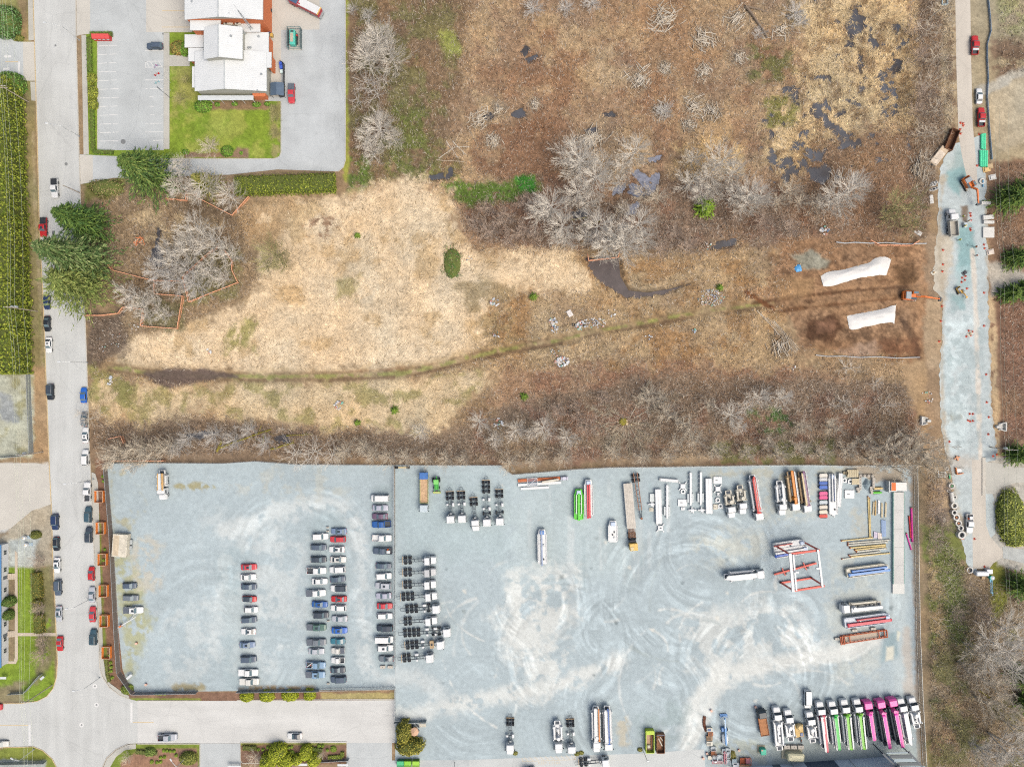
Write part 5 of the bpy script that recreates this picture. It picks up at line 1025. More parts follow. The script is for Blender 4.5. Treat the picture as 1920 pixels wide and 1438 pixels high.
def car(px, py, hd, kind, colr, label, group=None, extra=(), Lpx=None, cat=None):
    L, W, zb, zr, cw, gt, re, rg = SPEC[kind]; d = car_meshes(kind); pm = paint_mat(colr); w = W/2; h = L/2
    x, y, _ = P(px, py, zb)
    nm = {'pickup': 'pickup_truck', 'van': 'van', 'minivan': 'van', 'suv': 'parked_car', 'jeep': 'jeep'}.get(kind, 'parked_car')
    e = empty(nm, (x, y, 0), R(hd), label, cat or {'pickup': 'pickup truck', 'van': 'van', 'minivan': 'van', 'suv': 'suv', 'jeep': 'jeep'}.get(kind, 'car'), group)
    if Lpx: s = Lpx/S/L; e.scale = (s, min(1.08, max(.94, s)), 1)
    place(d['body'], 'body', pm, e)
    rf = place(d['roof'], 'roof', paint_mat('charcoal') if 'darkroof' in extra else (paint_mat('white') if 'whiteroof' in extra else pm), e)
    place(d['windscreen'], 'windscreen', GLASS, e); place(d['rear_window'], 'rear_window', DARKG if colr in ('white','offwhite') else GLASS, e)
    place(d['side_l'], 'side_window', DARKG, e); place(d['side_r'], 'side_window', DARKG, e)
    r = d['wr']
    for fx in (h*.62, -h*.6):
        for s in (-1, 1): place(d['wheel'], 'wheel', [TYRE, RIM], e, (fx, s*(w - .1), r))
    for s in (-1, 1):
        place(d['mirror'], 'mirror', pm, e, (cw - .25, s*(w + .08), zb + .1))
        place(d['lamp'], 'headlight', LAMPW, e, (h - .1, s*w*.62, zb - .38)); place(d['lamp'], 'taillight', LAMPR, e, (-h + .06, s*w*.66, zb - .22), math.pi)
    if kind in ('pickup', 'jeep'):
        place(d['bed_floor'], 'bed_floor', STEEL if 'steelbed' in extra else (pm if 'paintbed' in extra else TRIM), e)
        if 'cover' in extra: place(d['bed_cover'], 'bed_cover', BLACK if colr in ('white','red') else TRIM, e)
        if 'greycover' in extra: place(d['bed_cover'], 'bed_cover', mat((104,112,124), .6), e)
        if 'whitecover' in extra: place(d['bed_cover'], 'bed_cover', pm, e)
        if 'toolbox' in extra: MB().rbox(-1.75,-1.15,-w*.9,w*.9,zb-.1,zb+.3,.06).build('tool_box', LAMPW, e)
        if 'load' in extra:
            MB().rbox(-2.3,-1.2,-.2,.7,.65,1.3,.1).build('cargo_box', LAMPW, e); MB().lathe([(.3,.64),(.25,1.2),(.08,1.5)], 8, (-1.6,-.5)).build('cargo_cone', mat((232,110,60), .7), e)
        if 'timber' in extra:
            MB().bar((-2.6,-.6,.9),(-1.2,.6,1.0),.22,.1).build('plank', LAMPW, e); MB().rbox(-1.2,-.95,-.85,.85,.64,1.2,.04).build('rack', LAMPW, e); MB().lathe([(.16,.64),(.12,1.05)], 8, (-1.6,-.1)).build('cargo_can', mat((214,84,56), .7), e)
    if 'sunroof' in extra: place(d['sunroof'], 'sunroof', DARKG, e, ((gt + re)/2 + .3, 0, zr - .01))
    if 'rack' in extra: place(d['rack'], 'roof_rack', TRIM, e)
    if 'stripes' in extra:
        for s in (-1, 1): MB().box(re+.3, gt-.35, s*.16-.1, s*.16+.1, zr-.03, zr+.012).build('roof_stripe', DARKG, e)
    return e
for a in (
 (101,353,-88,'pickup','white','white pickup with black covered bed driving down the street',None,('cover',)),
 (80,426,-90,'pickup','red','red pickup with dark bed parked by the tall hedge',None,('cover','sunroof')),
 (87,567,-90,'hatch','navy','dark blue hatchback half hidden beneath the rounded pine'),
 (87.5,607,-90,'sedan','black','black sedan parked next to the dark blue hatchback'),
 (90.5,647,-90,'sedan','white','white sedan with dark roof stripes parked by the end of the tall hedge',None,('stripes',)),
 (93,735,-90,'suv','black','black off-roader parked alone opposite the blue sedan',None,('darkroof',)),
 (102,979,-90,'suv','navy','navy blue off-roader at the kerb by the gravel entrance'),
 (104.5,1020,-90,'hatch','black','black hatchback parked behind the navy off-roader'),
 (106,1060,-90,'sedan','white','white sedan between the black hatchback and the grey off-roader',None,('sunroof',)),
 (107.5,1102,-90,'suv','slate','grey off-roader with a pale roof panel along the lawn kerb',None,('rack',)),
 (109.5,1151,-90,'sedan','silver','silver sedan with dark sunroof beside the garden path',None,('sunroof','stripes')),
 (111.5,1207,-90,'coupe','red','red sports coupe parked at the lawn corner',None,('stripes',)),
 (156,741,90,'sedan','brightblue','bright blue sedan parked at the dirt verge'),
 (157,786,90,'hatch','grey','grey hatchback under the overhanging straw shrub'),
 (159.5,816,90,'sedan','white','white sedan with striped roof at the dirt verge',None,('stripes',)),
 (159,858,90,'suv','white','white off-roader under the leaning straw trees'),
 (162.5,922,90,'pickup','white','white pickup with open grey bed beside the first orange frame',None,()),
 (164.5,965,90,'suv','darkteal','dark teal off-roader between the white pickup and a grey one'),
 (165.5,1003,90,'suv','charcoal','charcoal off-roader with sunroof beside the second orange frame',None,('sunroof',)),
 (170.5,1076,90,'hatch','red','red hatchback with rounded tail beside the bark bed'),
 (171.5,1115,90,'sedan','silver','silver sedan with roof bars beside the paved gap',None,('rack',)),
 (172.5,1152,90,'sedan','crimson','crimson sedan parked behind the silver one with roof bars'),
 (174,1195,90,'suv','darkteal','blue green off-roader with glass roof next to the junction',None,('stripes','rack')),
 (313,1383,2,'pickup','silver','silver pickup with open bed on the side street',None,()),
 (552,1380,180,'coupe','white','white sports coupe with dark glass on the side street',None,('darkroof',)),
 (0,1395,0,'sedan','offwhite','white sedan waiting at the stop line of the side street'),
 (-12,1326,180,'sedan','crimson','dark red sedan leaving along the side street'),
 (289,86,180,'suv','slate','dark blue grey off-roader alone in the fire station car park',None,('rack',)),
 (546,175,-90,'pickup','crimson','red pickup with dark bed cover beside the fire station shed',None,('greycover',)),
 (1829,84,90,'pickup','red','red pickup with white tool box parked by the blue silt fence',None,('toolbox',)),
 (1837,180,90,'sedan','white','white sedan at the mouth of the dirt drive'),
 (1841,219,90,'pickup','red','red pickup with white tool box nearest the green pipes',None,('toolbox',)),
 (1819,982,-90,'pickup','white','white work pickup with loaded bed beside the concrete rings',None,('load',))):
    car(*a)
def row(cars, where, n0=1):
    for k, c in enumerate(cars):
        px, py, hd, kind, colr, look = c[:6]; car(px, py, hd, kind, colr, '%s %s' % (look, where), None, c[6] if len(c) > 6 else ())
row([(242,1098,0,'hatch','slate','dark slate hatchback'),(244,1121,-2,'wagon','grey','grey wagon'),(249,1144,0,'pickup','white','white pickup with grey covered bed',('greycover','sunroof'))], 'on the grassy edge of the gravel lot')
row([(466,1063,2,'sedan','crimson','red sedan with sunroof, head of the row,',('sunroof',)),(465,1082,2,'sedan','white','white sedan beside the red one with sunroof'),(466,1100,0,'sedan','slate','slate sedan between two light cars'),(467,1123,-3,'hatch','red','red hatchback with dark roof',('darkroof',)),(470,1143,0,'hatch','white','white hatchback behind the dark roofed one'),(466,1162,3,'wagon','slate','slate wagon with tilted nose'),(465,1184,180,'coupe','white','white coupe facing the other way',('sunroof',)),(463,1209,2,'sedan','bluegrey','blue grey sedan',('sunroof',)),(465,1236,0,'suv','slate','slate off-roader'),(465,1261,0,'pickup','white','white pickup with white covered bed',('whitecover',)),(467,1278,0,'pickup','offwhite','small white pickup by the clipped bushes',('whitecover',))], 'in the single row of the gravel lot')
W2 = 'in the double row, street side'
row([(600,1006,2,'suv','white','white off-roader with black tail, head of the line,'),(597,1026,-1,'wagon','slate','slate wagon beside the first white off-roader'),(597,1049,0,'wagon','charcoal','charcoal wagon'),(593,1070,0,'pickup','white','white pickup with open grey bed',()),(599,1090,0,'sedan','white','white sedan between two white pickups'),(592,1112,2,'pickup','white','white pickup with grey covered bed',('greycover',)),(599,1133,-2,'sedan','blue','blue sedan',('sunroof',)),(601,1153,-1,'suv','charcoal','charcoal off-roader below the blue sedan'),(593,1176,-2,'pickup','green','dark green pickup',('greycover','sunroof')),(593,1204,0,'pickup','grey','grey pickup',('greycover',)),(593,1221,-1,'sedan','silver','pale silver sedan'),(592,1247,-2,'pickup','skyblue','sky blue pickup with planks in its bed',('timber',)),(591,1265,-1,'pickup','skyblue','sky blue pickup with covered bed',('greycover','sunroof'))], W2)
W3 = 'in the double row, fence side'
row([(635,996,180,'sedan','bluegrey','pale blue sedan with sunroof, head of the line,',('sunroof',)),(633,1011,180,'wagon','crimson','red wagon with open tail'),(631,1030,180,'sedan','white','white sedan with sunroof behind the red wagon',('sunroof',)),(634,1049,0,'sedan','offwhite','cream white sedan with square tail',('sunroof',)),(632,1068,183,'suv','white','white off-roader'),(633,1086,4,'sedan','slate','slate sedan'),(634,1103,180,'suv','white','white off-roader with dark roof',('darkroof',)),(635,1123,180,'sedan','red','bright red sedan with sunroof',('sunroof',)),(634,1140,180,'wagon','white','white wagon with dark tail glass'),(636,1160,180,'sedan','silver','pale silver sedan'),(636,1182,0,'sedan','brightblue','bright blue sedan',('sunroof',)),(633,1202,180,'coupe','teal','teal coupe with black rear deck'),(633,1220,180,'jeep','offwhite','off white open jeep with roll bar',('greycover',)),(633,1238,180,'jeep','white','short white jeep'),(633,1256,0,'coupe','charcoal','charcoal coupe with bright nose'),(634,1274,182,'suv','slate','slate blue off-roader at the bush end')], W3)
W4 = 'in the row at the chain-link fence'
row([(712,934,180,'van','white','white passenger van, head of the line,'),(713,952,0,'sedan','lilac','silver lilac sedan'),(712,968,180,'sedan','plum','plum purple sedan'),(715,983,182,'pickup','blue','blue pickup with dark open bed',()),(716,1009,0,'pickup','white','white pickup with white bed',('paintbed',)),(717,1033,180,'pickup','slate','slate pickup carrying a white box',('load',)),(719,1061,-2,'sedan','slate','slate sedan'),(719,1080,2,'suv','white','white off-roader'),(718,1098,178,'suv','silver','silver off-roader with big sunroof',('sunroof',)),(719,1117,182,'sedan','lilac','pale lilac sedan with dark rear glass'),(721,1136,0,'sedan','crimson','red sedan'),(721,1155,0,'wagon','white','white wagon'),(721,1178,180,'suv','charcoal','charcoal off-roader'),(720,1199,0,'van','white','white cargo van'),(722,1215,0,'suv','white','white off-roader with bonnet vent',('sunroof',)),(724,1235,180,'coupe','grey','grey sports car with dark bonnet',('sunroof',))], W4)
car(1515,1311,-90,'van','white','white minivan parked ahead of the pump truck row')
# heavy trucks
WHITE = mat((240,242,243), .4, 0, .06, 1); FRAME = mat((64,76,88), .6, 0, .2, 1.5); CREAM = mat((226,220,204), .6, 0, .15, 1.5); RUSTM = mat((172,112,80), .9, 0, .3, 1.5); TANM = mat((206,178,140), .8, 0, .2, 1.5)
CAP = mat((206,210,212), .4, .4, .1, 3)
wm = MB(); wm.tube((0,-.17,0),(0,.17,0), .52, .52, 16); wm.tube((0,.16,0),(0,.2,0), .32, .26, 12, 1); wm.tube((0,-.2,0),(0,-.16,0), .26, .32, 12, 1); WHEEL_T = wm.mesh('wheel'); rm_ = MB(); rm_.tube((0,-.175,0),(0,.205,0), .3, .26, 12); RIM_T = rm_.mesh('rim')
def axle(e, x, dual=True, w=1.02):
    for s in (-1, 1):
        for y in ((s*w, s*(w - .37)) if dual else (s*w,)):
            o = place(WHEEL_T, 'wheel', [TYRE, CAP], e, (x, y, .52))
    MB().tube((x,-w+.1,.52),(x,w-.1,.52), .12, .12, 8).build('axle', FRAME, e)
    if dual: MB().lathe([(.3,.3),(.34,.52),(.2,.8)], 10, (x, 0)).build('differential', FRAME, e)
def cab(e, x1, style='flat', m=None, hood=1.5, w=1.2, top=2.95, glass=True):
    m = m or WHITE
    if style == 'flat':
        xb = x1 - 2.25; c = MB(); c.loft([[(x, s*w*k, z) for s, z in ((1,zb),(1,zt*.55),(.96,zt-.12),(.86,zt),(-.86,zt),(-.96,zt-.12),(-1,zt*.55),(-1,zb))] for x, k, zb, zt in ((x1,.93,.7,2.1),(x1-.12,.98,.55,2.5),(x1-.55,1,.5,top),(xb+.2,1,.5,top),(xb,.98,.6,top-.1))]); c.build('cab', m, e)
        if glass:
            MB().add([(x1-.1,-w*.84,2.02),(x1-.1,w*.84,2.02),(x1-.5,w*.8,top-.1),(x1-.5,-w*.8,top-.1)], [(0,1,2,3)]).build('windscreen', GLASS, e)
            for s in (-1, 1): MB().box(x1-1.55, x1-.6, s*w*1.003-.015, s*w*1.003+.015, 1.75, 2.45).build('side_window', DARKG, e)
    else:
        xh = x1 - hood; xb = xh - 1.9
        c = MB(); c.loft([[(x, s*w*k, z) for s, z in ((1,.5),(1,zt*.7),(.8,zt),(-.8,zt),(-1,zt*.7),(-1,.5))] for x, k, zt in ((x1,.74,1.5),(x1-.12,.86,1.75),(x1-.5,.95,1.86),(xh+.1,1,1.98),(xh,1,1.98))]); c.build('bonnet', m, e)
        c = MB(); c.loft([[(x, s*w*k, z) for s, z in ((1,.6),(1,zt*.6),(.93,zt-.15),(.8,zt),(-.8,zt),(-.93,zt-.15),(-1,zt*.6),(-1,.6))] for x, k, zt in ((xh+.02,.96,2.0),(xh-.35,1,top),(xb+.15,1,top),(xb,.98,top-.12))]); c.build('cab', m, e)
        MB().add([(xh+.05,-w*.86,2.02),(xh+.05,w*.86,2.02),(xh-.3,w*.8,top-.05),(xh-.3,-w*.8,top-.05)], [(0,1,2,3)]).build('windscreen', DARKG, e)
        for s in (-1, 1): MB().box(xb+.5, xh-.45, s*w*1.003-.015, s*w*1.003+.015, 1.7, 2.4).build('side_window', DARKG, e)
    for s in (-1, 1):
        MB().rbox(-.06,.06,-.16,.16,-.3,.2,.03).build('mirror', BLACK, e, ((x1-.35 if style == 'flat' else x1-hood-.1), s*(w+.22), 2.1)); MB().rbox(-.05,.06,-.18,.18,-.12,.12,.04).build('headlight', LAMPW, e, (x1-.04, s*w*.66, .95))
    return xb
def chassis_truck(px0, py0, px1, py1, label, style='flat', rear=2, front=1, tanks=(.55,), bar_=True, cabm=None, box=False, group=None):
    z = 1.0; a = Vector(P(px0, py0, z)[:2]); b = Vector(P(px1, py1, 2.2)[:2]); L = (b - a).length; ang = math.atan2((b-a).y, (b-a).x)
    e = empty('chassis_truck', (a.x, a.y, 0), ang, label, 'truck', group)
    xb = cab(e, L, style, cabm)
    for s in (-1, 1): MB().bar((1.3, s*.43, .98), (xb + 1.2, s*.43, .98), .12, .28).build('frame_rail', FRAME, e)
    for i in range(4): MB().bar((2 + i*(xb - 2.5)/4, -.43, .98), (2 + i*(xb - 2.5)/4, .43, .98), .16, .16).build('cross_member', FRAME, e)
    m = MB(); m.bar((0,-.42,.95),(0,.42,.95),.08,.1)
    for s in (-1, 1): m.bar((0,s*.42,.95),(1.4,s*.42,.98),.08,.1)
    m.build('tail_loop', FRAME, e)
    if bar_: MB().bar((1.15,-1.25,1.02),(1.15,1.25,1.02),.14,.16).build('bumper_bar', TANM if style == 'conv' or not box else TANM, e)
    x = 1.95
    for i in range(rear): axle(e, x); x += 1.36
    axle(e, L - (1.5 if style == 'flat' else 1.25), False, 1.05)
    for i in range(front - 1): axle(e, L - 3.6 - i*1.8, False, 1.05)
    for t in tanks:
        xx = 1.3 + t*(xb - 1.3)
        MB().rbox(xx-.55, xx+.55, .5, 1.22, .45, 1.15, .12).build('fuel_tank', WHITE, e); MB().rbox(xx-.3, xx+.3, -1.2, -.55, .5, 1.1, .08).build('battery_box', WHITE, e)
    m = MB(); m.tube((xb-.35,-.5,.9),(xb-.35,-.5,2.6), .1, .1, 8); m.build('exhaust_stack', CAP, e); MB().rbox(xb-.75, xb-.15, -.3, .5, .9, 1.7, .1).build('gearbox', CAP, e)
    for s in (-1, 1): MB().rbox(L-2.1 if style == 'flat' else L-1.9, L-.95 if style == 'flat' else L-.6, s*.85-.32, s*.85+.32, 1.03, 1.16, .05).build('mudguard', FRAME if style == 'flat' else (cabm or WHITE), e) if style == 'flat' else None
    if box: m = MB(); m.rbox(xb-2.2, xb-1.0, -1.15, 1.15, 1.0, 1.6, .05); m.build('wooden_crate', TANM, e); MB().box(xb-1.9, xb-1.3, -.35, .35, 1.6, 1.63).build('crate_opening', BLACK, e)
    return e
ct = chassis_truck
ct(843,914,845,981,'bare black chassis truck with flat white cab, first beside the tractor'); ct(864,913,866.5,980,'bare black chassis truck with flat white cab beside the first one')
ct(887,925,892,996,'bare chassis truck with long white bonnet between flat cabs','conv',2,1,()); ct(911,893,913,987,'longest upright bare chassis truck with five axles','flat',3,2,(.5,.75)); ct(936,910,937,985,'bare chassis truck with flat white cab nearest the steel beams','flat',2,2,(.55,))
G8 = None
ct(748,1051,817,1051,'bare chassis truck with white bonnet, head of the sideways row','conv',2,1,()); ct(748,1074,817,1073,'bare chassis truck with grey bonnet in the sideways row','conv',2,1,(),True,mat((206,208,210), .5, 0, .1)); ct(748,1097,817,1096,'bare chassis truck with white bonnet just below the grey one','conv',2,1,())
ct(744,1120,819,1118,'three axle chassis truck with white bonnet in the sideways row','conv',3,1,()); ct(751,1143,825,1141,'flat cab chassis truck with spaced axles between two bonneted trucks','flat',3,2,(.7,),False); ct(748,1166,819,1164,'bare chassis truck with white bonnet between two flat cab trucks','conv',2,1,(),False)
ct(747,1188,845,1185,'longest sideways chassis truck with seven axles','flat',4,3,(.6,.8),False); ct(752,1211,833,1208,'sideways chassis truck carrying a wooden crate','flat',3,1,(.55,),True,None,True); ct(746,1235,813,1233,'shortest sideways chassis truck beside the barrier blocks','flat',2,1,(.6,))
ct(957,1338,956,1416,'bonneted white chassis truck parked alone beside the concrete apron','conv',2,1,(.75,)); ct(1069,1340,1072,1412,'flat cab chassis truck with red bumper bar beside a white pump truck','flat',2,1,(.6,))
ct(1078,1431,1143,1429,'chassis truck standing crosswise on the concrete apron','flat',2,1,(.45,)); ct(935,1462,1005,1448,'white tanker chassis parked at the edge of the apron','conv',2,1,())
def pump_truck(px0, py0, px1, py1, label, style='conv', boom=(), cabm=None, deck=None, seed=0, w=1.36, hopper=True, chm=None, name='pump_truck', wheels=True):
    rs = random.Random(seed); z = 2.0; a = Vector(P(px0, py0, z)[:2]); b = Vector(P(px1, py1, z)[:2]); L = (b-a).length; ang = math.atan2((b-a).y, (b-a).x)
    e = empty(name, (a.x, a.y, 0), ang, label, 'truck'); deck = deck or WHITE; chm = chm or FRAME
    xb = cab(e, L, style, cabm, 1.55) if style else L
    for s in (-1, 1): MB().bar((.8, s*.43, .9), (xb + .8, s*.43, .9), .14, .3).build('frame_rail', chm, e)
    if wheels:
        for x in (2.0, 3.4, 4.8)[:3 if L > 12 else 2]: axle(e, x)
        axle(e, L - 1.35, False, 1.05)
        if L > 12: axle(e, L - 3.4, False, 1.05)
    m = MB(); m.rbox(.9, xb - .5, -w, w, 1.15, 1.55, .08); m.build('deck', deck, e)
    for s in (-1, 1):
        m = MB(); m.rbox(1.2, xb - 1.0, s*(w - .3) - .28, s*(w - .3) + .28, 1.55, 2.15, .08); m.build('side_locker', deck, e)
        for k in range(2):
            x0 = xb - .9 if k == 0 else 1.4
            m = MB(); m.rbox(x0 - .25, x0 + .25, s*(w + .02) - .14, s*(w + .02) + .14, .7, 2.4, .06); m.build('outrigger', deck, e)
    m = MB(); m.rbox(2.0, xb - 2.2, -.42, .42, 1.55, 2.05, .1); m.build('hydraulic_tank', CREAM if deck is not WHITE else deck, e)
    for k in range(5):
        x0 = 1.8 + k*(xb - 3.4)/5 + rs.uniform(-.2, .2); y0 = rs.choice([-.25, .2]); m = MB(); m.rbox(x0-.2, x0+.25, y0-.18, y0+.18, 2.05, 2.25, .05); m.build('valve_block', rs.choice([FRAME, TRIM, STEEL, deck]), e)
    if hopper:
        m = MB(); m.loft([[(x, s*q, z_) for s, q, z_ in ((1,.95*k,1.5+.2*k),(1,.75*k,.8),(-1,.75*k,.8),(-1,.95*k,1.5+.2*k))] for x, k in ((-.35,.9),(.1,1),(.8,1))]); m.build('hopper', deck, e); MB().box(-.2,.7,-.6,.6,1.66,1.72).build('hopper_grate', FRAME, e)
    m = MB(); m.lathe([(.75,1.5),(.7,2.3),(.55,2.9),(.5,3.2)], 14, (xb - 1.5, .1)); tur = m.build('boom_turret', mat(boom[0][0], .45) if boom else deck, e) if boom or True else None
    for i, (rgb, yy, ww, f0, f1) in enumerate(boom):
        bm = mat(rgb, .38, 0, .06, 1); x0 = f0*L; x1_ = f1*L; zz = 2.75 + .32*(i % 2); ww = ww*1.75
        m = MB(); m.loft([[(x, yy - ww*k, zz - .2*k), (x, yy + ww*k, zz - .2*k), (x, yy + ww*k*.8, zz + .24*k), (x, yy - ww*k*.8, zz + .24*k)] for x, k in ((x0,.55),(x0 + .4,.85),((x0+x1_)/2,.95),(x1_ - .5,1),(x1_,.7))]); arm = m.build('boom_arm', bm, e)
        m = MB(); m.tube((x0 + .3, yy + ww*.9 + .06, zz + .28), (x1_ - .4, yy + ww*.9 + .06, zz + .28), .075, .075, 6); m.build('delivery_pipe', STEEL, arm)
        m = MB(); m.tube((x1_ - .25, yy - ww - .06, zz), (x1_ - .25, yy + ww + .06, zz), .32, .32, 12); m.build('pivot', bm, arm)
    return e
WB = (238,240,240)
def wboom(y=-.1): return ((WB, y-.22, .2, -.02, .72), (WB, y+.3, .2, .02, .72))
pump_truck(1463,1405,1456,1326,'long white pump truck without boom next to the loaded flatbed','conv',(),None,None,1)
pump_truck(1484,1388,1477,1331,'short white pump truck beside the tan machine','conv',(),None,None,2); pump_truck(1525,1391,1518,1335,'short white pump truck on the other side of the tan machine','conv',(),None,None,3)
pump_truck(1547,1401,1537,1316,'white pump truck with crimson boom','conv',(((206,72,96),-.35,.24,-.08,.74),(WB,.32,.18,-.06,.72),(WB,-.02,.14,-.04,.7)),None,None,4)
pump_truck(1570,1400,1560,1315,'white pump truck with emerald green boom','conv',(((40,190,70),-.35,.26,-.04,.74),((56,206,84),.05,.2,-.02,.7),(WB,.5,.14,-.04,.7)),None,None,5)
pump_truck(1592,1398,1583,1312,'white pump truck with lime boom beside the emerald one','conv',(((142,216,66),-.4,.25,-.06,.72),((120,206,56),.12,.24,-.04,.7),(WB,.58,.12,-.05,.68),(WB,-.8,.12,-.04,.66)),None,None,6)
pump_truck(1616,1397,1607,1311,'white pump truck with lime boom beside the pink trucks','conv',(((142,216,66),-.4,.25,-.06,.72),((120,206,56),.12,.24,-.04,.7),(WB,.58,.12,-.05,.68),(WB,-.8,.12,-.04,.66)),None,None,7)
PINK = mat((258,104,190), .35, 0, .06, 1); HOT = (250,44,186); PK2 = (256,120,190)
for a in ((1636,1386,1625,1313,'pink pump truck with the shortest magenta boom',8,0),(1664,1396,1649,1311,'pink pump truck in the middle of the pink three',9,-.06),(1688,1394,1671,1308,'pink pump truck next to the white ones',10,-.06)):
    pump_truck(a[0],a[1],a[2],a[3],a[4],'flat',((PK2,-.4,.26,a[6],.74),(HOT,.1,.24,a[6]+.02,.7)),PINK,FRAME,a[5])
pump_truck(1704,1393,1689,1310,'white pump truck with white boom beside the pink three','conv',wboom(-.1),None,None,11); pump_truck(1721,1364,1710,1308,'short white pump truck at the yard fence','conv',(),None,None,12)
pump_truck(1366,922,1373,971,'cream bodied pump truck without boom, orange tail,','conv',(),None,CREAM,13); pump_truck(1388,912,1394,964,'white pump truck with grey deck beside the cream one','conv',(),None,CREAM,14)
pump_truck(1411,893,1424,975,'white pump truck with red boom','flat',(((226,92,84),.1,.26,.0,.84),((214,70,66),-.35,.18,.04,.82),(WB,.62,.14,.02,.8)),None,None,15)
pump_truck(1462,904,1468,966,'white pump truck beside the orange boomed one','conv',((WB,.45,.22,.02,.7),),None,None,16)
pump_truck(1482,886,1492,957,'pump truck with orange boom and tan body','flat',(((240,150,58),.25,.3,-.06,.82),(WB,.78,.12,-.04,.8)),None,TANM,17)
pump_truck(1503,887,1514,960,'pump truck with purple boom and tan arms','flat',(((132,92,130),.3,.26,-.06,.84),((222,200,158),-.35,.18,-.02,.8),(WB,.85,.1,-.06,.6)),None,TANM,18)
pump_truck(303,884,304,937,'white and orange boom truck alone in the corner of the gravel lot','conv',(((236,190,120),.55,.2,.05,.66),(WB,-.1,.3,.05,.68),((236,190,120),-.75,.14,.05,.66)),None,None,19)
pump_truck(1045,1354,1048,1413,'white pump truck without boom standing beside the red barred chassis','conv',(),None,None,20)
pump_truck(1117,1327,1119,1411,'white pump truck with orange trimmed boom','conv',((WB,-.2,.35,-.02,.74),((240,150,70),.75,.12,-.02,.7)),None,None,21); pump_truck(1138,1326,1141,1406,'white pump truck with blue boom','flat',(((60,110,190),.15,.18,.0,.84),(WB,-.6,.3,.02,.8),(WB,.8,.14,.02,.8)),None,None,22)
pump_truck(1361,1082,1433,1075,'white pump truck alone in the middle of the yard','flat',((WB,-.3,.3,-.02,.82),(WB,.35,.2,0,.8)),None,None,23)
pump_truck(1651,1133,1577,1141,'white pump truck beside the red boom assembly','flat',((WB,.5,.36,-.02,.78),),None,CREAM,24)
# buildings
ROOFW = mat((238,241,242), .55, 0, .06, .35); BRICK = mat((236,138,92), .9, 0, .25, 3); GREYW = mat((196,196,186), .8, 0, .12, 1); FASCIA = mat((206,212,214), .5, 0, .1, 1); WINDOWG = mat((120,132,140), .5, 0, .1, 1)  # last one: even blue-grey of the workshop window
def corners(x0, y0, x1, y1, z): return [P(x0,y1,z), P(x1,y1,z), P(x1,y0,z), P(x0,y0,z)]
def roof_block(e, x0, y0, x1, y1, z, ridge=None, rise=1.4, z0=0.0, wall=None, roof=None, seams='x', over=.35):
    c = [Vector(v) for v in corners(x0, y0, x1, y1, z)]; xa, ya = c[0].x, c[0].y; xb, yb = c[2].x, c[2].y
    MB().box(xa+over, xb-over, ya+over, yb-over, z0, z-.02).build('wall', wall or BRICK, e)
    m = MB()
    if ridge is None: m.box(xa, xb, ya, yb, z, z+.25); m.build('roof', roof or ROOFW, e); zr = z + .25
    else:
        xr = P(ridge, 0, z)[0]; t = .22
        m.add([(xa,ya,z),(xr,ya,z+rise),(xr,yb,z+rise),(xa,yb,z),(xa,ya,z+t),(xr,ya,z+rise+t),(xr,yb,z+rise+t),(xa,yb,z+t)], [(3,2,1,0),(4,5,6,7),(0,1,5,4),(2,3,7,6),(3,0,4,7)])
        m.add([(xr,ya,z+rise),(xb,ya,z),(xb,yb,z),(xr,yb,z+rise),(xr,ya,z+rise+t),(xb,ya,z+t),(xb,yb,z+t),(xr,yb,z+rise+t)], [(3,2,1,0),(4,5,6,7),(0,1,5,4),(2,3,7,6),(1,2,6,5)])
        rf = m.build('roof', roof or ROOFW, e)
        g = MB(); g.add([(xa+over,ya+over,z-.02),(xb-over,ya+over,z-.02),(xr,ya+over,z+rise-.1)], [(0,1,2)]); g.add([(xa+over,yb-over,z-.02),(xb-over,yb-over,z-.02),(xr,yb-over,z+rise-.1)], [(2,1,0)]); g.build('gable', GREYW, e)
        k = MB(); n = int((yb-ya)/.55)                      # standing seams of the metal roof
        for i in range(n):
            yy = ya + (i+.5)*(yb-ya)/n; k.bar((xa+.03,yy,z+t+.01),(xr,yy,z+rise+t+.01),.06,.05); k.bar((xr,yy,z+rise+t+.01),(xb-.03,yy,z+t+.01),.06,.05)
        k.build('roof_seam', ROOFW, rf); k = MB(); k.bar((xr,ya,z+rise+t+.05),(xr,yb,z+rise+t+.05),.3,.1); k.build('ridge_cap', FASCIA, rf)
        zr = z + t
    for s, xx in ((-1, xa), (1, xb)): MB().bar((xx, ya, z+.06), (xx, yb, z+.06), .16, .2).build('gutter', FASCIA, e)
    return (xa, xb, ya, yb, zr)
fs = empty('fire_station', P(430,100), 0, 'white metal roofed fire station with orange brick walls', 'building'); fs.location = (0,0,0)
roof_block(fs, 347,-60,493,38, 8.5, 414, 1.6)
b_ = roof_block(fs, 357,30,414,58, 7.4, None, 0, 0, BRICK); roof_block(fs, 446,36,488,61, 5.5, None, 0)
xa, ya = P(414,58,7.0)[:2]; xb, yb = P(457,32,7.0)[:2]
MB().box(xa, xb, ya, yb, 0, 5.2).build('plant_well', GREYW, fs); MB().box(xa, xb, ya-.2, ya, 5.2, 7.4).build('parapet', FASCIA, fs)
for i, (x0, x1) in enumerate(((419,436),(440,451))):
    p0, p1 = P(x0,47,6.2), P(x1,39,6.2); m = MB(); m.rbox(p0[0], p1[0], p0[1], p1[1], 5.2, 6.3, .08); u = m.build('air_unit', mat((226,220,206), .6), fs); MB().lathe([(.45,6.28),(.45,6.36)], 12, (p0[0]+.8, (p0[1]+p1[1])/2)).build('fan', BLACK, u)
roof_block(fs, 383,52,455,112, 7.4, 414, 1.5, 0, GREYW)
roof_block(fs, 455,62,504,99, 4.6, None, 0)
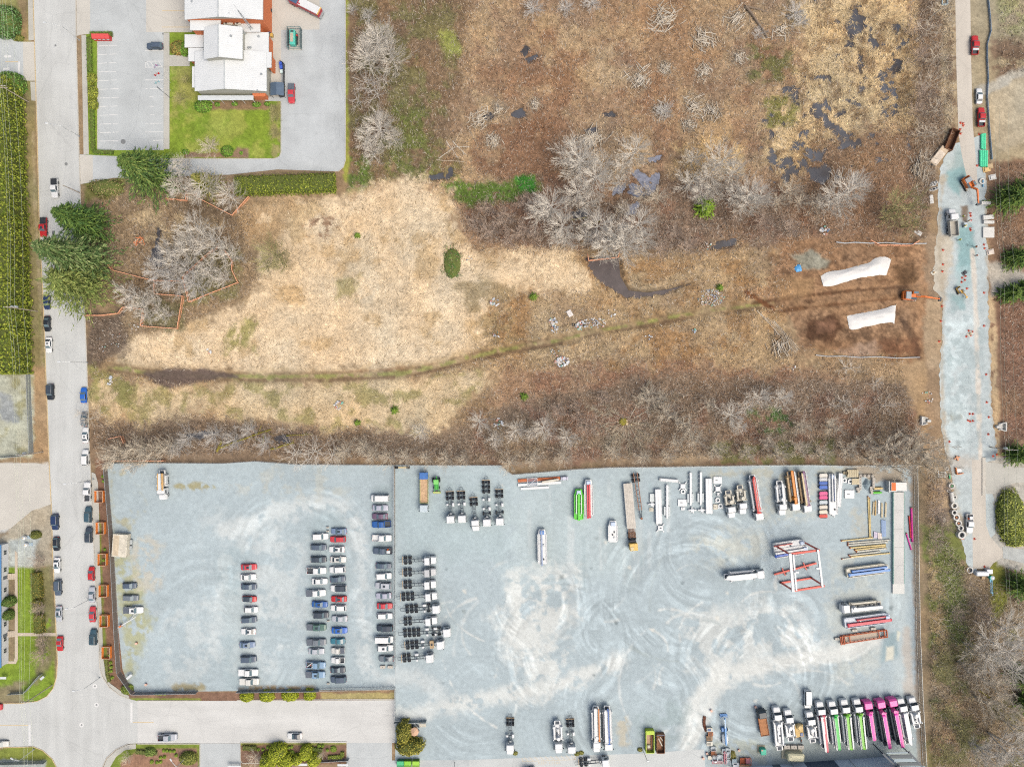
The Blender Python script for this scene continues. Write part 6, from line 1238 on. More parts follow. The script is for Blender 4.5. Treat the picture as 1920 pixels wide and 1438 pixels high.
roof_block(fs, 366,98,500,172, 4.6, 426, 1.7, 0, GREYW); p0, p1 = P(476,184,1.5), P(500,177,1.5); B_ = MB().box(p0[0], p1[0], p0[1], p1[1], 0, 2.6); B_.build('brick_wall', BRICK, fs); roof_block(fs, 500.5,99,509,128, 4.5, None, 0)
roof_block(fs, 347,66,382,90, 4.0, None, 0); roof_block(fs, 354,91,382,116, 4.2, None, 0); roof_block(fs, 361,126,381,165, 4.1, None, 0)
x0, y0 = P(371,188,3)[:2]; x1, y1 = P(475,179.5,3)[:2]; MB().box(x0, x1, y0, y1, 2.8, 3.0).build('canopy', mat((226,232,236), .5, 0, .12, 1), fs)
for i in range(6): MB().tube((x0+.3+i*(x1-x0-.6)/5, y0+.2, 0),(x0+.3+i*(x1-x0-.6)/5, y0+.2, 2.8), .08, .08, 8).build('canopy_post', WHITE, fs)
for px, py, z in ((430,26,9.6),(433,68,8.4),(485,69,4.9),(490,140,5.0),(483,170,4.9),(466,90,4.9),(470,90,4.9),(360,4,8.9)):
    p = P(px, py, z); MB().lathe([(.35,z-.5),(.32,z+.2),(.2,z+.35)], 10).build('roof_vent', STEEL, fs, (p[0], p[1], 0))
for py in (10, 24, 38, 52, 74, 84, 118, 132, 152, 160):
    p = P(493 if py < 56 else 500, py, 2); MB().box(p[0]-.05, p[0]+.12, p[1]-.7, p[1]+.7, 1.0, 3.0).build('window', GLASS, fs)
p = P(474, 58, 4.8); ms = empty('aerial_mast', (p[0], p[1], 4.8), 0, 'grey lattice aerial mast standing beside the station plant room', 'mast'); t = MB(); hh = 11
for i in range(11):
    w0 = .5*(1 - i/14); z0 = i*hh/11; z1 = (i+1)*hh/11; w1 = .5*(1 - (i+1)/14)
    for k in range(3):
        a0, a1 = R(120*k), R(120*(k+1)); q0 = (w0*math.cos(a0), w0*math.sin(a0), z0); q1 = (w1*math.cos(a0), w1*math.sin(a0), z1); q2 = (w1*math.cos(a1), w1*math.sin(a1), z1)
        t.tube(q0, q1, .05, .05, 5); t.tube(q0, q2, .03, .03, 4); t.tube(q1, q2, .03, .03, 4)
t.build('lattice', mat((206,212,216), .4, .3), ms); a_ = MB(); a_.tube((0,0,hh),(0,0,hh+3), .04, .03, 5)
for i in range(4): a_.bar((-.5,0,hh-1-i*.8),(.5,0,hh-1-i*.8),.04,.04)
a_.build('aerial', STEEL, ms)
x1 = P(16,0,0)[0]; ya, yb = P(0,1242)[1], P(0,1018)[1]
hs = empty('white_house', (x1, ya, 0), 0, 'long white walled house with blue roof edge behind the lawn', 'building'); Lh = yb - ya
MB().box(-14, 0, 0, Lh, 0, 3.0).build('wall', mat((238,240,242), .7, 0, .08, .6), hs); MB().box(-14.5, .12, -.2, Lh+.2, 3.0, 3.3).build('roof', mat((96,150,204), .6, 0, .1, .5), hs)
for py in (1036, 1068, 1106, 1170, 1198, 1220):
    yy = P(0, py, 1.6)[1] - ya
    f = MB().box(0, .08, yy-.65, yy+.65, .9, 2.1).build('window', GREYW, hs)
    for s in (-1, 1): MB().box(.07, .12, yy+s*.33-.22, yy+s*.33+.22, 1.0, 2.0).build('pane', DARKG, f)
for py in (1082, 1190):
    yy = P(0, py, 1)[1] - ya; MB().box(0, .07, yy-.5, yy+.5, .15, 2.2).build('door', mat((112,120,128), .5), hs)
    m = MB()
    for i in range(4): m.box(.05, 2.0-.42*i, yy-.9, yy+.9, i*.12+.02, (i+1)*.12+.02)
    m.build('step', M_PATH, hs)
ROOFG = mat((172,184,198), .6, 0, .08, .4)
wk = empty('workshop', P(1560,1500), 0, 'long grey roofed workshop at the edge of the yard', 'building'); wk.location = (0,0,0)
wa, wb_ = Vector(P(1392,1438)[:2]), Vector(P(1668,1417)[:2]); wd = (wb_ - wa).normalized(); wq = Vector((wd.y, -wd.x))
pts = [wa, wb_, wb_ + wq*30, wa + wq*30]; m = MB(); m.prism([(p.x, p.y) for p in pts], 0, 7.4); m.build('wall', mat((244,254,266), .7, 0, .08, .5), wk)
m = MB(); m.prism([(p.x, p.y) for p in (wa - wd*.3 - wq*.3, wb_ + wd*.3 - wq*.3, pts[2], pts[3])], 7.4, 7.8); m.build('roof', ROOFG, wk)
for t0, t1, zz, mm, nm_ in ((.42,.62,5.2,mat((100,114,134), .6),'roller_door'),(.2,.25,2.4,WINDOWG,'window'),(.72,.725,7.3,FASCIA,'downpipe'),(.33,.335,7.3,FASCIA,'downpipe')):
    L_ = (wb_ - wa).length; p, q = wa + wd*L_*t0 - wq*.06, wa + wd*L_*t1 - wq*.06; MB().bar((p.x,p.y,zz/2),(q.x,q.y,zz/2),.1,zz).build(nm_, mm, wk)
st = empty('roof_frame', P(1690,1425), 0, 'dark steel slatted canopy frame at the corner of the workshop', 'canopy'); st.location = (0,0,0)
for i in range(5):
    a = P(1662+i*7, 1411+i*7, 6); b = P(1702+i*8, 1410+i*7, 6); MB().bar((a[0],a[1],6),(b[0],b[1],6),.9 if i else .35,.2).build('slat', mat((52,72,84), .5) if i % 2 else mat((150,170,180), .5), st)
for a, b in (((1655,1412),(1690,1446)),((1704,1409),(1736,1444))):
    p, q = P(*a, 6.1), P(*b, 6.1); MB().bar(p, q, .5, .35).build('side_beam', mat((64,80,94), .5), st)
for a in ((1657,1414),(1704,1411),(1690,1446)): p = P(*a, 6); MB().tube((p[0],p[1],0),(p[0],p[1],6), .15, .15, 8).build('post', FRAME, st)
# small built things: one helper
def thing(name, px, py, label, cat, parts, rz=0.0, z=0.0, base=None, group=None):
    x, y, _ = P(px, py, z); zz = base if base is not None else 0.0
    e = empty(name, (x, y, zz), R(rz), label, cat, group)
    made = {}
    for p in parts:
        made[p[0]] = p[1].build(p[0], p[2], e if len(p) < 4 else made[p[3]])
    return e
def B(*a, **k): return MB().box(*a, **k)
def RB(*a, **k): return MB().rbox(*a, **k)
def T(p0, p1, r, n=8, r1=None): return MB().tube(p0, p1, r, r1, n)
fe = empty('fire_engine', P(572,11,1.5)[:2] + (0,), R(-27+180), 'red fire engine with white top and dark cab roof', 'fire engine')
RED = mat((196,60,74), .35, 0, .08, 1); GOLD = mat((236,190,104), .5, 0, .15, 2)
for s in (-1,1):
    for x in (3.6,-2.4): place(WHEEL_T, 'wheel', [TYRE, CAP], fe, (x, s*1.1, .52))
    RB(-5,2.0,s*1.25-.02,s*1.25+.02,.5,1.2,.01).build('side_stripe', STEEL, fe)
RB(-5.2,1.9,-1.23,1.23,.5,2.55,.08).build('body', RED, fe); RB(-4.9,1.6,-1.15,1.15,2.55,2.8,.06).build('roof_deck', WHITE, fe); RB(1.9,5,-1.25,1.25,.55,2.6,.2).build('cab', RED, fe); RB(2.0,4.6,-1.2,1.2,2.6,2.78,.08).build('cab_roof', mat((84,110,142), .4), fe)
B(4.85,5.03,-1.0,1.0,1.7,2.4).build('windscreen', GLASS, fe); RB(5.0,5.4,-1.2,1.2,.5,.9,.08).build('bumper', WHITE, fe); RB(-5.7,-5.15,-1.2,1.2,.5,1.1,.05).build('rear_step', STEEL, fe); B(-5.22,-4.6,-1.24,1.24,2.55,2.66).build('tail_board', GOLD, fe); MB().lathe([(.25,2.8),(.2,3.0)], 10, (1.2,.75)).build('beacon', RED, fe)
REDB = mat((222,70,70), .5, 0, .1, 1)
for i in range(4):
    thing('donation_bin', 178.5+i*8, 71, 'red metal donation bin in the row of four by the low hedge', 'bin', [('body', B(-.62,.62,-.6,.6,0,1.55), REDB), ('lid', MB().add([(-.66,-.66,1.56),(.66,-.66,1.56),(.66,.66,1.95),(-.66,.66,1.95),(-.66,-.66,1.62),(.66,-.66,1.62),(.66,.66,2.02),(-.66,.66,2.02)], [(3,2,1,0),(4,5,6,7),(0,1,5,4),(1,2,6,5),(2,3,7,6),(3,0,4,7)]), mat((232,92,90), .45)), ('hatch', B(-.4,.4,-.64,-.59,.8,1.2), LAMPW)], 0, 1, None, 'red donation bins in a row')
def fence(pts, h, label, mesh_m, post_m, gap=3.0, rail=.035, cat='fence', name='chain_link_fence', closed=False, rails=2, postr=.045, z0=0.0, thick=.02, group=None):
    if closed: pts = list(pts) + [pts[0]]
    c = P(*pts[0]); e = empty(name, (c[0], c[1], z0), 0, label, cat, group); v = [Vector(P(*p)[:2]) - Vector(c[:2]) for p in pts]; pm = None
    for a, b in zip(v[:-1], v[1:]):
        L = (b-a).length; n = max(1, round(L/gap)); d = (b-a)/n
        if mesh_m:
            m = MB(); q = Vector((-d.y, d.x)).normalized()*thick/2
            m.add([(a.x-q.x,a.y-q.y,.05),(b.x-q.x,b.y-q.y,.05),(b.x-q.x,b.y-q.y,h-.03),(a.x-q.x,a.y-q.y,h-.03),(a.x+q.x,a.y+q.y,.05),(b.x+q.x,b.y+q.y,.05),(b.x+q.x,b.y+q.y,h-.03),(a.x+q.x,a.y+q.y,h-.03)], [(0,1,2,3),(7,6,5,4),(3,2,6,7)]); m.build('mesh_panel', mesh_m, e)
        for k in range(rails):
            zz = h if k == 0 else (.12 if k == 1 else h*.5); MB().bar((a.x,a.y,zz),(b.x,b.y,zz), rail*2, rail*2).build('rail', post_m, e)
        if pm is None: pm = MB().tube((0,0,-.1),(0,0,h+.08), postr, postr, 6).mesh('post')
        for i in range(n + 1):
            if i == n and b is not v[-1]: continue
            q = a + d*i; place(pm, 'post', post_m, e, (q.x, q.y, 0))
    return e
def see_through(rgb, cover):
    m = bpy.data.materials.new('wire_mesh'); m.use_nodes = True; n = m.node_tree.nodes; l = m.node_tree.links; b = n['Principled BSDF']; b.inputs['Base Color'].default_value = A(rgb) + (1,); b.inputs['Roughness'].default_value = .6; b.inputs['Metallic'].default_value = .2
    tc = n.new('ShaderNodeTexCoord'); nz = n.new('ShaderNodeTexNoise'); nz.inputs['Scale'].default_value = 24; l.new(tc.outputs['Object'], nz.inputs['Vector'])
    mr = n.new('ShaderNodeMapRange'); mr.inputs[1].default_value = .3; mr.inputs[2].default_value = .7; mr.inputs[3].default_value = max(0, cover-.25); mr.inputs[4].default_value = min(1, cover+.25); l.new(nz.outputs[0], mr.inputs[0]); l.new(mr.outputs[0], b.inputs['Alpha']); return m
WIRE = see_through((196,204,208), .28); GALV = mat((206,212,214), .45, .3, .1, 2); SLATP = mat((134,122,114), .8, 0, .2, 2); ORNET = see_through((255,190,140), .45); TIMB = mat((232,196,164), .85, 0, .15, 2); GREENP = mat((120,150,150), .6)
fence([(198,868),(300,867),(420,868),(480,864),(520,867),(560,870),(738,871)], 2.1, 'chain-link fence between the car lot and the leafless belt', WIRE, GALV)
fence([(741,871),(940,872),(952,883),(961,889),(1010,885),(1080,879),(1140,876),(1300,874),(1420,872),(1520,871),(1590,873),(1640,872),(1712,870)], 2.1, 'chain-link fence between the truck yard and the leafless belt', WIRE, GALV)
fence([(1713,872),(1715,1000),(1718,1180),(1723,1300),(1731,1445)], 2.1, 'chain-link fence between the truck yard and the wooded bank', WIRE, GALV)
fence([(739.5,874),(741.5,1250)], 2.1, 'chain-link fence dividing the car lot from the truck yard', WIRE, GALV)
fence([(201,870),(212,1000),(221,1180),(226,1257)], 2.2, 'brown slatted fence between the bark bed and the car lot', SLATP, GALV, name='slatted_fence')
fence([(227,1259),(253,1296)], 2.2, 'brown slatted fence across the corner of the car lot', SLATP, GALV, name='slatted_fence')
fence([(254,1297),(372,1295)], 2.0, 'grey mesh fence from the corner to the lot gate', see_through((150,158,164), .75), GALV)
fence([(447,1293),(600,1291)], 2.0, 'grey mesh fence behind the clipped bushes', see_through((150,158,164), .75), GALV)
fence([(602,1290),(740,1287)], 2.0, 'chain-link fence beside the yellow grass strip', WIRE, GALV); fence([(741.5,1288),(741.5,1345),(762,1348)], 2.0, 'chain-link gate fence at the end of the side street', WIRE, GALV)
fence([(740,1351),(800,1349)], 1.8, 'short grey fence beside the octagonal table', see_through((120,140,150), .7), GALV); fence([(604,1424),(655,1421)], 1.5, 'low grey railing at the end of the middle island', see_through((110,124,134), .7), GALV)
fence([(57,702),(60,780),(63,850)], 2.0, 'grey chain-link fence along the empty gravel plot', see_through((180,190,192), .6), GALV); fence([(-10,858),(40,855),(64,851)], 2.0, 'grey chain-link fence across the empty gravel plot', see_through((180,190,192), .6), GALV)
fence([(20,1298),(50,1296),(80,1262)], 1.6, 'bent grey mesh fence on the lawn corner', see_through((170,180,180), .7), GALV); fence([(-10,1428),(88,1426)], 1.8, 'grey mesh fence at the foot of the grassy corner', see_through((170,180,180), .7), GALV)
ORPOST = mat((268,196,156), .8)
for pts, lab in (([(312,374),(352,378),(352,362)], 'orange net fence under the big fir'),([(372,356),(368,370),(438,406),(469,371)], 'orange net fence cornering by the clipped hedge'),([(205,496),(215,508),(290,527),(340,528)], 'long low orange net fence between fir and grove'),([(417,460),(392,478),(370,498),(346,520),(357,567),(449,531),(438,508),(437,490),(417,460)], 'closed orange net fence round the pale grove'),([(160,592),(195,592),(226,588),(234,577),(272,580),(268,612),(336,617),(346,556),(293,552),(293,532)], 'zigzag orange net fence from the street to the grove'),([(1101,478),(1103,490),(1158,484),(1160,473)], 'short pale orange net fence at the muddy pond'),([(1628,452),(1645,461),(1705,462),(1720,452)], 'sagging orange net fence beside the silt fence'),([(208,822),(231,817),(236,830)], 'broken orange net fence under the straw trees'),([(210,863),(312,863)], 'flat orange net strip along the yard fence')):
    fence(pts, 1.25, lab, ORNET, ORPOST, 3.0, .08, name='orange_net_fence', rails=2, postr=.06, z0=.15)
for i, (x, y) in enumerate(((189,930),(191.5,989),(195,1047.5),(197,1106),(198.5,1162),(202.5,1221))):
    lab = ('first', 'second', 'third', 'fourth', 'fifth', 'last')[i]; c = P(x, y); e = empty('tree_guard', (c[0], c[1], 0), 0, 'orange wooden tree guard, %s along the bark bed from the leaning trees' % lab, 'tree guard')
    w, l = 1.25, 1.75
    for sx in (-1,1):
        for sy in (-1,1): T((sx*w,sy*l,0),(sx*w,sy*l,1.3), .06).build('post', mat((240,150,84), .8), e)
        m = MB(); m.box(sx*w-.03, sx*w+.03, -l, l, .15, 1.15); m.build('net_panel', mat((288,166,76), .85, 0, .15, 4), e); MB().bar((sx*w,-l,1.25),(sx*w,l,1.25),.12,.08).build('rail', TIMB, e)
        m = MB(); m.box(-w, w, sx*l-.03, sx*l+.03, .15, 1.15); m.build('net_panel', mat((288,166,76), .85, 0, .15, 4), e); MB().bar((-w,sx*l,1.26),(w,sx*l,1.26),.12,.08).build('rail', TIMB, e)
    T((0,0,0),(.1,.05,3.2), .05, 6, .02).build('sapling', TWIG['brown'], e)
SILT = mat((214,218,222), .8, 0, .1, 1)
fence([(1566,455),(1584,457),(1600,455.5),(1630,457),(1660,456),(1690,458.5),(1735,457.5)], .8, 'white silt fence along the upper edge of the excavation', SILT, SILT, 4, .05, name='silt_fence', thick=.22)
fence([(1528,666),(1550,668.5),(1580,668),(1610,670.5),(1640,669),(1680,671.5),(1722,670)], .8, 'white silt fence along the lower edge of the excavation', SILT, SILT, 4, .05, name='silt_fence', thick=.22)
fence([(1851,0),(1855,40),(1856,60),(1849,85),(1849,110),(1851,150),(1849,180),(1853,240),(1858,300)], .7, 'blue silt fence along the lane behind the red pickups', see_through((130,164,200), .6), mat((140,168,196), .8), 4, .05, name='silt_fence', thick=.1)
LAMPP = mat((226,230,232), .4, .2, .05)
for i, (x, y, a, h, arm, lab) in enumerate(((149,76,172,9,4.2,'grey street lamp with long curved arm opposite the car park exit'),(149,256,172,9,3.6,'grey street lamp with curved arm by the fire station hedge'),(164,680,180,9,2.4,'street lamp with straight arm over the road by the meadow'),(176,898,184,9,2.6,'street lamp with straight arm over the road by the white pickup'),(167,1124,184,8,1.4,'street lamp over the road by the silver sedan with bars'),(187,1270,186,8.5,2.2,'street lamp over the junction'),(351,1416,120,7,2.6,'white curved lamp in the corner island'),(64,1404,150,7,1.6,'white lamp leaning on the grassy corner by the junction'),(22,1430,80,7,2.0,'small white lamp behind the mesh fence'))):
    c = P(x, y); e = empty('street_lamp', (c[0], c[1], 0), R(a), lab, 'street lamp')
    T((0,0,0),(0,0,h*.9), .1, 8, .07).build('pole', LAMPP, e); m = MB(); prev = Vector((0,0,h*.9))
    for k in range(1, 6): q = Vector((arm*k/5, 0, h*.9 + h*.1*math.sin(k/5*1.57))); m.tube(prev, q, .07, .06, 7); prev = q
    m.build('arm', LAMPP, e); RB(arm-.1,arm+.75,-.2,.2,h-.1,h+.1,.06).build('lamp_head', LAMPW, e); MB().lathe([(.22,0),(.2,.3)], 8).build('base', STEEL, e)
WOOD = mat((196,182,166), .85, 0, .2, 2); INSUL = mat((226,232,236), .4)
for i, (x, y, h, tr, lab) in enumerate(((54,192,12,0,'wooden power pole at the end of the tall hedge'),(71,584,12.5,2,'wooden power pole with grey transformers in the tall hedge'),(81,847,10,1,'power pole with white transformer by the empty gravel plot'),(98,1284,11.5,0,'wooden power pole at the lawn corner of the junction'),(150,362,8,0,'short bare wooden pole beside the street'),(1898,1166,10,0,'wooden power pole at the edge of the wood'),(1856,838,10,1,'power pole with white transformer above the private driveway'))):
    c = P(x, y); e = empty('power_pole', (c[0], c[1], 0), 0, lab, 'power pole'); T((0,0,0),(0,0,h), .17, 8, .11).build('pole', WOOD, e)
    if i != 4:
        B(-1.5,1.5,-.07,.07,h-.8,h-.6).build('cross_arm', WOOD, e); B(-1.1,1.1,-.07,.07,h-2.0,h-1.82).build('cross_arm', WOOD, e)
        for k in range(4): MB().lathe([(.07,h-.6),(.1,h-.4),(.05,h-.25)], 7, (-1.3+k*.87,0)).build('insulator', INSUL, e)
    for k in range(tr): MB().lathe([(.32,h-3.2),(.34,h-2.3),(.2,h-2.1)], 10, (-.5+k*1.0,.35)).build('transformer', mat((206,216,222), .4), e)
WIREM = mat((206,214,190), .5, .1, 0)
def wire(pts, lab, grp, z=10.6, r=.024):
    p = [Vector(P(x, y, z)) for x, y in pts]; m = MB()
    for a, b in zip(p[:-1], p[1:]):
        prev = a
        for k in range(1, 7): q = a.lerp(b, k/6) - Vector((0,0,1.2*4*(k/6)*(1-k/6))); m.tube(prev, q, r, r, 4, 0, False); prev = q
    o = m.build('power_line', WIREM); tag(o, lab, 'power line', grp)
for dx in (0, 5, 13, 29): wire([(-3+dx*.6,-40),(0+dx*.9,160),(14+dx,577),(26+dx*.9,850),(36+dx*.6,1312),(40+dx*.6,1480)], 'thin overhead power line above the tall hedge and lawn', 'overhead lines above the hedge')
for dx in (0, 7, 24): wire([(1868+dx,200),(1878+dx,500),(1886+dx*.95,842),(1892+dx*.8,1164)], 'thin overhead power line along the far side of the lane', 'overhead lines beside the lane')
for i, (x, y) in enumerate(((319,140),(319.5,155),(320,170))):
    c = P(x, y); rgbs = (((206,214,236),(206,120,190)), ((248,248,248),(226,40,48)), ((176,220,236),(236,244,248)))[i]
    e = empty('flagpole', (c[0], c[1], 0), R(200), ('white flagpole with pale blue and pink flag by the lawn','white flagpole flying the red and white maple leaf flag','white flagpole with light blue flag by the lawn')[i], 'flagpole')
    T((0,0,0),(0,0,7.2), .06, 8, .04).build('pole', WHITE, e); m = MB(); nn = 7
    vs = [(.1+1.7*k/nn, .18*math.sin(k*1.3), 7.0 - .35*(k/nn) - j) for j in (0, .95) for k in range(nn+1)]; fs_ = [(k, k+1, nn+2+k, nn+1+k) for k in range(nn)]
    m.add(vs, fs_); m.mi = ([1,1,0,0,0,1,1] if i == 1 else [0,0,1,1,0,0,1]); m.build('flag', [mat(rgbs[0], .8), mat(rgbs[1], .8)], e)
    if i == 1: MB().lathe([(.2,0),(.17,.02)], 6).build('maple_leaf', mat((226,40,48), .8), e, (.95,.12,6.4)).rotation_euler = (1.57,0,0)
c = P(319,184); e = empty('lamp_post', (c[0],c[1],0), R(140), 'slim dark lamp post at the car park pavement', 'lamp post'); T((0,0,0),(0,0,6), .07, 8, .05).build('pole', TRIM, e); RB(-.1,1.2,-.12,.12,5.9,6.05,.04).build('lamp_head', TRIM, e)
for i, (x, y, h, lab) in enumerate(((1205,1405,6,'slim dark lamp post beside the lime skip'),(1330,1410,5,'slim grey lamp post among the yard junk'),(852,1428,4,'short dark post at the edge of the apron'))):
    thing('lamp_post', x, y, lab, 'lamp post', [('pole', T((0,0,0),(.3,-.2,h), .07), TRIM), ('lamp_head', RB(.1,.7,-.35,0,h-.05,h+.12,.04), LAMPW)])
# beside the fire station
thing('generator_cage', 552.5, 73, 'teal railed cage round the station generator', 'cage', [('floor_slab', B(-1.9,1.9,-3,3,.0,.12), M_CONC)] + [('rail', MB().bar((sx*1.95,-3,z),(sx*1.95,3,z),.1,.1), GREENP) for sx in (-1,1) for z in (1.1,2.2)] + [('rail', MB().bar((-1.95,sy*3,z+.01),(1.95,sy*3,z+.01),.1,.1), GREENP) for sy in (-1,1) for z in (1.1,2.2)] + [('mesh_panel', B(sx*1.95-.02,sx*1.95+.02,-3,3,.2,2.2), see_through((120,140,146), .6)) for sx in (-1,1)] + [('post', T((sx*1.95,sy*3,0),(sx*1.95,sy*3,2.3), .06), GREENP) for sx in (-1,1) for sy in (-1,1)], 0, 1)
thing('generator', 549.5, 72, 'teal generator with rusty top inside the cage', 'generator', [('housing', RB(-.85,.75,-2.2,2.2,.15,1.9,.1), mat((100,214,196), .45)), ('top_plate', RB(-.6,.3,-1.5,1.2,1.9,1.96,.02), mat((206,196,176), .7, 0, .3, 3)), ('vent', B(-.5,.4,1.4,1.9,1.88,1.97), TRIM), ('pipework', T((1.15,-1.8,.8),(1.15,1.4,.8), .2), BLACK), ('valve', MB().lathe([(.28,.6),(.22,1.3)], 8, (1.15,.8)), REDB)], 0, 1.2, .12)
thing('blue_shelter', 519, 167, 'slate blue gabled shelter against the station wall', 'shelter', [('roof', MB().add([(-2,-1.9,2.2),(0,-1.9,2.8),(2,-1.9,2.2),(-2,1.9,2.2),(0,1.9,2.8),(2,1.9,2.2),(-2,-1.9,2.08),(0,-1.9,2.68),(2,-1.9,2.08),(-2,1.9,2.08),(0,1.9,2.68),(2,1.9,2.08)], [(0,1,4,3),(1,2,5,4),(9,10,7,6),(10,11,8,7),(0,6,7,1),(1,7,8,2),(4,10,9,3),(5,11,10,4),(3,9,6,0),(2,8,11,5)]), mat((96,116,138), .6, 0, .15, 1))] + [('post', T((sx*1.8,sy*1.7,0),(sx*1.8,sy*1.7,2.15), .07), TRIM) for sx in (-1,1) for sy in (-1,1)] + [('bench', B(-1.4,1.4,.9,1.5,.4,.5), TRIM)], 0, 2.4)
fence([(527,118),(534,122),(534,182),(526,184)], 1.6, 'black railing round the bins beside the station', see_through((90,92,96), .5), BLACK, 2, .04, name='railing')
for x, y, c_, lab in ((528,122,(64,96,196),'blue wheeled bin behind the black railing'),(529,129,(70,104,206),'second blue wheeled bin touching a white one'),(530,137,(214,236,230),'white and green wheeled bin behind the black railing'),(508,22,(48,56,72),'dark wheeled cart by the station garage door'),(506,62,(80,104,150),'blue barrel at the station side door'),(511,69,(214,176,96),'yellow hand truck at the station side door')):
    thing('wheeled_bin', x, y, lab, 'bin', [('body', B(-.38,.38,-.45,.45,.08,1.0,-.05), mat(c_, .5)), ('lid', RB(-.44,.44,-.52,.5,1.0,1.12,.04), mat(tuple(min(255,int(v*1.1)) for v in c_), .45)), ('wheel', T((-.42,.4,.12),(.42,.4,.12), .12), TYRE)], 8)
# yard equipment
def beam_unit(px0, py0, px1, py1, w, label, rgb, arms, name='boom_unit', deckz=1.3, cat='pump unit', tail=None):
    a = Vector(P(px0,py0,1.2)[:2]); b = Vector(P(px1,py1,1.2)[:2]); L = (b-a).length; e = empty(name, (a.x,a.y,0), math.atan2((b-a).y,(b-a).x), label, cat); dm = mat(rgb, .4, 0, .08, 1)
    m = MB(); m.loft([[(x,-w*k,.3),(x,w*k,.3),(x,w*k,deckz),(x,w*k*.8,deckz+.15),(x,-w*k*.8,deckz+.15),(x,-w*k,deckz)] for x, k in ((0,.9),(.4,1),(L-1.6,1),(L-.9,.86),(L,.7))]); m.build('deck', dm, e)
    for s in (-1,1): RB(.3,L-1.4,s*w-.12,s*w+.12,.5,deckz+.35,.05).build('side_rail', dm, e)
    RB(L-1.5,L-.3,-w*.5,w*.5,deckz+.1,deckz+.7,.1).build('control_box', mat(tail or (206,222,244), .5), e)
    for i in range(3): RB(1.2+i*(L-4)/3,1.7+i*(L-4)/3,-.6+.5*(i%2),-.2+.5*(i%2),deckz+.1,deckz+.4,.05).build('valve_block', rnd.choice([TRIM, STEEL]), e)
    for rgb2, y, ww, f0, f1 in arms:
        bm = mat(rgb2, .38, 0, .06, 1); x0, x1 = f0*L, f1*L; m = MB(); m.loft([[(x,y-ww*k,deckz+.3),(x,y+ww*k,deckz+.3),(x,y+ww*k*.8,deckz+.3+.5*k),(x,y-ww*k*.8,deckz+.3+.5*k)] for x, k in ((x0,.6),(x0+.5,1),(x1-.5,1),(x1,.7))]); ar = m.build('boom_arm', bm, e); m = MB(); m.tube((x0+.3,y-ww-.05,deckz+.55),(x0+.3,y+ww+.05,deckz+.55), .3, .3, 12); m.build('pivot', bm, ar)
    return e
LG = (104,226,64)
beam_unit(1085,974,1085,917,1.3,'lime green pump body with white lockers on the bare yard',LG,((LG,0,.3,-.02,.9),((224,240,224),-.75,.16,.2,.85),((224,240,224),.75,.16,.2,.85)))
beam_unit(1104,967,1103,899,1.25,'white pump body with red boom beside the green one',WB,(((232,84,92),-.25,.3,-.05,.9),((224,70,80),.35,.24,-.06,.88)))
beam_unit(1017,1057,1016,992,1.3,'white pump body with a grey blue boom alone on the yard',WB,(((170,186,214),.1,.22,-.04,.98),),tail=(120,160,220)); beam_unit(1149,1016,1149,976,1.35,'short white pump body beside the long flatbed trailer',WB,())
beam_unit(1587,1074,1665,1064,1.4,'blue boom assembly on the ground beside the ramp',(224,218,200),(((110,160,222),-.5,.42,.02,1.02),((84,140,210),.45,.3,.1,.96)),'boom_assembly'); beam_unit(1583,1168,1668,1157,1.5,'red boom assembly beside the rusty truss',(206,214,226),(((214,62,84),-.55,.5,.04,1.02),((206,54,74),.65,.22,.25,.9)),'boom_assembly')
beam_unit(1452,1038,1514,1028,1.3,'blue boom assembly under the red gantry',WB,(((64,108,204),-.6,.36,-.02,.8),(WB,.15,.3,0,.9)),'boom_assembly'); beam_unit(1450,1025,1508,1016,1.0,'white and red pump body behind the gantry leg',WB,(((214,100,92),.3,.14,.0,.6),),'boom_unit')
def dump_truck(px0,py0,px1,py1,label,bodym,cabm,style='flat',floor=None,cont=None,wall=.75):
    a = Vector(P(px0,py0,1.5)[:2]); b = Vector(P(px1,py1,1.8)[:2]); L = (b-a).length; e = empty('dump_truck',(a.x,a.y,0),math.atan2((b-a).y,(b-a).x),label,'truck'); xb = cab(e,L,style,cabm,1.4)
    for s in (-1,1): MB().bar((.3,s*.43,.9),(xb+.8,s*.43,.9),.14,.3).build('frame_rail',FRAME,e)
    for x in (1.4,2.8): axle(e,x)
    axle(e,L-1.3,False,1.05); x1 = xb-.35
    B(0,x1,-1.2,1.2,1.15,1.35).build('bed_floor',floor or bodym,e)
    for s in (-1,1): B(0,x1,s*1.2-.07,s*1.2+.07,1.15,1.35+wall).build('bed_side',bodym,e)
    B(x1-.1,x1,-1.13,1.13,1.35,1.45+wall).build('headboard',bodym,e); B(-.02,.08,-1.13,1.13,1.15,1.35+wall).build('tailgate',bodym,e)
    for i in range(int(x1/1.1)):
        for s in (-1,1): B(.5+i*1.1,.62+i*1.1,s*1.27-.05,s*1.27+.05,1.15,1.35+wall).build('stake',bodym,e)
    if cont: RB(-.3,1.7,-1.25,1.25,1.4,2.6,.06).build('tool_container',cont,e)
    return e
TANW = mat((226,204,178), .85, 0, .3, 1.2)
dump_truck(795,887,795,960,'old truck with rusty tan bed and blue box at its tail',mat((206,214,150), .7, 0, .3, 1),mat((206,220,228), .5),'flat',mat((222,186,148), .9, 0, .35, 1.4),mat((70,124,196), .5, 0, .15, 1),.35)
dump_truck(1788,443,1785,392,'white dump truck in the road works with grey box body',mat((206,204,194), .6, 0, .15, 1),WHITE,'conv',mat((196,190,176), .8, 0, .2, 1),None,.9)
dump_truck(1435,1379,1427,1330,'flatbed truck with black cab white roof panel and brown load',RUSTM,mat((60,72,80), .4),'flat',mat((196,138,96), .9, 0, .3, 2),None,.2)
TG = mat((76,190,74), .4, 0, .08, 1)
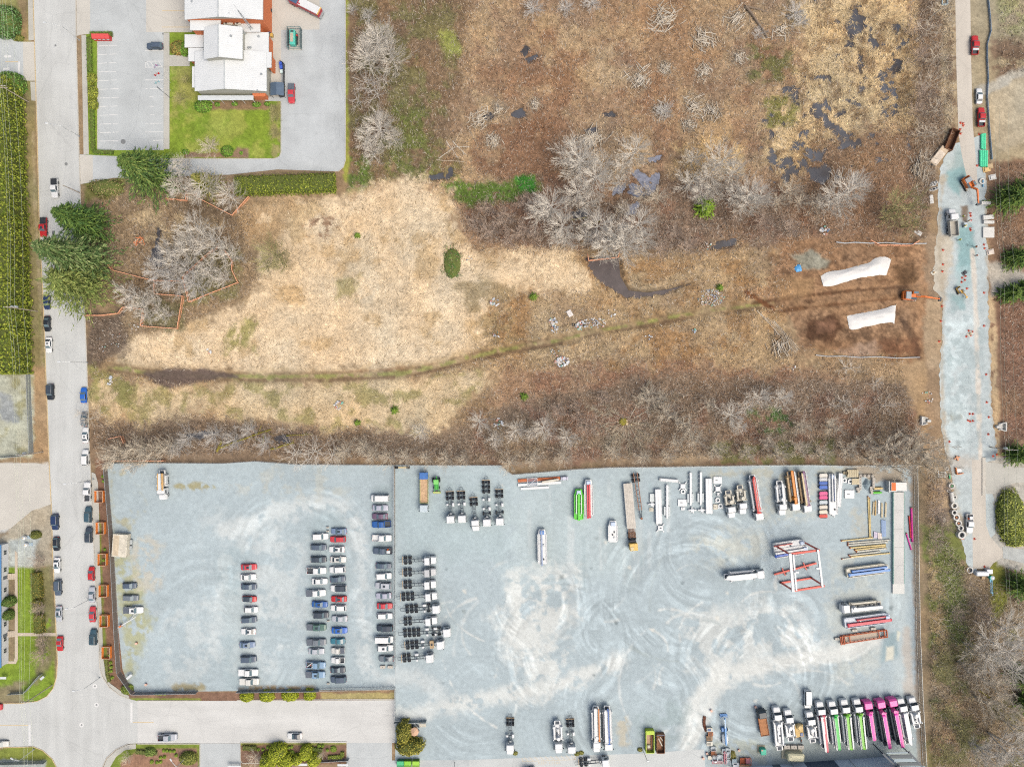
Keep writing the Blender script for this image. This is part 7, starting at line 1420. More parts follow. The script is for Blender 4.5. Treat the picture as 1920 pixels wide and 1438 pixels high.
thing('tractor', 818, 905, 'green tractor with front loader beside the rusty truck', 'tractor', [('bonnet', RB(.2,2.1,-.4,.4,.7,1.35,.1), TG), ('cab', RB(-1.1,.3,-.75,.75,.7,2.5,.12), mat((140,226,120), .4)), ('cab_window', B(.25,.33,-.6,.6,1.5,2.3), GLASS), ('loader_arm', MB().bar((.4,.65,1.1),(2.8,.65,.7),.14,.18), TG), ('loader_arm', MB().bar((.4,-.65,1.1),(2.8,-.65,.7),.14,.18), TG), ('bucket', MB().add([(2.7,-1.15,.15),(2.7,1.15,.15),(3.4,1.15,.1),(3.4,-1.15,.1),(2.7,-1.15,.85),(2.7,1.15,.85)], [(3,2,1,0),(0,1,5,4),(0,4,3),(1,2,5)]), mat((196,206,130), .6)), ('rear_wheel', T((-.8,.75,.75),(-.8,1.15,.75), .75, 16), TYRE), ('rear_wheel', T((-.8,-1.15,.75),(-.8,-.75,.75), .75, 16), TYRE), ('front_wheel', T((1.6,.65,.45),(1.6,.95,.45), .45, 14), TYRE), ('front_wheel', T((1.6,-.95,.45),(1.6,-.65,.45), .45, 14), TYRE), ('backhoe', MB().bar((-1.1,0,1),(-1.9,.2,1.3),.3,.3), TG)], -88, 1.2)
thing('axle_set', 755, 876, 'spare axle with two dark tyres by the fence', 'axle', [('beam', B(-1.6,1.6,-.2,.2,.4,.6), mat((226,206,160), .7))] + [('wheel', T((s*1.75,-.35,.5),(s*1.75,.35,.5), .5, 14), TYRE) for s in (-1,1)])
thing('rusty_box_trailer', 226, 1022, 'rusty white box body standing at the slatted fence', 'trailer', [('box', RB(-2.2,2.2,-3.4,3.4,.3,2.2,.06), mat((232,224,206), .7, 0, .3, .8)), ('roof_patch', B(-1.9,-.2,-3,3,2.2,2.23), mat((222,204,176), .8, 0, .35, .8)), ('step', RB(2.25,2.9,-1.4,-.2,.2,.9,.05), GALV), ('step', RB(2.25,2.9,.2,1.6,.2,.9,.05), GALV)], -4, 1.6)
thing('boom_gate', 237, 1167, 'white lifted barrier pole by the white pickup', 'barrier', [('arm', MB().bar((-3,0,1),(3.4,0,1.1),.22,.14), WHITE), ('counterweight', RB(-2.6,-1.8,-.3,.3,.2,1.3,.08), mat((236,140,90), .6)), ('stay', MB().bar((1,0,1),(3.2,1.0,.4),.12,.1), WHITE)], 31, 1)
fa = Vector(P(1177,906,1.3)[:2]); fb = Vector(P(1188,1031,1.6)[:2]); L = (fb-fa).length; e = empty('flatbed_truck',(fa.x,fa.y,0),math.atan2((fb-fa).y,(fb-fa).x),'long flatbed trailer truck with yellow cab','truck')
DECK = mat((222,214,202), .85, 0, .2, 1)
for i in range(5): B(0,L-6.4,-1.3+i*.52+.01,-1.3+i*.52+.51,1.2,1.34+.004*(i%2)).build('plank', DECK, e)
for s in (-1,1): MB().bar((.5,s*.5,.95),(L-2,s*.5,.95),.16,.4).build('frame_rail', FRAME, e); RB(0,L-6.4,s*1.34-.04,s*1.34+.04,1.0,1.36,.02).build('side_rail', STEEL, e)
for i in range(9): MB().bar((L-6.2+i*.3,-1.1,1.2),(L-6.05+i*.3,1.1,1.2),.1,.14).build('cross_member', mat((196,150,120), .8), e)
for x in (1.2,2.5,3.8,L-4.6,L-3.4): axle(e, x)
axle(e, L-.9, False, 1.05); YELC = mat((240,200,110), .5, 0, .1, 1); RB(L-2.2,L,-1.2,1.2,.8,2.7,.15).build('cab', YELC, e); RB(L-1.2,L-.2,-1.05,-.1,2.7,2.78,.03).build('roof_hatch', mat((232,214,170), .6), e); B(L-.02,L+.03,-1.0,1.0,1.7,2.4).build('windscreen', GLASS, e); RB(L-3.1,L-2.3,-.9,.9,.9,1.9,.08).build('engine', BLACK, e)
fa = Vector(P(1191,886,1)[:2]); fb = Vector(P(1203,972,1)[:2]); L = (fb-fa).length; e = empty('trailer_frame',(fa.x,fa.y,0),math.atan2((fb-fa).y,(fb-fa).x),'bare rusty trailer frame with wheels beside the flatbed','trailer')
for s in (-1,1): MB().bar((0,s*.55,1.0),(L-2.5,s*.4,1.0),.2,.3).build('frame_rail', mat((176,130,104), .8, 0, .3, 1), e); MB().bar((L-2.5,s*.4,1.0),(L,0,.9),.18,.24).build('drawbar', FRAME, e)
for i in range(9): MB().bar((.5+i*1.2,-.6,1.0),(.5+i*1.2,.6,1.0),.14,.16).build('cross_member', FRAME, e)
for x in (1.0,2.4): axle(e, x)
RB(L-.3,L+.3,-.3,.3,.6,1.1,.05).build('hitch', RUSTM, e)
OXIDE = mat((206,120,78), .8, 0, .25, 1)
for (x0,y0,x1,y1,w,h,m,lab) in ((971,901,1050,896,.9,.5,OXIDE,'rust red steel beam lying along the yard fence'),(971,909,1052,904,.75,.5,WHITE,'white steel beam in front of the rust red one'),(1016,903,1047,898,.6,.9,CREAM,'short white beam piled on the rust red one'),(976,916,1029,913,.7,.4,WHITE,'white steel beam lying in front of the others')):
    a = Vector(P(x0,y0)); b = Vector(P(x1,y1)); L = (b-a).length; e = empty('steel_beam',(a.x,a.y,0),math.atan2((b-a).y,(b-a).x),lab,'beam'); zz = .0 if 'piled' not in lab else .5
    B(0,L,-w/2,w/2,zz+h-.12,zz+h).build('flange', m, e); B(0,L,-w/2,w/2,zz,zz+.12).build('flange', m, e); B(.01,L-.01,-.08,.08,zz+.12,zz+h-.12).build('web', m, e)
thing('steel_grating', 998, 904, 'blue grey steel grating laid over the beams', 'grating', [('frame', MB().bar((-1.5,-1.2,0),(1.5,-1.2,0),.12,.12).bar((-1.5,1.2,0),(1.5,1.2,0),.12,.12).bar((-1.5,-1.2,.01),(-1.5,1.2,.01),.12,.12).bar((1.5,-1.2,.01),(1.5,1.2,.01),.12,.12).bar((-1.4,-1.1,.03),(1.4,1.1,.03),.12,.1), LAMPW)] + [('bar', MB().bar((-1.4,-1.0+i*.28,0),(1.4,-1.0+i*.28,0),.08,.08), mat((150,170,196), .5)) for i in range(8)], 3, .6, .58)
thing('steel_drum_box', 1058, 896, 'pale lilac steel tank by the fence', 'tank', [('tank', RB(-1.1,1.1,-.55,.55,.1,1.0,.18), mat((214,214,232), .4, .1)), ('strap', B(-.6,-.5,-.58,.58,.1,1.03), TRIM), ('strap', B(.5,.6,-.58,.58,.1,1.03), TRIM)], 4)
def mast_section(px, y0, y1, label, side=1):
    a = Vector(P(px,y1,.8)[:2]); L = (y1-y0)/S; e = empty('mast_section',(a.x,a.y,0),R(90),label,'machine part')
    RB(.6,L,-.33,.33,.35,.95,.06).build('mast', WHITE, e); RB(.9,3.6,-.95,-.4,.3,.7,.05).build('ladder_deck', mat((214,222,224), .5), e); RB(.9,3.6,.4,1.0,.3,.7,.05).build('ladder_deck', mat((214,222,224), .5), e); RB(0,.6,-.22,.22,.4,.8,.05).build('foot', WHITE, e)
    for i in range(5): MB().bar((4+i*(L-4.6)/4,.3,.6),(4+i*(L-4.6)/4,.62,.6),.1,.12).build('bracket', WHITE, e); MB().bar((4.3+i*(L-4.9)/4,-.3,.6),(4.3+i*(L-4.9)/4,-.55,.6),.1,.12).build('bracket', WHITE, e)
    return e
mast_section(1251,909,972,'white mast section with brackets beside the long white box'); mast_section(1295,886,948,'white mast section first of the pair by the fence'); mast_section(1314,885,947,'white mast section second of the pair by the fence')
def long_box(px0,py0,px1,py1,w,label,m=None,h=1.1,ribs=3):
    a = Vector(P(px0,py0,h)[:2]); b = Vector(P(px1,py1,h)[:2]); L=(b-a).length; e = empty('box_beam',(a.x,a.y,0),math.atan2((b-a).y,(b-a).x),label,'beam'); m = m or WHITE
    RB(0,L,-w/2,w/2,.1,h,.07).build('box', m, e)
    for i in range(ribs): B(.05,L-.05,-w/2+.12+i*(w-.24)/max(1,ribs-1)-.04,-w/2+.12+i*(w-.24)/max(1,ribs-1)+.04,h,h+.06).build('rib', m, e)
    for s in (-1,1): RB(-.2,0,s*w*.3-.15,s*w*.3+.15,.2,h-.2,.04).build('end_lug', m, e)
    return e
long_box(1236,982,1234,917,1.9,'long white box beam between ladder frame and mast section'); long_box(1330,963,1329,897,2.0,'long white box beam next to the white plates'); long_box(1573,950,1577,887,1.3,'white box beam beside the folded white boom'); long_box(1238,899,1272,902,.9,'short white steel box lying crosswise by the fence')
beam_unit(1563,964,1561,888,1.2,'folded white boom beside the small hoppers',WB,((WB,-.45,.2,.3,1.0),((120,140,190),-.1,.05,.35,.95),(WB,.3,.2,.3,1.0)),'folded_boom',1.0)
def xframe(px, py, label, s=1.0, hole=True):
    pr = [('hub', RB(-.75*s,.75*s,-.7*s,.7*s,.2,.7,.08), WHITE)] + [('leg', MB().bar((sx*.5*s,sy*.5*s,.4),(sx*1.15*s,sy*1.2*s,.3),.26*s,.3), WHITE) for sx in (-1,1) for sy in (-1,1)]
    if hole: pr.append(('socket', B(-.25*s,.3*s,-.18*s,.18*s,.69,.71), TRIM))
    thing('cross_frame', px, py, label, 'machine part', pr)
xframe(1237.5,989,'white four legged cross frame below the long white box'); xframe(1279.5,911,'white four legged cross frame above the square plate',1,False); xframe(1345,916,'white four legged cross frame below the white plate',1,False)
for x, y, w, l, lab in ((1279,942,2.7,2.1,'white square plate below the cross frame'),(1345,900,2.6,2.1,'white square plate at the top of the parts row'),(1592,926,2.9,2.5,'white square plate beside the concrete blocks'),(1221,955,1.3,1.1,'small cream plate beside the ladder frame'),(1341,950,1.3,1.6,'small cream plate beside the ring frame'),(1280,953,1.3,.9,'small white plate below the square plate')):
    thing('steel_plate', x, y, lab, 'plate', [('plate', RB(-w/2,w/2,-l/2,l/2,.1,.35,.05), WHITE if 'cream' not in lab else CREAM)] + [('stud', B(-w*.25+k*w*.1,-w*.2+k*w*.1,-.1,.15,.35,.4), TRIM) for k in range(3)])
for x, y, lab in ((1280,921,'white ring frame between cross frame and plate'),(1345,937,'white ring frame in the middle of the parts row'),(1350,948,'white ring frame at the end of the parts row'),(1346,926,'white spool block under the cross frame'),(1593,902,'white ring frame beside the yellow pallets'),(1582,900,'small white ring frame beside the box beam')):
    m = MB(); n = 10
    if 'spool' in lab: thing('spool_block', x, y, lab, 'machine part', [('plate', RB(-.5,.5,.25,.5,.1,.6,.05), WHITE), ('plate', RB(-.5,.5,-.5,-.25,.1,.6,.05), WHITE), ('core', RB(-.3,.3,-.25,.25,.1,.5,.05), WHITE)]); continue
    vs = [(r_*math.cos(6.283*i/n), r_*math.sin(6.283*i/n), z) for r_, z in ((.75,.1),(.75,.5),(.4,.5),(.4,.1)) for i in range(n)]; m.add(vs, [(k*n+i,k*n+(i+1)%n,((k+1)%4)*n+(i+1)%n,((k+1)%4)*n+i) for k in range(4) for i in range(n)]); thing('ring_frame', x, y, lab, 'machine part', [('ring', m, WHITE), ('lug', RB(-.75,-.4,-.75,-.45,.1,.45,.04), WHITE), ('lug', RB(.4,.75,-.75,-.45,.1,.45,.04), WHITE)])
for x, y, lab in ((1297,956,'white valve cluster below the first mast section'),(1315,956,'white valve cluster below the second mast section'),(1222,945,'white ladder frame with cross pipe by the long box'),(1561,963,'white valve cluster under the folded boom')):
    thing('valve_cluster', x, y, lab, 'machine part', [('body', RB(-.5,.5,-.5,.5,.1,.8,.1), WHITE), ('cross_pipe', T((-1.2,.1,.5),(1.2,.1,.5), .28), WHITE), ('port', T((0,.4,.5),(-.2,1.0,.5), .2), WHITE), ('stub', T((.2,-.4,.5),(.3,-.9,.5), .18), WHITE)] + ([('ladder', B(-.7,.7,.8,3.2,.2,.6), mat((222,230,230), .5))] if 'ladder' in lab else []))
HOP = [((238,232,222),'cream white'),((214,216,218),'grey'),((56,104,190),'blue'),((60,112,206),'bright blue'),((236,96,156),'pink'),((240,84,150),'deep pink'),((206,216,222),'silver grey'),((232,222,206),'beige'),((240,228,206),'cream narrow'),((222,72,58),'red')]
for (rgb, nm), y in zip(HOP, (891,898,905,913,924.5,932,941,950,959,966.5)):
    m_ = mat(rgb, .5, 0, .12, 2); hm = MB().loft([[(x_,-.5*k,.3),(x_,.5*k,.3),(x_,.62*k,.95),(x_,-.62*k,.95)] for x_, k in ((-1.2,.6),(-.9,1),(.9,1),(1.2,.6))])
    thing('hopper_unit', 1541.5, y, nm + ' concrete hopper in the small row beside the folded boom', 'hopper', [('hopper', hm, m_), ('grate', B(-.8,.8,-.4,.4,.95,1.0), m_), ('pipe', T((-1.4,.2,.4),(-1.0,.2,.4), .15), TRIM), ('arm', MB().bar((-.9,-.55,1.0),(.9,-.55,1.05),.1,.12), TRIM)], 2)
PALL = mat((226,212,180), .85, 0, .2, 2); CBL = mat((214,206,194), .9, 0, .15, 2)
for x, y, w, l, lab in ((1597,887,3.4,2.2,'big stack of pale pallets at the yard corner'),(1602,902,2.2,1.8,'lower stack of pale pallets behind the ring frame'),(1583,886,1.2,.9,'yellow pallet stub beside the big stack')):
    thing('pallet_stack', x, y, lab, 'pallets', [('pallet', B(-w/2,w/2,-l/2,l/2,.1+k*.16,.2+k*.16), PALL) for k in range(4)] + [('slat', B(-w/2+.05+i*w/6,-w/2+.4+i*w/6,-l/2,l/2,.74,.78), PALL) for i in range(6)] + [('bearer', B(-w/2,w/2,-l/2+.1+k*(l-.3)/2,-l/2+.2+k*(l-.3)/2,.66,.74), TANM) for k in range(3)])
for x0, y0, n, dx, dy in ((1612,895,5,0,5.2),(1613,892,4,7.5,0),(1637,897,4,0,5),(1607,916,2,2,5),(1632,914,3,1,4.6)):
    for i in range(n):
        rot = 90 if dy else 0; thing('concrete_block', x0+dx*i, y0+dy*i, 'beige concrete block in the three sided gravel bay', 'block', [('block', RB(-.42,.42,-.36,.36,0,.8,.05), CBL), ('lifting_eye', B(-.08,.08,-.08,.08,.79,.84), TRIM)], rot + rnd.uniform(-4,4), .4, None, 'blocks of the gravel bay')
mb = MB(); nn = 14; vs = [(0,0,1.1)] + [((1.2+.2*math.sin(i*2.1))*math.cos(6.283*i/nn)*r_, (1.7+.2*math.cos(i*1.7))*math.sin(6.283*i/nn)*r_, z) for r_, z in ((.45,.8),(1,0)) for i in range(nn)]
mb.add(vs, [(0,1+i,1+(i+1)%nn) for i in range(nn)] + [(1+i,1+nn+i,1+nn+(i+1)%nn,1+(i+1)%nn) for i in range(nn)]); o = mb.build('gravel_heap', mat((150,168,176), .95, 0, .25, 2), None, P(1625,908)); tag(o, 'blue grey gravel heap inside the concrete block bay', 'gravel heap')
for x, y, rgb, lab in ((1645,915,(236,206,140),'yellow plastic barrier beside the gravel bay'),(1643,923,(96,214,50),'bright green plastic barrier beside the gravel bay')):
    thing('plastic_barrier', x, y, lab, 'barrier', [('body', MB().loft([[(x_,-.42*k,.05),(x_,.42*k,.05),(x_,.2*k,.8),(x_,-.2*k,.8)] for x_, k in ((-1.3,.8),(-1.1,1),(1.0,1),(1.4,.5))]), mat(rgb, .5, 0, .1, 2)), ('foot', B(-1.2,1.0,-.5,.5,0,.12), TRIM)], 2)
thing('orange_container', 1683, 912, 'orange and white container at the head of the ramp', 'container', [('box', RB(-2.1,2.6,-1.3,1.3,.1,2.5,.06), mat((240,240,236), .6, 0, .08, 1)), ('orange_panel', B(-2.0,-.7,-1.2,1.2,2.5,2.53), mat((238,124,52), .6, 0, .12, 1)), ('end_frame', B(-2.6,-2.3,-1.7,1.6,.05,2.2), FASCIA), ('platform', B(-2.5,.4,-1.75,-1.32,.05,1.0), FASCIA)], 0, 2.2)
rp = empty('weighing_ramp', P(1683,1112), 0, 'long pale concrete ramp with green edges beside the container', 'ramp'); rp.location = P(1683,1112); Lr = (1112-922)/S
B(-1.75,1.75,0,3.0,.03,.55).build('end_slab', mat((232,232,226), .85, 0, .06, 1), rp)
for i in range(5): B(-1.62,1.62,3.02+i*(Lr-3)/5,3.0+(i+1)*(Lr-3)/5-.02,.03,.6).build('deck_slab', pave_mat((224,223,219), .3, .05, .12), rp)
for s in (-1,1): B(s*1.70-.06,s*1.70+.06,3.0,Lr,.03,.95 if s < 0 else .7).build('edge_beam', mat((168,206,196), .6), rp)
YP = mat((236,212,150), .6, 0, .2, 1); OFFW = mat((226,222,206), .6, 0, .2, 1)
for i,(x0,y0,x1,y1,r_,m_,lab) in enumerate(((1578,1014,1636,1008,.2,YP,'long yellow pipe at the edge of the pipe stack'),(1590,1018,1668,1012,.24,OFFW,'white pipe in the pipe stack nearest the long yellow one'),(1590,1022,1664,1016,.24,OFFW,'white pipe with flanges in the pipe stack'),(1594,1027,1660,1021,.26,YP,'yellow pipe in the middle of the pipe stack'),(1603,1031,1660,1024,.24,YP,'short yellow pipe in the pipe stack'),(1606,1034,1662,1028,.26,OFFW,'short white pipe in the pipe stack'),(1592,1041,1650,1034,.24,OFFW,'white pipe next to the gap of the stack'),(1595,1044,1668,1037,.22,YP,'thin yellow pipe at the end of the stack'),(1579,1048,1640,1041,.2,OFFW,'thin white pipe with red tip'),(1628,931,1631,1006,.18,YP,'upright lying yellow pipe beside the planks'),(1631,934,1633,1005,.16,YP,'second upright lying yellow pipe beside the planks'),(1700,1000,1709,1030,.2,mat((240,60,170), .5),'lower magenta pipe along the yard fence'),(1709,952,1711,1015,.28,mat((240,60,170), .5),'long magenta pipe along the yard fence'),(1705,968,1708,1008,.22,mat((206,56,56), .6),'red pipe leaning beside the magenta pipe'))):
    a = Vector(P(x0,y0,.4)); b = Vector(P(x1,y1,.4)); a.z = b.z = .25 + r_; L=(b-a).length; e = empty('pipe_length',(a.x,a.y,0),math.atan2((b-a).y,(b-a).x),lab,'pipe'); T((0,0,r_+.05),(L,0,r_+.05), r_, 10).build('pipe', m_, e)
    for x_ in (0,L): T((x_-.08,0,r_+.05),(x_+.08,0,r_+.05), r_*1.35, 10).build('flange', m_ if x_ else OXIDE, e)
for x,y0,y1,w,m_,lab in ((1637,940,965,.45,PALL,'short bundle of pale planks beside the yellow pipes'),(1641,938,966,.4,mat((226,190,130), .8),'yellow plank beside the pale bundle'),(1647,937,963,.6,WHITE,'white square post by the planks'),(1653,942,970,.5,PALL,'pale plank leaning beside the ramp'),(1660,941,969,.5,PALL,'pale plank next to the ramp edge'),(1656,974,1006,1.4,mat((140,168,206), .5),'blue corrugated sheets beside the ramp'),(1641,996,1008,1.1,mat((216,206,226), .6),'lilac printed sack by the pipe stack'),(1649,998,1010,1.2,mat((238,226,216), .6),'cream crate by the pipe stack')):
    l = (y1-y0)/S/2; thing('plank_bundle' if 'plank' in lab else ('steel_post' if 'post' in lab else ('sheet_stack' if 'sheet' in lab else ('sack' if 'sack' in lab else 'crate'))), x, (y0+y1)/2, lab, 'building material', [('piece', B(-w/2+k*w/3+.015,-w/2+(k+1)*w/3-.015,-l,l-.1*k,.05,.3+.03*(k%2)), m_) for k in range(3)] + [('bearer', B(-w/2-.1,w/2+.1,-l*.6,-l*.6+.12,0,.05), TANM), ('bearer', B(-w/2-.1,w/2+.1,l*.5,l*.5+.12,0,.05), TANM)], rnd.uniform(-4,2))
ROX = mat((206,110,72), .75, 0, .25, 1.5); a = Vector(P(1576,1200,.8)[:2]); b = Vector(P(1664,1187,.8)[:2]); L=(b-a).length; e = empty('steel_truss',(a.x,a.y,0),math.atan2((b-a).y,(b-a).x),'orange red steel truss frame with mesh floor','steel frame')
for s in (-1,1):
    MB().bar((.3,s*1.05,1.0),(L-.3,s*1.05,1.0),.2,.25).build('chord', ROX, e); MB().bar((.3,s*1.05,.2),(L-.3,s*1.05,.2),.2,.2).build('chord', ROX, e)
    for i in range(12): MB().bar((.6+i*(L-1.2)/11,s*1.05,.25),(.6+i*(L-1.2)/11,s*1.05,1.0),.14,.14).build('upright', ROX, e)
B(1.6,L-2.6,-1.0,1.0,.3,.38).build('mesh_floor', mat((206,190,172), .85, 0, .3, 6), e)
for x in (0,.5,1.0,L-1.0,L-.2,2.8,L-2.6): MB().bar((x,-1.4 if x<1.2 else -1.1,.8),(x,1.2,.9),.22,.5 if x<1.2 or x>L-1.1 else .2).build('end_plate', ROX, e)
for x,y in ((1602,1181),(1637,1178),(1570,1197)): thing('concrete_block', x, y, 'grey concrete block propping the red truss', 'block', [('block', RB(-.8,.8,-.35,.35,0,.7,.05), CBL), ('lifting_eye', B(-.08,.08,-.08,.08,.69,.75), TRIM)], 3, .4, None, 'blocks by the red truss')
GR = mat((232,104,88), .5, 0, .08, 1); gz = 8.5; g = empty('gantry_crane', P(1476,1060)[:2]+(0,), 0, 'red and white gantry crane straddling the pump bodies', 'gantry crane'); gl = Vector(g.location)
def G(px,py,z): return Vector(P(px,py,z)) - gl
foot = [G(1454,1023,.3), G(1507,1016,.3), G(1464,1092,.3), G(1521,1083,.3)]; top = [G(1480,1038,gz), G(1536,1031,gz), G(1488,1107,gz), G(1545,1098,gz)]
for f, t_ in zip(foot, top): MB().bar(f, t_, .35, .45).build('leg', GR, g)
for i, j in ((0,1),(2,3)): MB().bar(top[i], top[j], .55, .6).build('cross_girder', GR, g); MB().bar(foot[i]+Vector((0,0,.2)), foot[j]+Vector((0,0,.2)), .5, .4).build('sill_beam', GR, g)
for p, q, w in ((G(1481,1037,gz+.5),G(1487,1109,gz+.5),.75),(G(1487,1039,gz+.5),G(1493,1107,gz+.5),.45),(G(1533,1030,gz+.5),G(1542,1100,gz+.5),.55)): MB().bar(p, q, w, .5).build('main_girder', WHITE, g)
for p in (G(1494,1072,gz+.9), G(1533,1065,gz+.9)): RB(p.x-.5,p.x+.5,p.y-.3,p.y+.3,p.z-.2,p.z+.3,.05).build('trolley', WHITE, g)
for f in foot: T(f+Vector((-.3,0,0)), f+Vector((.3,0,0)), .32, 10).build('wheel', TYRE, g)
thing('red_spreader_beam', 1491, 1066, 'red spreader beam with cross bars lying under the gantry', 'beam', [('beam', MB().bar((-6.6,0,.5),(6.6,0,.5),.5,.45), GR), ('cross_bar', MB().bar((-3.4,-1.2,.55),(-3.8,1.2,.55),.28,.3), GR), ('cross_bar', MB().bar((3.2,-1.2,.55),(2.8,1.2,.55),.28,.3), GR), ('shackle', RB(-3.3,-2.8,-.9,-.4,.2,.7,.05), TRIM), ('shackle', RB(3.5,4.1,-.9,-.3,.2,.7,.05), TRIM)], 15, .5)
LIME = mat((196,222,64), .5, 0, .1, 1)
def skip(px, py, w, l, h, label, m, inner, rz=0, load=None):
    pr = [('floor', B(-w/2,w/2,-l/2,l/2,.1,.25), inner)] + [('side', B(s*w/2-.08,s*w/2+.08,-l/2,l/2,.1,h), m) for s in (-1,1)] + [('end', B(-w/2+.08,w/2-.08,s*l/2-.08,s*l/2+.08,.1,h), m) for s in (-1,1)] + [('rib', B(s*(w/2+.12)-.05,s*(w/2+.12)+.05,-l/2+.4+i*(l-.8)/4-.06,-l/2+.4+i*(l-.8)/4+.06,.1,h), m) for s in (-1,1) for i in range(5)]
    return thing('waste_skip', px, py, label, 'skip', pr + (load or []), rz, h*.5)
skip(1218,1388,2.4,6.6,1.8,'lime green waste skip with rubbish inside',LIME,mat((216,180,152), .9, 0, .3, 2),0,[('lid', RB(-1.15,1.15,2.2,3.2,1.7,1.85,.05), LIME),('rubbish', RB(-.7,.3,-2.4,-1.4,.25,.9,.2), CREAM),('plank', MB().bar((.5,-2.6,.5),(.7,1.8,.7),.3,.1), RUSTM)])
skip(1238,1392,2.3,5.6,1.6,'brown waste skip beside the lime one',mat((150,110,84), .8, 0, .25, 1),mat((162,118,88), .9, 0, .3, 2),0,[('rubbish', MB().bar((-.5,1.2,.5),(.6,-1.0,.8),.3,.2).bar((0,1.6,.6),(.8,.6,.8),.25,.2), CREAM),('rim', B(-1.1,1.1,2.5,2.75,1.5,1.64), mat((96,104,124), .6))])
thing('boom_lift', 1359, 1366, 'blue and white boom lift with folded arm and basket', 'lift', [('chassis', RB(-.9,.9,-4.6,-1.6,.3,1.3,.35), mat((232,238,240), .4)), ('arm', MB().bar((0,-4.6,1.6),(0,3.4,1.5),.42,.4), mat((96,164,226), .4)), ('upper_arm', MB().bar((-.1,.6,1.9),(-.1,3.2,1.7),.3,.3), mat((206,228,240), .4)), ('turntable', RB(-1.0,.6,-.8,.4,.5,1.2,.1), mat((76,140,206), .4)), ('basket', MB().bar((-1.1,4.2,1.0),(1.1,4.2,1.0),.08,.08).bar((-1.1,3.4,1.0),(1.1,3.4,1.0),.08,.08).bar((-1.1,3.4,1.01),(-1.1,4.2,1.01),.08,.08).bar((1.1,3.4,1.01),(1.1,4.2,1.01),.08,.08).box(-1.1,1.1,3.4,4.2,.3,.36), mat((76,140,206), .5))] + [('wheel', T((s*1.0,y_,.4),(s*.7,y_,.4), .4, 12), TYRE) for s in (-1,1) for y_ in (-4,-.4)], 3, 1)
thing('drill_machine', 1498, 1366, 'tan wheeled machine between two short white pump trucks', 'machine', [('body', RB(-1.3,1.2,-2.4,1.4,.5,1.3,.1), mat((226,190,120), .6, 0, .2, 1)), ('engine_cover', MB().lathe([(1.0,1.2),(.95,1.9),(.6,2.3)], 10, (-.0,.9)), mat((236,206,146), .6, 0, .2, 1)), ('seat', RB(.1,1.0,-2.1,-1.0,1.3,1.5,.1), mat((140,150,180), .6)), ('boom', MB().bar((0,-2.2,1.2),(.4,-4.2,.8),.35,.3), BLACK), ('jack', T((-1.1,-3.2,.1),(-1.1,-2.2,1.0), .08), RUSTM), ('jack', T((.8,-4.6,.1),(.6,-3.4,.8), .08), RUSTM)] + [('wheel', T((s*1.35,y_,.5),(s*1.0,y_,.5), .5, 14), TYRE) for s in (-1,1) for y_ in (-1.5,.8)], 5, 1)
for i, x in enumerate((1475,1488,1501)): thing('concrete_block', x, 1399.5, 'beige concrete block in the row of three above the cream tank', 'block', [('block', RB(-.9,.9,-.55,.55,0,.9,.06), CBL), ('lifting_eye', B(-.1,.1,-.1,.1,.88,.95), TRIM)], 0, .5, None, 'row of three blocks above the cream tank')
thing('cream_tank', 1490, 1417, 'cream steel tank housing beside the workshop', 'tank', [('housing', RB(-2.4,2.6,-1.2,1.1,.2,2.6,.35), mat((240,234,196), .5, 0, .08, 1)), ('plinth', B(-3.4,2.8,-1.5,1.5,0,.25), mat((206,200,176), .9)), ('lid', B(-1.6,1.8,-.9,-.82,2.58,2.63), mat((216,208,170), .6)), ('port', MB().lathe([(.2,2.55),(.18,2.66)], 8, (-1.6,.3)), TRIM)], -2, 1.5)
thing('green_cabinet', 1430, 1407, 'turquoise electrical cabinet on a concrete pad', 'cabinet', [('pad', B(-1.3,1.0,-1.0,1.3,0,.15), mat((176,170,150), .9)), ('cabinet', RB(-.7,.9,-1.0,.7,.15,1.6,.06), mat((70,206,172), .5)), ('door_seam', B(.05,.09,-1.02,-.98,.2,1.5), TRIM), ('sign', B(-.6,-.1,.2,.6,1.6,1.62), mat((232,170,150), .6))], 0, 1)
thing('rust_track', 1320, 1356, 'curved rusty steel track section on the yard', 'track', [('link', RB(-.45,.45,-.18,.18,.05,.3,.03), mat((122,76,56), .85, 0, .3, 3))] , 0, 0)
rt = [o for o in col.objects if o.name.startswith('rust_track')][0]
for i in range(11):
    if i == 5: continue
    a_ = R(-8 + i*1.6 + 0); o = place(rt.children[0].data, 'link', rt.children[0].data.materials[0], rt, (.55*math.sin((i-5)*.16)*((i-5)/5) + (i-5)*.05, (5-i)*.42, 0)); o.rotation_euler = (0,0,R((i-5)*4))
for x,y,w,rgb,lab in ((1329,1365,.8,(226,220,204),'cream crate with blue lid beside the rusty track'),(1331,1373,.7,(190,130,96),'round rusty tub below the cream crate'),(1329,1381,.85,(176,146,116),'dark brown crate below the rusty tub'),(1329,1391,.85,(240,236,222),'white crate at the end of the crate line')):
    thing('crate', x, y, lab, 'crate', [('box', B(-w,w,-w*.7,w*.7,.05,.9,-.05), mat(rgb, .8, 0, .2, 3)), ('lid', RB(-w*.8,w*.5,-w*.5,w*.4,.9,.96,.02), mat((110,130,170) if 'blue' in lab else tuple(int(v*.7) for v in rgb), .7))])
GREYF = mat((206,216,222), .6, 0, .15, 2); PKF = mat((226,150,160), .7, 0, .2, 2)
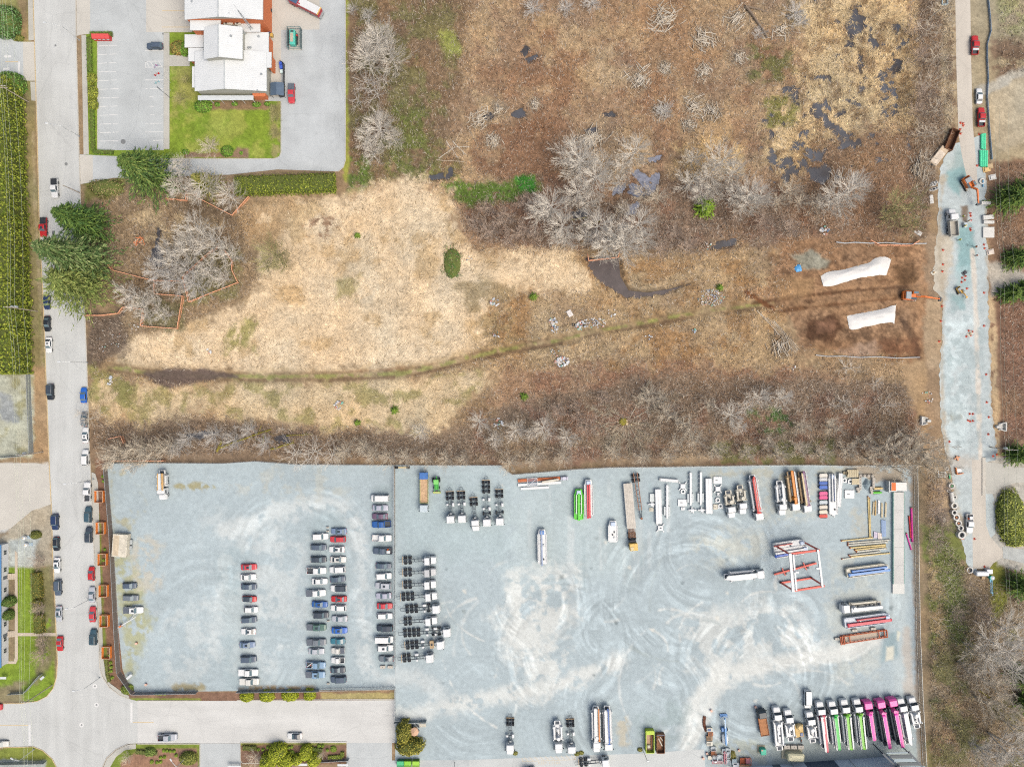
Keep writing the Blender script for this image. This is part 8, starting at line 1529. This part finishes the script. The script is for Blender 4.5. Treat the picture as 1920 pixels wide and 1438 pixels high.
for i,(x,y,w,l,m_,lab) in enumerate(((1337,1402,.8,.5,GREYF,'pale steel frame box behind the junk'),(1357,1406,.6,.5,GREYF,'white steel frame box beside its twin'),(1364,1405,.7,.5,GREYF,'white steel frame box next to the bush'),(1340,1420,.8,.7,GREYF,'light steel frame box with red base'),(1349,1419,.8,.8,GREYF,'square grey frame box beside the red base'),(1364,1414,.6,.8,GREYF,'tall grey frame box with pink side'),(1364,1428,.6,.9,GREYF,'grey frame box near the workshop wall'),(1359,1418,.35,1.8,PKF,'pink steel rack among the frame boxes'),(1344,1427,1.5,.3,PKF,'red steel base under the frame boxes'),(1337,1411,.7,.8,RUSTM,'rusty open frame among the junk'),(1392,1426,.8,1.0,ROX,'orange rusty open frame by the workshop'),(1402,1426,.8,1.0,ROX,'orange rusty frame with pink load by the workshop'),(1379,1433,.8,.8,WHITE,'white cube tank by the workshop'),(1395,1437,1.6,.9,TANM,'tan pallet box at the workshop wall'),(1376,1426,.7,.8,mat((170,190,196), .6),'blue grey bin behind the white cube'),(1330,1418,.5,.5,CREAM,'cream cable drum by the lamp post'))):
    thing('frame_box', x, y, lab, 'equipment', [('post', T((sx*w*.9,sy*l*.9,0),(sx*w*.9,sy*l*.9,1.1), .07, 5), m_) for sx in (-1,1) for sy in (-1,1)] + [('rail', MB().bar((-w,sy*l,1.1),(w,sy*l,1.1),.14,.12), m_) for sy in (-1,1)] + [('rail', MB().bar((sx*w,-l,1.1),(sx*w,l,1.1),.14,.12), m_) for sx in (-1,1)] + [('panel', B(-w*.9,w*.9,-l*.9,l*.9,.3,.5 if i not in (12,13,14,15) else 1.12), m_ if i != 11 else PKF)], 0, .5)
for i,(x,y,lab) in enumerate(((1333,1331,'orange cone left beside the rusty track'),(1325,1411,'red bucket beside the lamp post'),(1318,1420,'orange bucket by the apron edge'),(1385,1405,'orange pail beyond the junk bush'),(257,1205,'orange cone lying on the car lot edge'),(275,1282,'fallen orange barrel near the fence corner'),(1416,1324,'orange hand cart beside the loaded flatbed'))):
    thing('bucket', x, y, lab, 'bucket', [('pail', MB().lathe([(.25,0),(.36,.6)], 10), mat((232,96,70), .6)), ('rim', MB().lathe([(.38,.58),(.38,.63)], 10), mat((240,200,180), .6))])
blob('weedy_bush', 1374, 1417, 6, 10, .8, 'weedy olive bush growing among the yard junk', 'shrub', ((150,140,80),(126,124,66),(170,150,100)), 260, .22)
for i,(x,y) in enumerate(((966,1412),(1090,1411),(1200,1405),(1082,1413))): blob('weedy_bush', x, y, 5, 4, .5, 'small olive weed tuft along the concrete apron', 'weed', ((150,146,80),(130,126,66)), 265+i, .2, group='weed tufts along the apron')
for x,y,lab in ((718,1249,'tan concrete barrier block at the end of the fence row'),(732,1249,'tan concrete barrier block touching the dividing fence'),(615,988,'small pale block at the head of the double row'),(615,995,'small pale block just below the first one'),(616,1163,'small pale block in the middle of the double row'),(616,1280,'small pale block at the bush end of the double row')):
    s_ = 1.0 if 'barrier' in lab else .5; thing('concrete_block', x, y, lab, 'block', [('block', RB(-.75*s_,.75*s_,-.42*s_,.42*s_,0,.6,.05), CBL), ('lifting_eye', B(-.08,.08,-.08,.08,.59,.64), TRIM)])
thing('umbrella_table', 777, 1371, 'octagonal brown picnic table top beside the cedars', 'table', [('canopy', MB().lathe([(1.35,2.2),(.1,2.7)], 8), mat((226,186,156), .8, 0, .15, 2)), ('pole', T((0,0,0),(0,0,2.4), .05), WHITE), ('table_top', MB().lathe([(.9,.7),(.9,.78)], 8), TANM)] + [('bench', MB().bar((1.3*math.cos(R(a_)),1.3*math.sin(R(a_)),.4),(1.3*math.cos(R(a_+50)),1.3*math.sin(R(a_+50)),.4),.35,.08), TRIM) for a_ in (20,110,200,290)], 0, 2)
thing('picnic_bench', 793, 1356, 'cream picnic bench beside the octagonal table', 'bench', [('table_top', B(-1.0,1.0,-.25,.25,.7,.78), CREAM), ('seat', B(-1.0,1.0,-.8,-.5,.42,.48), CREAM), ('seat', B(-1.0,1.0,.5,.8,.42,.48), CREAM), ('leg', MB().bar((-.7,-.6,0),(-.7,.6,.7),.08,.08).bar((-.7,.6,0),(-.7,-.6,.7),.08,.08), TANM), ('leg', MB().bar((.7,-.6,0),(.7,.6,.7),.08,.08).bar((.7,.6,0),(.7,-.6,.7),.08,.08), TANM)])
for x,rgb,lab in ((751,(80,200,140),'emerald green waste bin below the cedars'),(765,(150,220,60),'lime green waste bin below the cedars'),(780,(170,224,70),'lime green waste bin with open lid')):
    thing('waste_bin', x, 1431, lab, 'bin', [('body', B(-1.0,1.0,-.9,.9,.1,1.5,-.08), mat(tuple(int(v*.75) for v in rgb), .5)), ('lid', RB(-1.05,1.05,-.2,1.0,1.5,1.62,.05), mat(rgb, .45)), ('wheel', T((-.9,-.8,.12),(.9,-.8,.12), .12), TYRE)], 0, 1)
for x,y,r_,lab in ((440,1436,2,'white sign board under the rounded trees'),(643,1433,1.6,'white sign board beyond the island railing'),(568,1432,1.4,'white sign board below the tall oval tree'),(243,1268,1.0,'white double sign board on the angled fence'),(80,1270,.7,'white street sign board by the bent mesh fence'),(7,1270,.9,'white bench like board on the lawn')):
    thing('sign_board', x, y, lab, 'sign', [('board', RB(-r_,r_,-.35,.35,1.2,1.32,.03), LAMPW), ('post', T((-r_*.6,0,0),(-r_*.6,0,1.2), .05), STEEL), ('post', T((r_*.6,0,0),(r_*.6,0,1.2), .05), STEEL)], 40 if x in (243,80) else 0, 1)
for x,y,lab in ((49,1007,'white rounded tank beside the dark olive shrub'),(52,1020,'white rounded tank with yellow strap on the gravel')):
    thing('white_tank', x, y, lab, 'tank', [('tank', MB().lathe([(.5,.1),(.62,.5),(.55,1.2),(.2,1.4)], 10), WHITE), ('cap', MB().lathe([(.15,1.38),(.12,1.5)], 8), mat((236,200,90), .5)), ('skid', B(-.3,1.6,-.5,.5,0,.1), mat((176,196,210), .6))])
# road works
ORG = mat((240,130,60), .45, 0, .08, 1); TRK = mat((70,66,64), .9, 0, .2, 3)
def excavator(px, py, hd, label, m, s=1.0, reach=((3.2,.6,3.4),(6.4,.2,2.2),(7.4,0,.6)), slew=0.0):
    e = empty('excavator', P(px,py,1)[:2]+(0,), R(hd), label, 'excavator'); e.scale = (s,s,s)
    for k in (-1,1):
        t = MB(); t.loft([[(x,k*1.15-.28,z0),(x,k*1.15+.28,z0),(x,k*1.15+.28,z1),(x,k*1.15-.28,z1)] for x,z0,z1 in ((-2,.3,.6),(-1.7,0,.9),(1.7,0,.9),(2,.3,.6))]); tr = t.build('track', TRK, e)
        for i in range(9): B(-1.75+i*.42,-1.55+i*.42,k*1.15-.3,k*1.15+.3,.88,.95).build('track_plate', CREAM if s>.8 else TRK, tr)
    cs, sn = math.cos(R(slew)), math.sin(R(slew)); rot = lambda v: Vector((v[0]*cs-v[1]*sn, v[0]*sn+v[1]*cs, v[2]))
    def pt(nm, mb, mm, par=None):
        mb.v = [tuple(rot(v)) for v in mb.v]; return mb.build(nm, mm, par or e)
    pt('turret', MB().lathe([(.8,.7),(.8,1.05)], 14), TRK); pt('house', RB(-2.0,1.2,-1.35,1.35,1.05,2.2,.15), m); pt('engine_cover', RB(-1.9,-.3,-1.1,1.1,2.2,2.5,.1), mat((176,182,186), .6, 0, .15, 2)); pt('counterweight', RB(-2.5,-1.9,-1.3,1.3,1.0,2.1,.2), m)
    pt('cab', RB(-.1,1.6,.35,1.3,1.1,2.9,.12), m); pt('cab_glass', RB(.1,1.5,.45,1.2,2.88,2.96,.03), GLASS); pt('windscreen', B(1.58,1.65,.45,1.2,1.7,2.7), GLASS); pt('walkway', B(-.3,1.4,-1.3,-.5,2.2,2.26), mat((90,98,104), .7))
    p = [Vector((1.2,-.2,1.7))] + [Vector(q) for q in reach]
    pt('boom', MB().bar(p[0],p[1],.5,.6).bar(p[1],(p[1]+p[2])/2,.45,.5), m); pt('stick', MB().bar((p[1]+p[2])/2,p[2],.38,.4), m); pt('bucket', MB().add([tuple(p[2]+Vector(v)) for v in ((-.3,-.6,.2),(-.3,.6,.2),(.7,.6,-.1),(.7,-.6,-.1),(0,-.6,-.8),(0,.6,-.8))], [(0,1,5,4),(2,3,4,5),(1,2,5),(3,0,4),(0,3,2,1)]), TRIM if s>.8 else m)
    pt('hydraulic_ram', MB().tube(p[0]+Vector((.3,.25,.4)), (p[0]+p[1])/2+Vector((0,.2,.5)), .08, .08, 6), STEEL); return e
excavator(1706,555,-4,'orange excavator with long arm on the brown excavation', ORG, 1.0, ((3.4,-.2,2.8),(8.2,-.5,2.2),(4.4,-.9,.8)))
excavator(1815,345,-60,'orange excavator digging the trench in the road', ORG, .9, ((3.0,.4,3.0),(7.2,-1.2,2.4),(9.2,-1.8,.6)))
excavator(1801,545,-75,'small yellow excavator on the wet gravel', mat((226,180,90), .5, 0, .1, 1), .52, ((2.6,.4,2.6),(5.0,.8,2),(5.6,1.0,.6)), 20)
skip(1783,263,2.3,6.4,1.8,'brown steel waste container tilted beside the lane',mat((132,92,66), .8, 0, .2, 1),mat((150,104,72), .9, 0, .25, 2),-22); thing('tan_container', 1760, 293, 'rusty cream steel container lid beside the brown one', 'container', [('box', RB(-1.2,1.2,-3.1,3.1,.1,1.4,.06), mat((226,204,176), .8, 0, .3, 1)), ('top_plate', B(-1.1,1.1,-2.8,1.6,1.4,1.43), mat((236,220,200), .8, 0, .3, 1)), ('latch', B(-.3,.3,-3.2,-3.0,.5,1.0), TRIM)], -38, 1)
skip(1770,0,1.6,3.2,1.0,'pale blue container at the top of the lane',mat((196,222,232), .6),mat((176,206,220), .6),3)
GP = mat((96,236,180), .45, 0, .05, 1)
for i,(x,y0,y1,r_) in enumerate(((1839,253,280,.3),(1842,252,281,.3),(1845,252,281,.3),(1837,283,313,.34),(1840.5,283,314,.34),(1844.5,283,314,.34),(1848,284,314,.34))):
    e = empty('green_pipe', P(x,y1)[:2]+(0,), R(90), 'mint green plastic pipe in the bundle beside the lane', 'pipe', 'mint green pipes beside the lane'); L=(y1-y0)/S; T((0,0,r_+.02),(L,0,r_+.02), r_, 10).build('pipe', GP, e); T((L-.5,0,r_+.02),(L,0,r_+.02), r_*1.2, 10).build('socket', GP, e)
CONCW = mat((232,230,224), .85, 0, .1, 1.5)
def slab(x,y,w,l,h,lab,rz=0,name='concrete_slab'): thing(name, x, y, lab, 'slab', [('slab', RB(-w/2,w/2,-l/2,l/2,.05,h,.05), CONCW), ('skid', B(-w*.4,-w*.3,-l/2,l/2,0,.05), TANM), ('skid', B(w*.3,w*.4,-l/2,l/2,0,.05), TANM)] + [('lifting_eye', B(s*w*.3-.05,s*w*.3+.05,-.05,.05,h,h+.06), TRIM) for s in (-1,1)], rz, h*.5)
slab(1848,381,2.8,.9,.7,'narrow white concrete slab beside the cedar'); slab(1852,408,3.2,1.3,.9,'white concrete pipe slab above the square plate',6); slab(1853,417,3.2,.9,.8,'thin white slab between pipe slab and square plate'); slab(1853,436,3.4,3.2,.5,'square pale concrete plate beside the road works'); slab(1746,374,1.1,2.6,.5,'narrow white slab beside the olive tree',6); slab(1721,436,2.4,1.3,.3,'tilted white board under the olive tree',-35)
for i,(x,y,lab) in enumerate(((1749,347,'grey double hollow block first beside the branch heap'),(1752,343,'grey double hollow block behind the first'),(1748,356,'grey hollow block by the narrow white slab'),(1753,354,'grey hollow block closest to the gravel'))):
    thing('hollow_block', x, y, lab, 'block', [('block', RB(-1.0,1.0,-.42,.42,0,.6,.15), mat((206,206,202), .9, 0, .1, 2)), ('opening', MB().lathe([(.27,.59),(.27,.62)], 10, (-.45,0)), TRIM), ('opening', MB().lathe([(.27,.59),(.27,.62)], 10, (.45,0)), TRIM)], 15, .4)
def ringm(r0,r1,h,n=16):
    m = MB(); vs = [(r_*math.cos(6.283*i/n), r_*math.sin(6.283*i/n), z) for r_, z in ((r1,0),(r1,h),(r0,h),(r0,0)) for i in range(n)]; return m.add(vs, [(k*n+i,k*n+(i+1)%n,((k+1)%4)*n+(i+1)%n,((k+1)%4)*n+i) for k in range(4) for i in range(n)])
for i,(x,y,r_,h,lab) in enumerate(((1776,879,.55,.5,'small concrete ring by the galvanised frame'),(1785,911,.95,.9,'concrete ring holding a green pipe piece'),(1779,920,.5,.5,'small concrete ring between ring and upright pipe'),(1791,932,.55,.8,'small concrete ring touching the lying pipe'),(1790,948,1.0,1.1,'large concrete ring first below the lying pipe'),(1790,961,.85,1.2,'concrete ring with dark opening'),(1794,970,1.0,1.0,'concrete ring with brown sediment inside'),(1798,981,.95,.8,'concrete ring with orange object inside'),(1802,990,.85,.8,'concrete ring with narrow dark hole'),(1804,1003,1.2,1.3,'widest concrete ring with dark sump'),(1842,340,.9,.5,'white round tub beside the green pipes'))):
    thing('concrete_ring', x, y, lab, 'concrete ring', [('ring', ringm(r_*.62,r_,h), CONCW), ('floor', MB().lathe([(r_*.62,.02),(r_*.62,h*.35)], 14), mat((186,178,160), .9) if i not in (5,8,9) else TRIM)] + ([('pipe_piece', MB().bar((-.4,0,h),(.4,.1,h),.2,.15).bar((0,-.4,h+.02),(0,.4,h+.02),.18,.14), mat((70,180,110), .5))] if i == 1 else []) + ([('object', RB(-.2,.3,-.2,.2,h*.4,h*.9,.05), mat((222,140,90), .6))] if i in (6,7) else []), 0, h)
thing('lying_pipe', 1784.5, 931, 'white concrete pipe lying beside the rings', 'pipe', [('pipe', T((0,-1.4,.6),(0,1.4,.6), .58, 14), CONCW), ('socket', T((0,-1.5,.6),(0,-1.2,.6), .66, 14), CONCW)], 8, .6)
thing('galvanised_frame', 1764, 888, 'galvanised steel stair frame on the bank', 'frame', [('rail', MB().bar((-1.0,-1.0+k*.5,.4),(1.2,-1.0+k*.5,.4),.1,.1), GALV) for k in range(4)] + [('rail', MB().bar((s*1.0,-1.2,.45),(s*1.0,1.0,.45),.12,.1), GALV) for s in (-1,1)] + [('brace', MB().bar((1.0,.9,.4),(1.8,-.9,.4),.1,.1), GALV)])
for x,y,l,rgb,lab in ((1779.5,893,1.6,(90,214,150),'short green pipe by the small concrete ring'),(1856,1095,5.2,(150,210,240),'pale blue pipe bundle below the white pump skid'),(1842,345,2.0,(150,200,230),'pale blue pipe beside the white round tub')):
    thing('short_pipe', x, y, lab, 'pipe', [('pipe', T((0,-l/2,.25),(0,l/2,.25), .22), mat(rgb, .5)), ('socket', T((0,l/2-.3,.25),(0,l/2,.25), .27), mat(rgb, .5))] + ([('second_pipe', T((.45,-l/2-.8,.25),(.45,l/2-1.2,.25), .2), mat(rgb, .5))] if l > 4 else []), 3)
thing('orange_barrier', 1791, 882, 'folded orange barrier board on the gravel', 'barrier', [('board', B(-.1,.1,-1.0,1.0,.05,.8), mat((240,150,90), .6)), ('board', B(-.1,1.9,-1.2,-1.0,.05,.8), mat((240,150,90), .6)), ('sheet', B(.12,1.8,-.95,.4,.1,.2), WHITE)], 10); thing('orange_barrier', 1793, 858, 'crumpled pale orange barrier netting beside the lane', 'barrier', [('board', B(-.9,.9,-.15,.15,.05,.5), mat((236,170,130), .7)), ('board', B(-.2,.2,-.9,.6,.1,.55), mat((236,170,130), .7))], 20)
for x,y,rz,lab in ((1735,789,0,'pale concrete headwall at the ditch outlet'),(1878,800,180,'pale concrete headwall on the far bank')):
    thing('culvert_headwall', x, y, lab, 'headwall', [('wing', B(-1.3,-1.0,-1.4,1.4,.0,1.0), CONCW), ('wing', MB().bar((-1.1,1.3,.5),(.6,.8,.5),.22,1.0), CONCW), ('wing', MB().bar((-1.1,-1.3,.5),(.6,-.8,.5),.22,1.0), CONCW), ('apron', B(-1.0,.6,-1.1,1.1,.0,.15), CONCW), ('opening', MB().tube((.5,0,.5),(1.6,0,.5), .45, .45, 12), CONCW)], rz, .6)
thing('pump_skid', 1845, 1074, 'white pump skid with boxes at the lane end', 'pump', [('tank', RB(-2.6,1.2,-.8,.6,.2,1.5,.2), LAMPW), ('box', RB(.6,2.4,-.2,1.2,.2,1.3,.1), LAMPW), ('turquoise_tub', MB().lathe([(.6,.2),(.65,1.2)], 10, (2.2,-1.4)), mat((70,206,190), .5)), ('lid', MB().lathe([(.62,1.2),(.2,1.35)], 10, (2.4,-1.4)), LAMPW), ('carton', RB(-.6,.4,-1.9,-1.1,.1,.7,.04), TANM)], 0, .8); thing('catch_basin', 1817, 1068, 'dark open concrete catch basin at the verge', 'basin', [('ring', ringm(.7,1.0,.5), CONCW), ('water', MB().lathe([(.7,.05),(.7,.12)], 14), BLACK)], 0); thing('metal_grid', 1828, 1086, 'small grey metal grid lying by the pump skid', 'grid', [('bar', MB().bar((-1.2,-.3+k*.2,.1),(1.2,-.3+k*.2,.1),.1,.08), GALV) for k in range(4)] + [('end_bar', MB().bar((s*1.2,-.35,.12),(s*1.2,.35,.12),.1,.08), GALV) for s in (-1,1)], -6)
for i,(x,y,rgb,lab) in enumerate(((1849,318,(236,200,140),'yellow pallet beside the green pipes'),(1854,312,(206,180,140),'brown carton behind the yellow pallet'),(1860,333,(238,236,230),'white sack beside the cedar'),(1856,473,(236,220,206),'white crumpled sheet beside the gravel'))):
    thing('pallet' if 'pallet' in lab else ('carton' if 'carton' in lab else 'sack'), x, y, lab, 'material', [('base', B(-1.1,1.1,-.8,.8,.02,.25), mat(rgb, .8, 0, .15, 2)), ('top', RB(-.8,.6,-.6,.5,.25,.6,.1), mat(tuple(min(250,v+8) for v in rgb), .7, 0, .15, 2))], 12)
CONE = mat((244,96,58), .6, 0, .05); cm = MB().lathe([(.19,.06),(.05,.8)], 10).mesh('cone_body'); cb = MB().box(-.28,.28,-.28,.28,0,.06).mesh('cone_base'); cbd = MB().lathe([(.136,.36),(.11,.52)], 10).mesh('reflective_band')
for i,(x,y) in enumerate(((1801,231),(1805,232),(1806,236),(1800,243),(1801,251),(1836,252),(1832,311),(1819,400),(1820,405),(1820,413),(1819,429),(1820,432),(1845,459),(1846,466),(1768,469),(1768,496),(1767,509),(1766,574),(1764,602),(1761,640),(1804,521),(1810,518),(1809,525),(1803,529),(1813,541),(1845,549),(1845,611),(1849,702),(1850,754),(1854,782),(1853,814),(1818,776),(1824,776),(1815,788),(1819,790),(1824,789),(1862,855),(1869,852),(1816,620),(1823,622),(1812,631),(1820,629),(1780,828),(1827,1010),(1805,1009),(1846,1062))):
    e = empty('traffic_cone', P(x,y)[:2]+(.015,), rnd.uniform(0,1.5), 'orange traffic cone marking the road works', 'cone', 'traffic cones of the road works'); place(cb, 'base', CONE, e); place(cm, 'cone', CONE, e); place(cbd, 'reflective_band', LAMPW, e); e.scale = (1.05,1.05,1.0)
def worker_mesh():
    m = bpy.data.meshes.new('person'); V_ = [(0,0,.95),(0,0,1.2),(0,0,1.42),(0,0,1.52),(0,.02,1.68),(0,.2,1.42),(.06,.32,1.15),(.2,.28,.98),(0,-.2,1.42),(.05,-.32,1.15),(.22,-.26,1.0),(.02,.1,.88),(.05,.12,.48),(0,.13,.06),(.14,.13,.03),(-.02,-.1,.88),(-.06,-.12,.48),(-.14,-.13,.06),(0,-.13,.03)]
    E_ = [(0,1),(1,2),(2,3),(3,4),(2,5),(5,6),(6,7),(2,8),(8,9),(9,10),(0,11),(11,12),(12,13),(13,14),(0,15),(15,16),(16,17),(17,18)]; Rr = [.15,.16,.15,.065,.11,.085,.06,.05,.085,.06,.05,.11,.08,.055,.05,.11,.08,.055,.05]
    m.from_pydata(V_, E_, []); o = bpy.data.objects.new('person', m); col.objects.link(o); md = o.modifiers.new('skin', 'SKIN'); m.skin_vertices[0].data[0].use_root = True
    for i, r_ in enumerate(Rr): m.skin_vertices[0].data[i].radius = (r_, r_)
    sb = o.modifiers.new('sub', 'SUBSURF'); sb.levels = 1; dg = bpy.context.evaluated_depsgraph_get(); me_ = bpy.data.meshes.new_from_object(o.evaluated_get(dg)); bpy.data.objects.remove(o); return me_
PM = worker_mesh(); vest = MB().lathe([(.2,.92),(.21,1.2),(.22,1.45),(.12,1.5)], 10).mesh('vest'); hat = MB().lathe([(.17,1.7),(.15,1.78),(.08,1.84)], 10).mesh('hard_hat'); SKIN = mat((72,76,96), .8)
for x,y,rz,c_,hc,lab in ((1802,407,200,(226,230,60),(250,250,250),'worker in yellow vest standing beside the dump truck'),(1812,416,120,(240,196,120),(250,250,250),'worker in pale orange vest beside the trench'),(1805,425,60,(240,230,120),(240,220,80),'worker crouching near the small white hut'),(1795,451,10,(214,226,70),(240,230,120),'worker in yellow green vest behind the dump truck'),(1826,464,190,(246,150,90),(250,240,230),'worker in orange vest holding a rake on the wet gravel'),(1827,480,250,(246,150,90),(250,240,230),'worker in orange vest walking on the gravel')):
    e = empty('person', P(x,y)[:2]+(.015,), R(rz), lab, 'person'); place(PM, 'body', SKIN, e); o = place(vest, 'vest', mat(c_, .7), e); o.scale = (.85,1.15,1); place(hat, 'hard_hat', mat(hc, .5), e)
thing('rake', 1818, 462, 'long handled rake held by the orange worker', 'tool', [('handle', MB().bar((-.9,.1,.6),(.8,-.1,.95),.05,.05), BLACK), ('head', MB().bar((-.95,-.35,.35),(-.95,.5,.35),.08,.06), BLACK)], -10)
thing('white_hut', 1807, 423, 'small white equipment box in the trench', 'box', [('box', RB(-.45,.45,-.7,.7,.1,1.0,.06), LAMPW), ('lid', RB(-.5,.5,-.2,.5,1.0,1.06,.02), mat((206,222,230), .5))], 5)
for x,y,lab in ((1750,511,'tan trench plate on the excavation edge'),(1808,512,'small grey compactor on the gravel'),(1818,626,'cream plate ringed by four cones')):
    thing('trench_plate' if 'plate' in lab else 'compactor', x, y, lab, 'equipment', [('plate', RB(-.8,.8,-.55,.55,.02,.16,.03), CREAM if 'grey' not in lab else TRIM), ('handle', MB().bar((.3,0,.16),(1.0,.1,.7),.06,.06), TRIM), ('motor', RB(-.3,.2,-.25,.25,.16,.5,.06), TRIM if 'grey' in lab else TANM)], 40)
def tarp(pts, label, m, hgt=1.6, seed=0, name='cover_sheet', ns=16, nw=11):
    V_ = []; rs = random.Random(seed); n = len(pts); c = P(pts[n//2][0], pts[n//2][1])
    L_ = smoothline([(p[0],p[1],p[2]) for p in pts], 4); m_ = MB(); nr = len(L_)
    for i,(x,y,w) in enumerate(L_):
        a = L_[max(0,i-1)]; b = L_[min(nr-1,i+1)]; d = Vector((b[0]-a[0], b[1]-a[1])).normalized(); q = Vector((-d.y,d.x)); t = i/(nr-1); prof = min(1, 5*t, 5*(1-t))
        for j in range(nw):
            s_ = (j/(nw-1))*2-1; z = hgt*prof*max(0,1-abs(s_)**2.2)*rs.uniform(.75,1.1) + rs.uniform(0,.3)*(1 - .7*abs(s_)); ww = w*s_*(1 + .06*math.sin(i*.6 + seed) + rs.uniform(-.02,.02))
            p = P(x+q.x*ww, y+q.y*ww); V_.append((p[0]-c[0], p[1]-c[1], z+.35))
    F_ = [(i*nw+j,(i+1)*nw+j,(i+1)*nw+j+1,i*nw+j+1) for i in range(nr-1) for j in range(nw-1)]; m_.add(V_, F_); e = empty(name, (c[0],c[1],0), 0, label, 'cover'); o = m_.build('sheet', m, e)
    for p in o.data.polygons: p.use_smooth = True
    k = MB()
    for i in (0, nr-1, nr//2): v = Vector(V_[i*nw]); k.lathe([(.22,v.z-.3),(.2,v.z+.15)], 7, (v.x,v.y))
    k.build('weight', TANM, e); return e
WT = mat((244,242,238), .6, 0, .08, .6)
tarp([(1540,528,9),(1558,523,14),(1585,517,12),(1610,510,11),(1630,506,14),(1650,499,17),(1665,502,15)], 'crumpled white cover sheet over the upper spoil heap', WT, .8, 1); tarp([(1589,606,13),(1605,603,15),(1625,599,13),(1650,594,13),(1670,590,16),(1677,590,17)], 'shorter white cover sheet over the lower spoil heap', WT, .8, 2)
tarp([(1490,508,4),(1495,504,7),(1501,502,6)], 'small bright blue tarpaulin on the brown grass', mat((96,176,236), .5, 0, .12, 2), .4, 3, 'blue_tarpaulin')
# rubbish in the field
WT2 = [mat(c, .8) for c in ((236,236,234),(206,212,220),(226,214,206),(176,186,200),(140,196,180),(110,130,160),(214,150,130))]
def rubbish(px, py, r, n, label, seed, ry=None, big=.5):
    rs = random.Random(seed); z0 = max(0, float(relief(np.array([float(px)]), np.array([float(py)]))[0])); e = empty('rubbish_heap', P(px,py)[:2]+(z0+.1,), 0, label, 'rubbish'); ms = [MB() for _ in WT2]
    for i in range(n):
        a = rs.uniform(0,6.283); d = math.sqrt(rs.random())*r/S; x = d*math.cos(a); y = d*math.sin(a)*((ry or r)/r); s_ = rs.uniform(.12,big); k = rs.choice([0,0,0,1,1,2,2,3,4,5,6]); t = rs.uniform(0,3.1); c_, n_ = math.cos(t)*s_, math.sin(t)*s_; z = rs.uniform(.08,.35)
        q = [(x+c_,y+n_),(x-n_*.6,y+c_*.6),(x-c_,y-n_),(x+n_*.6,y-c_*.6)]; ms[k].prism([(u,v) for u,v in q], z, z+rs.uniform(.04,.2))
    for k, m in enumerate(ms):
        if m.v: o = m.build('debris', WT2[k], e); o['kind'] = 'stuff'
    return e
for i,a in enumerate(((1332,559,25,150,'largest heap of white broken rubble in the brown field',16,.32),(1115,606,24,70,'line of scattered white litter along the track',9,.35),(1089,611,10,36,'dark and white rubbish heap with tyres',8,.5),(1036,604,8,26,'white bags dumped beside the track',8,.6),(1041,618,9,24,'litter heap below the white bags',8,.4),(1054,678,13,46,'heap of white boards and bags below the track',10,.8),(1040,663,10,18,'thin scatter of litter above the boards',8,.3),(927,568,9,24,'litter with blue and green scraps at the meadow edge',7,.6),(931,629,6,10,'small litter spot with a blue scrap',6,.4),(1545,434,9,16,'white and turquoise scraps in the rusty scrub',9,.7),(636,760,8,16,'white bags dumped in the lower meadow',10,.7),(393,659,5,8,'white scrap with a magenta one in the meadow',4,.6),(208,713,7,12,'white and blue bags dumped by the street',8,.6),(935,795,9,20,'white and orange rubbish beside the silvery bush',11,.5),(1325,462,9,12,'white scraps at the edge of the small pool',8,.4),(1215,632,7,9,'white torn paper below the track',6,.4),(880,487,6,8,'small litter beside the green bramble patch',5,.4),(210,640,24,22,'sparse white litter on the dark soil near the street',26,.25),(258,612,16,10,'white litter below the zigzag fence',8,.4),(1300,622,5,6,'dark bags dumped in the open field',4,.6),(1148,585,10,7,'stray white sheets above the litter line',10,.6),(1489,691,6,5,'white pail and scraps by the brush heap',5,.4),(1738,745,12,16,'white plastic scraps by the muddy ditch',12,.4))):
    rubbish(a[0],a[1],a[2],a[3],a[4],300+i,a[5],a[6])
thing('mattress', 1068, 588, 'white mattress dumped in the brown field', 'mattress', [('pad', RB(-.75,.75,-1.0,1.0,.05,.3,.08), mat((240,232,226), .8)), ('piping', B(-.77,.77,-1.02,1.02,.14,.18), CREAM)], 30, 0, .35)
for x,y,lab in ((1075,609,'old tyre beside the dark rubbish heap'),(1094,607,'old tyre on the far side of the dark heap')): thing('old_tyre', x, y, lab, 'tyre', [('tyre', ringm(.28,.5,.25), TYRE), ('inner_wall', ringm(.24,.32,.18), TRIM)], 0, 0, .3)
OT = mat((238,140,90), .8)
thing('orange_fence_heap', 263, 453, 'heap of broken orange fencing in the brown grass', 'fencing', [('slat', MB().bar((rnd.uniform(-1.8,1.8),rnd.uniform(-1.6,1.6),.1+.04*i),(rnd.uniform(-1.8,1.8),rnd.uniform(-1.6,1.6),.15+.04*i),.2,.05), OT if i%3 else TIMB) for i in range(16)], 0, 0, .3)
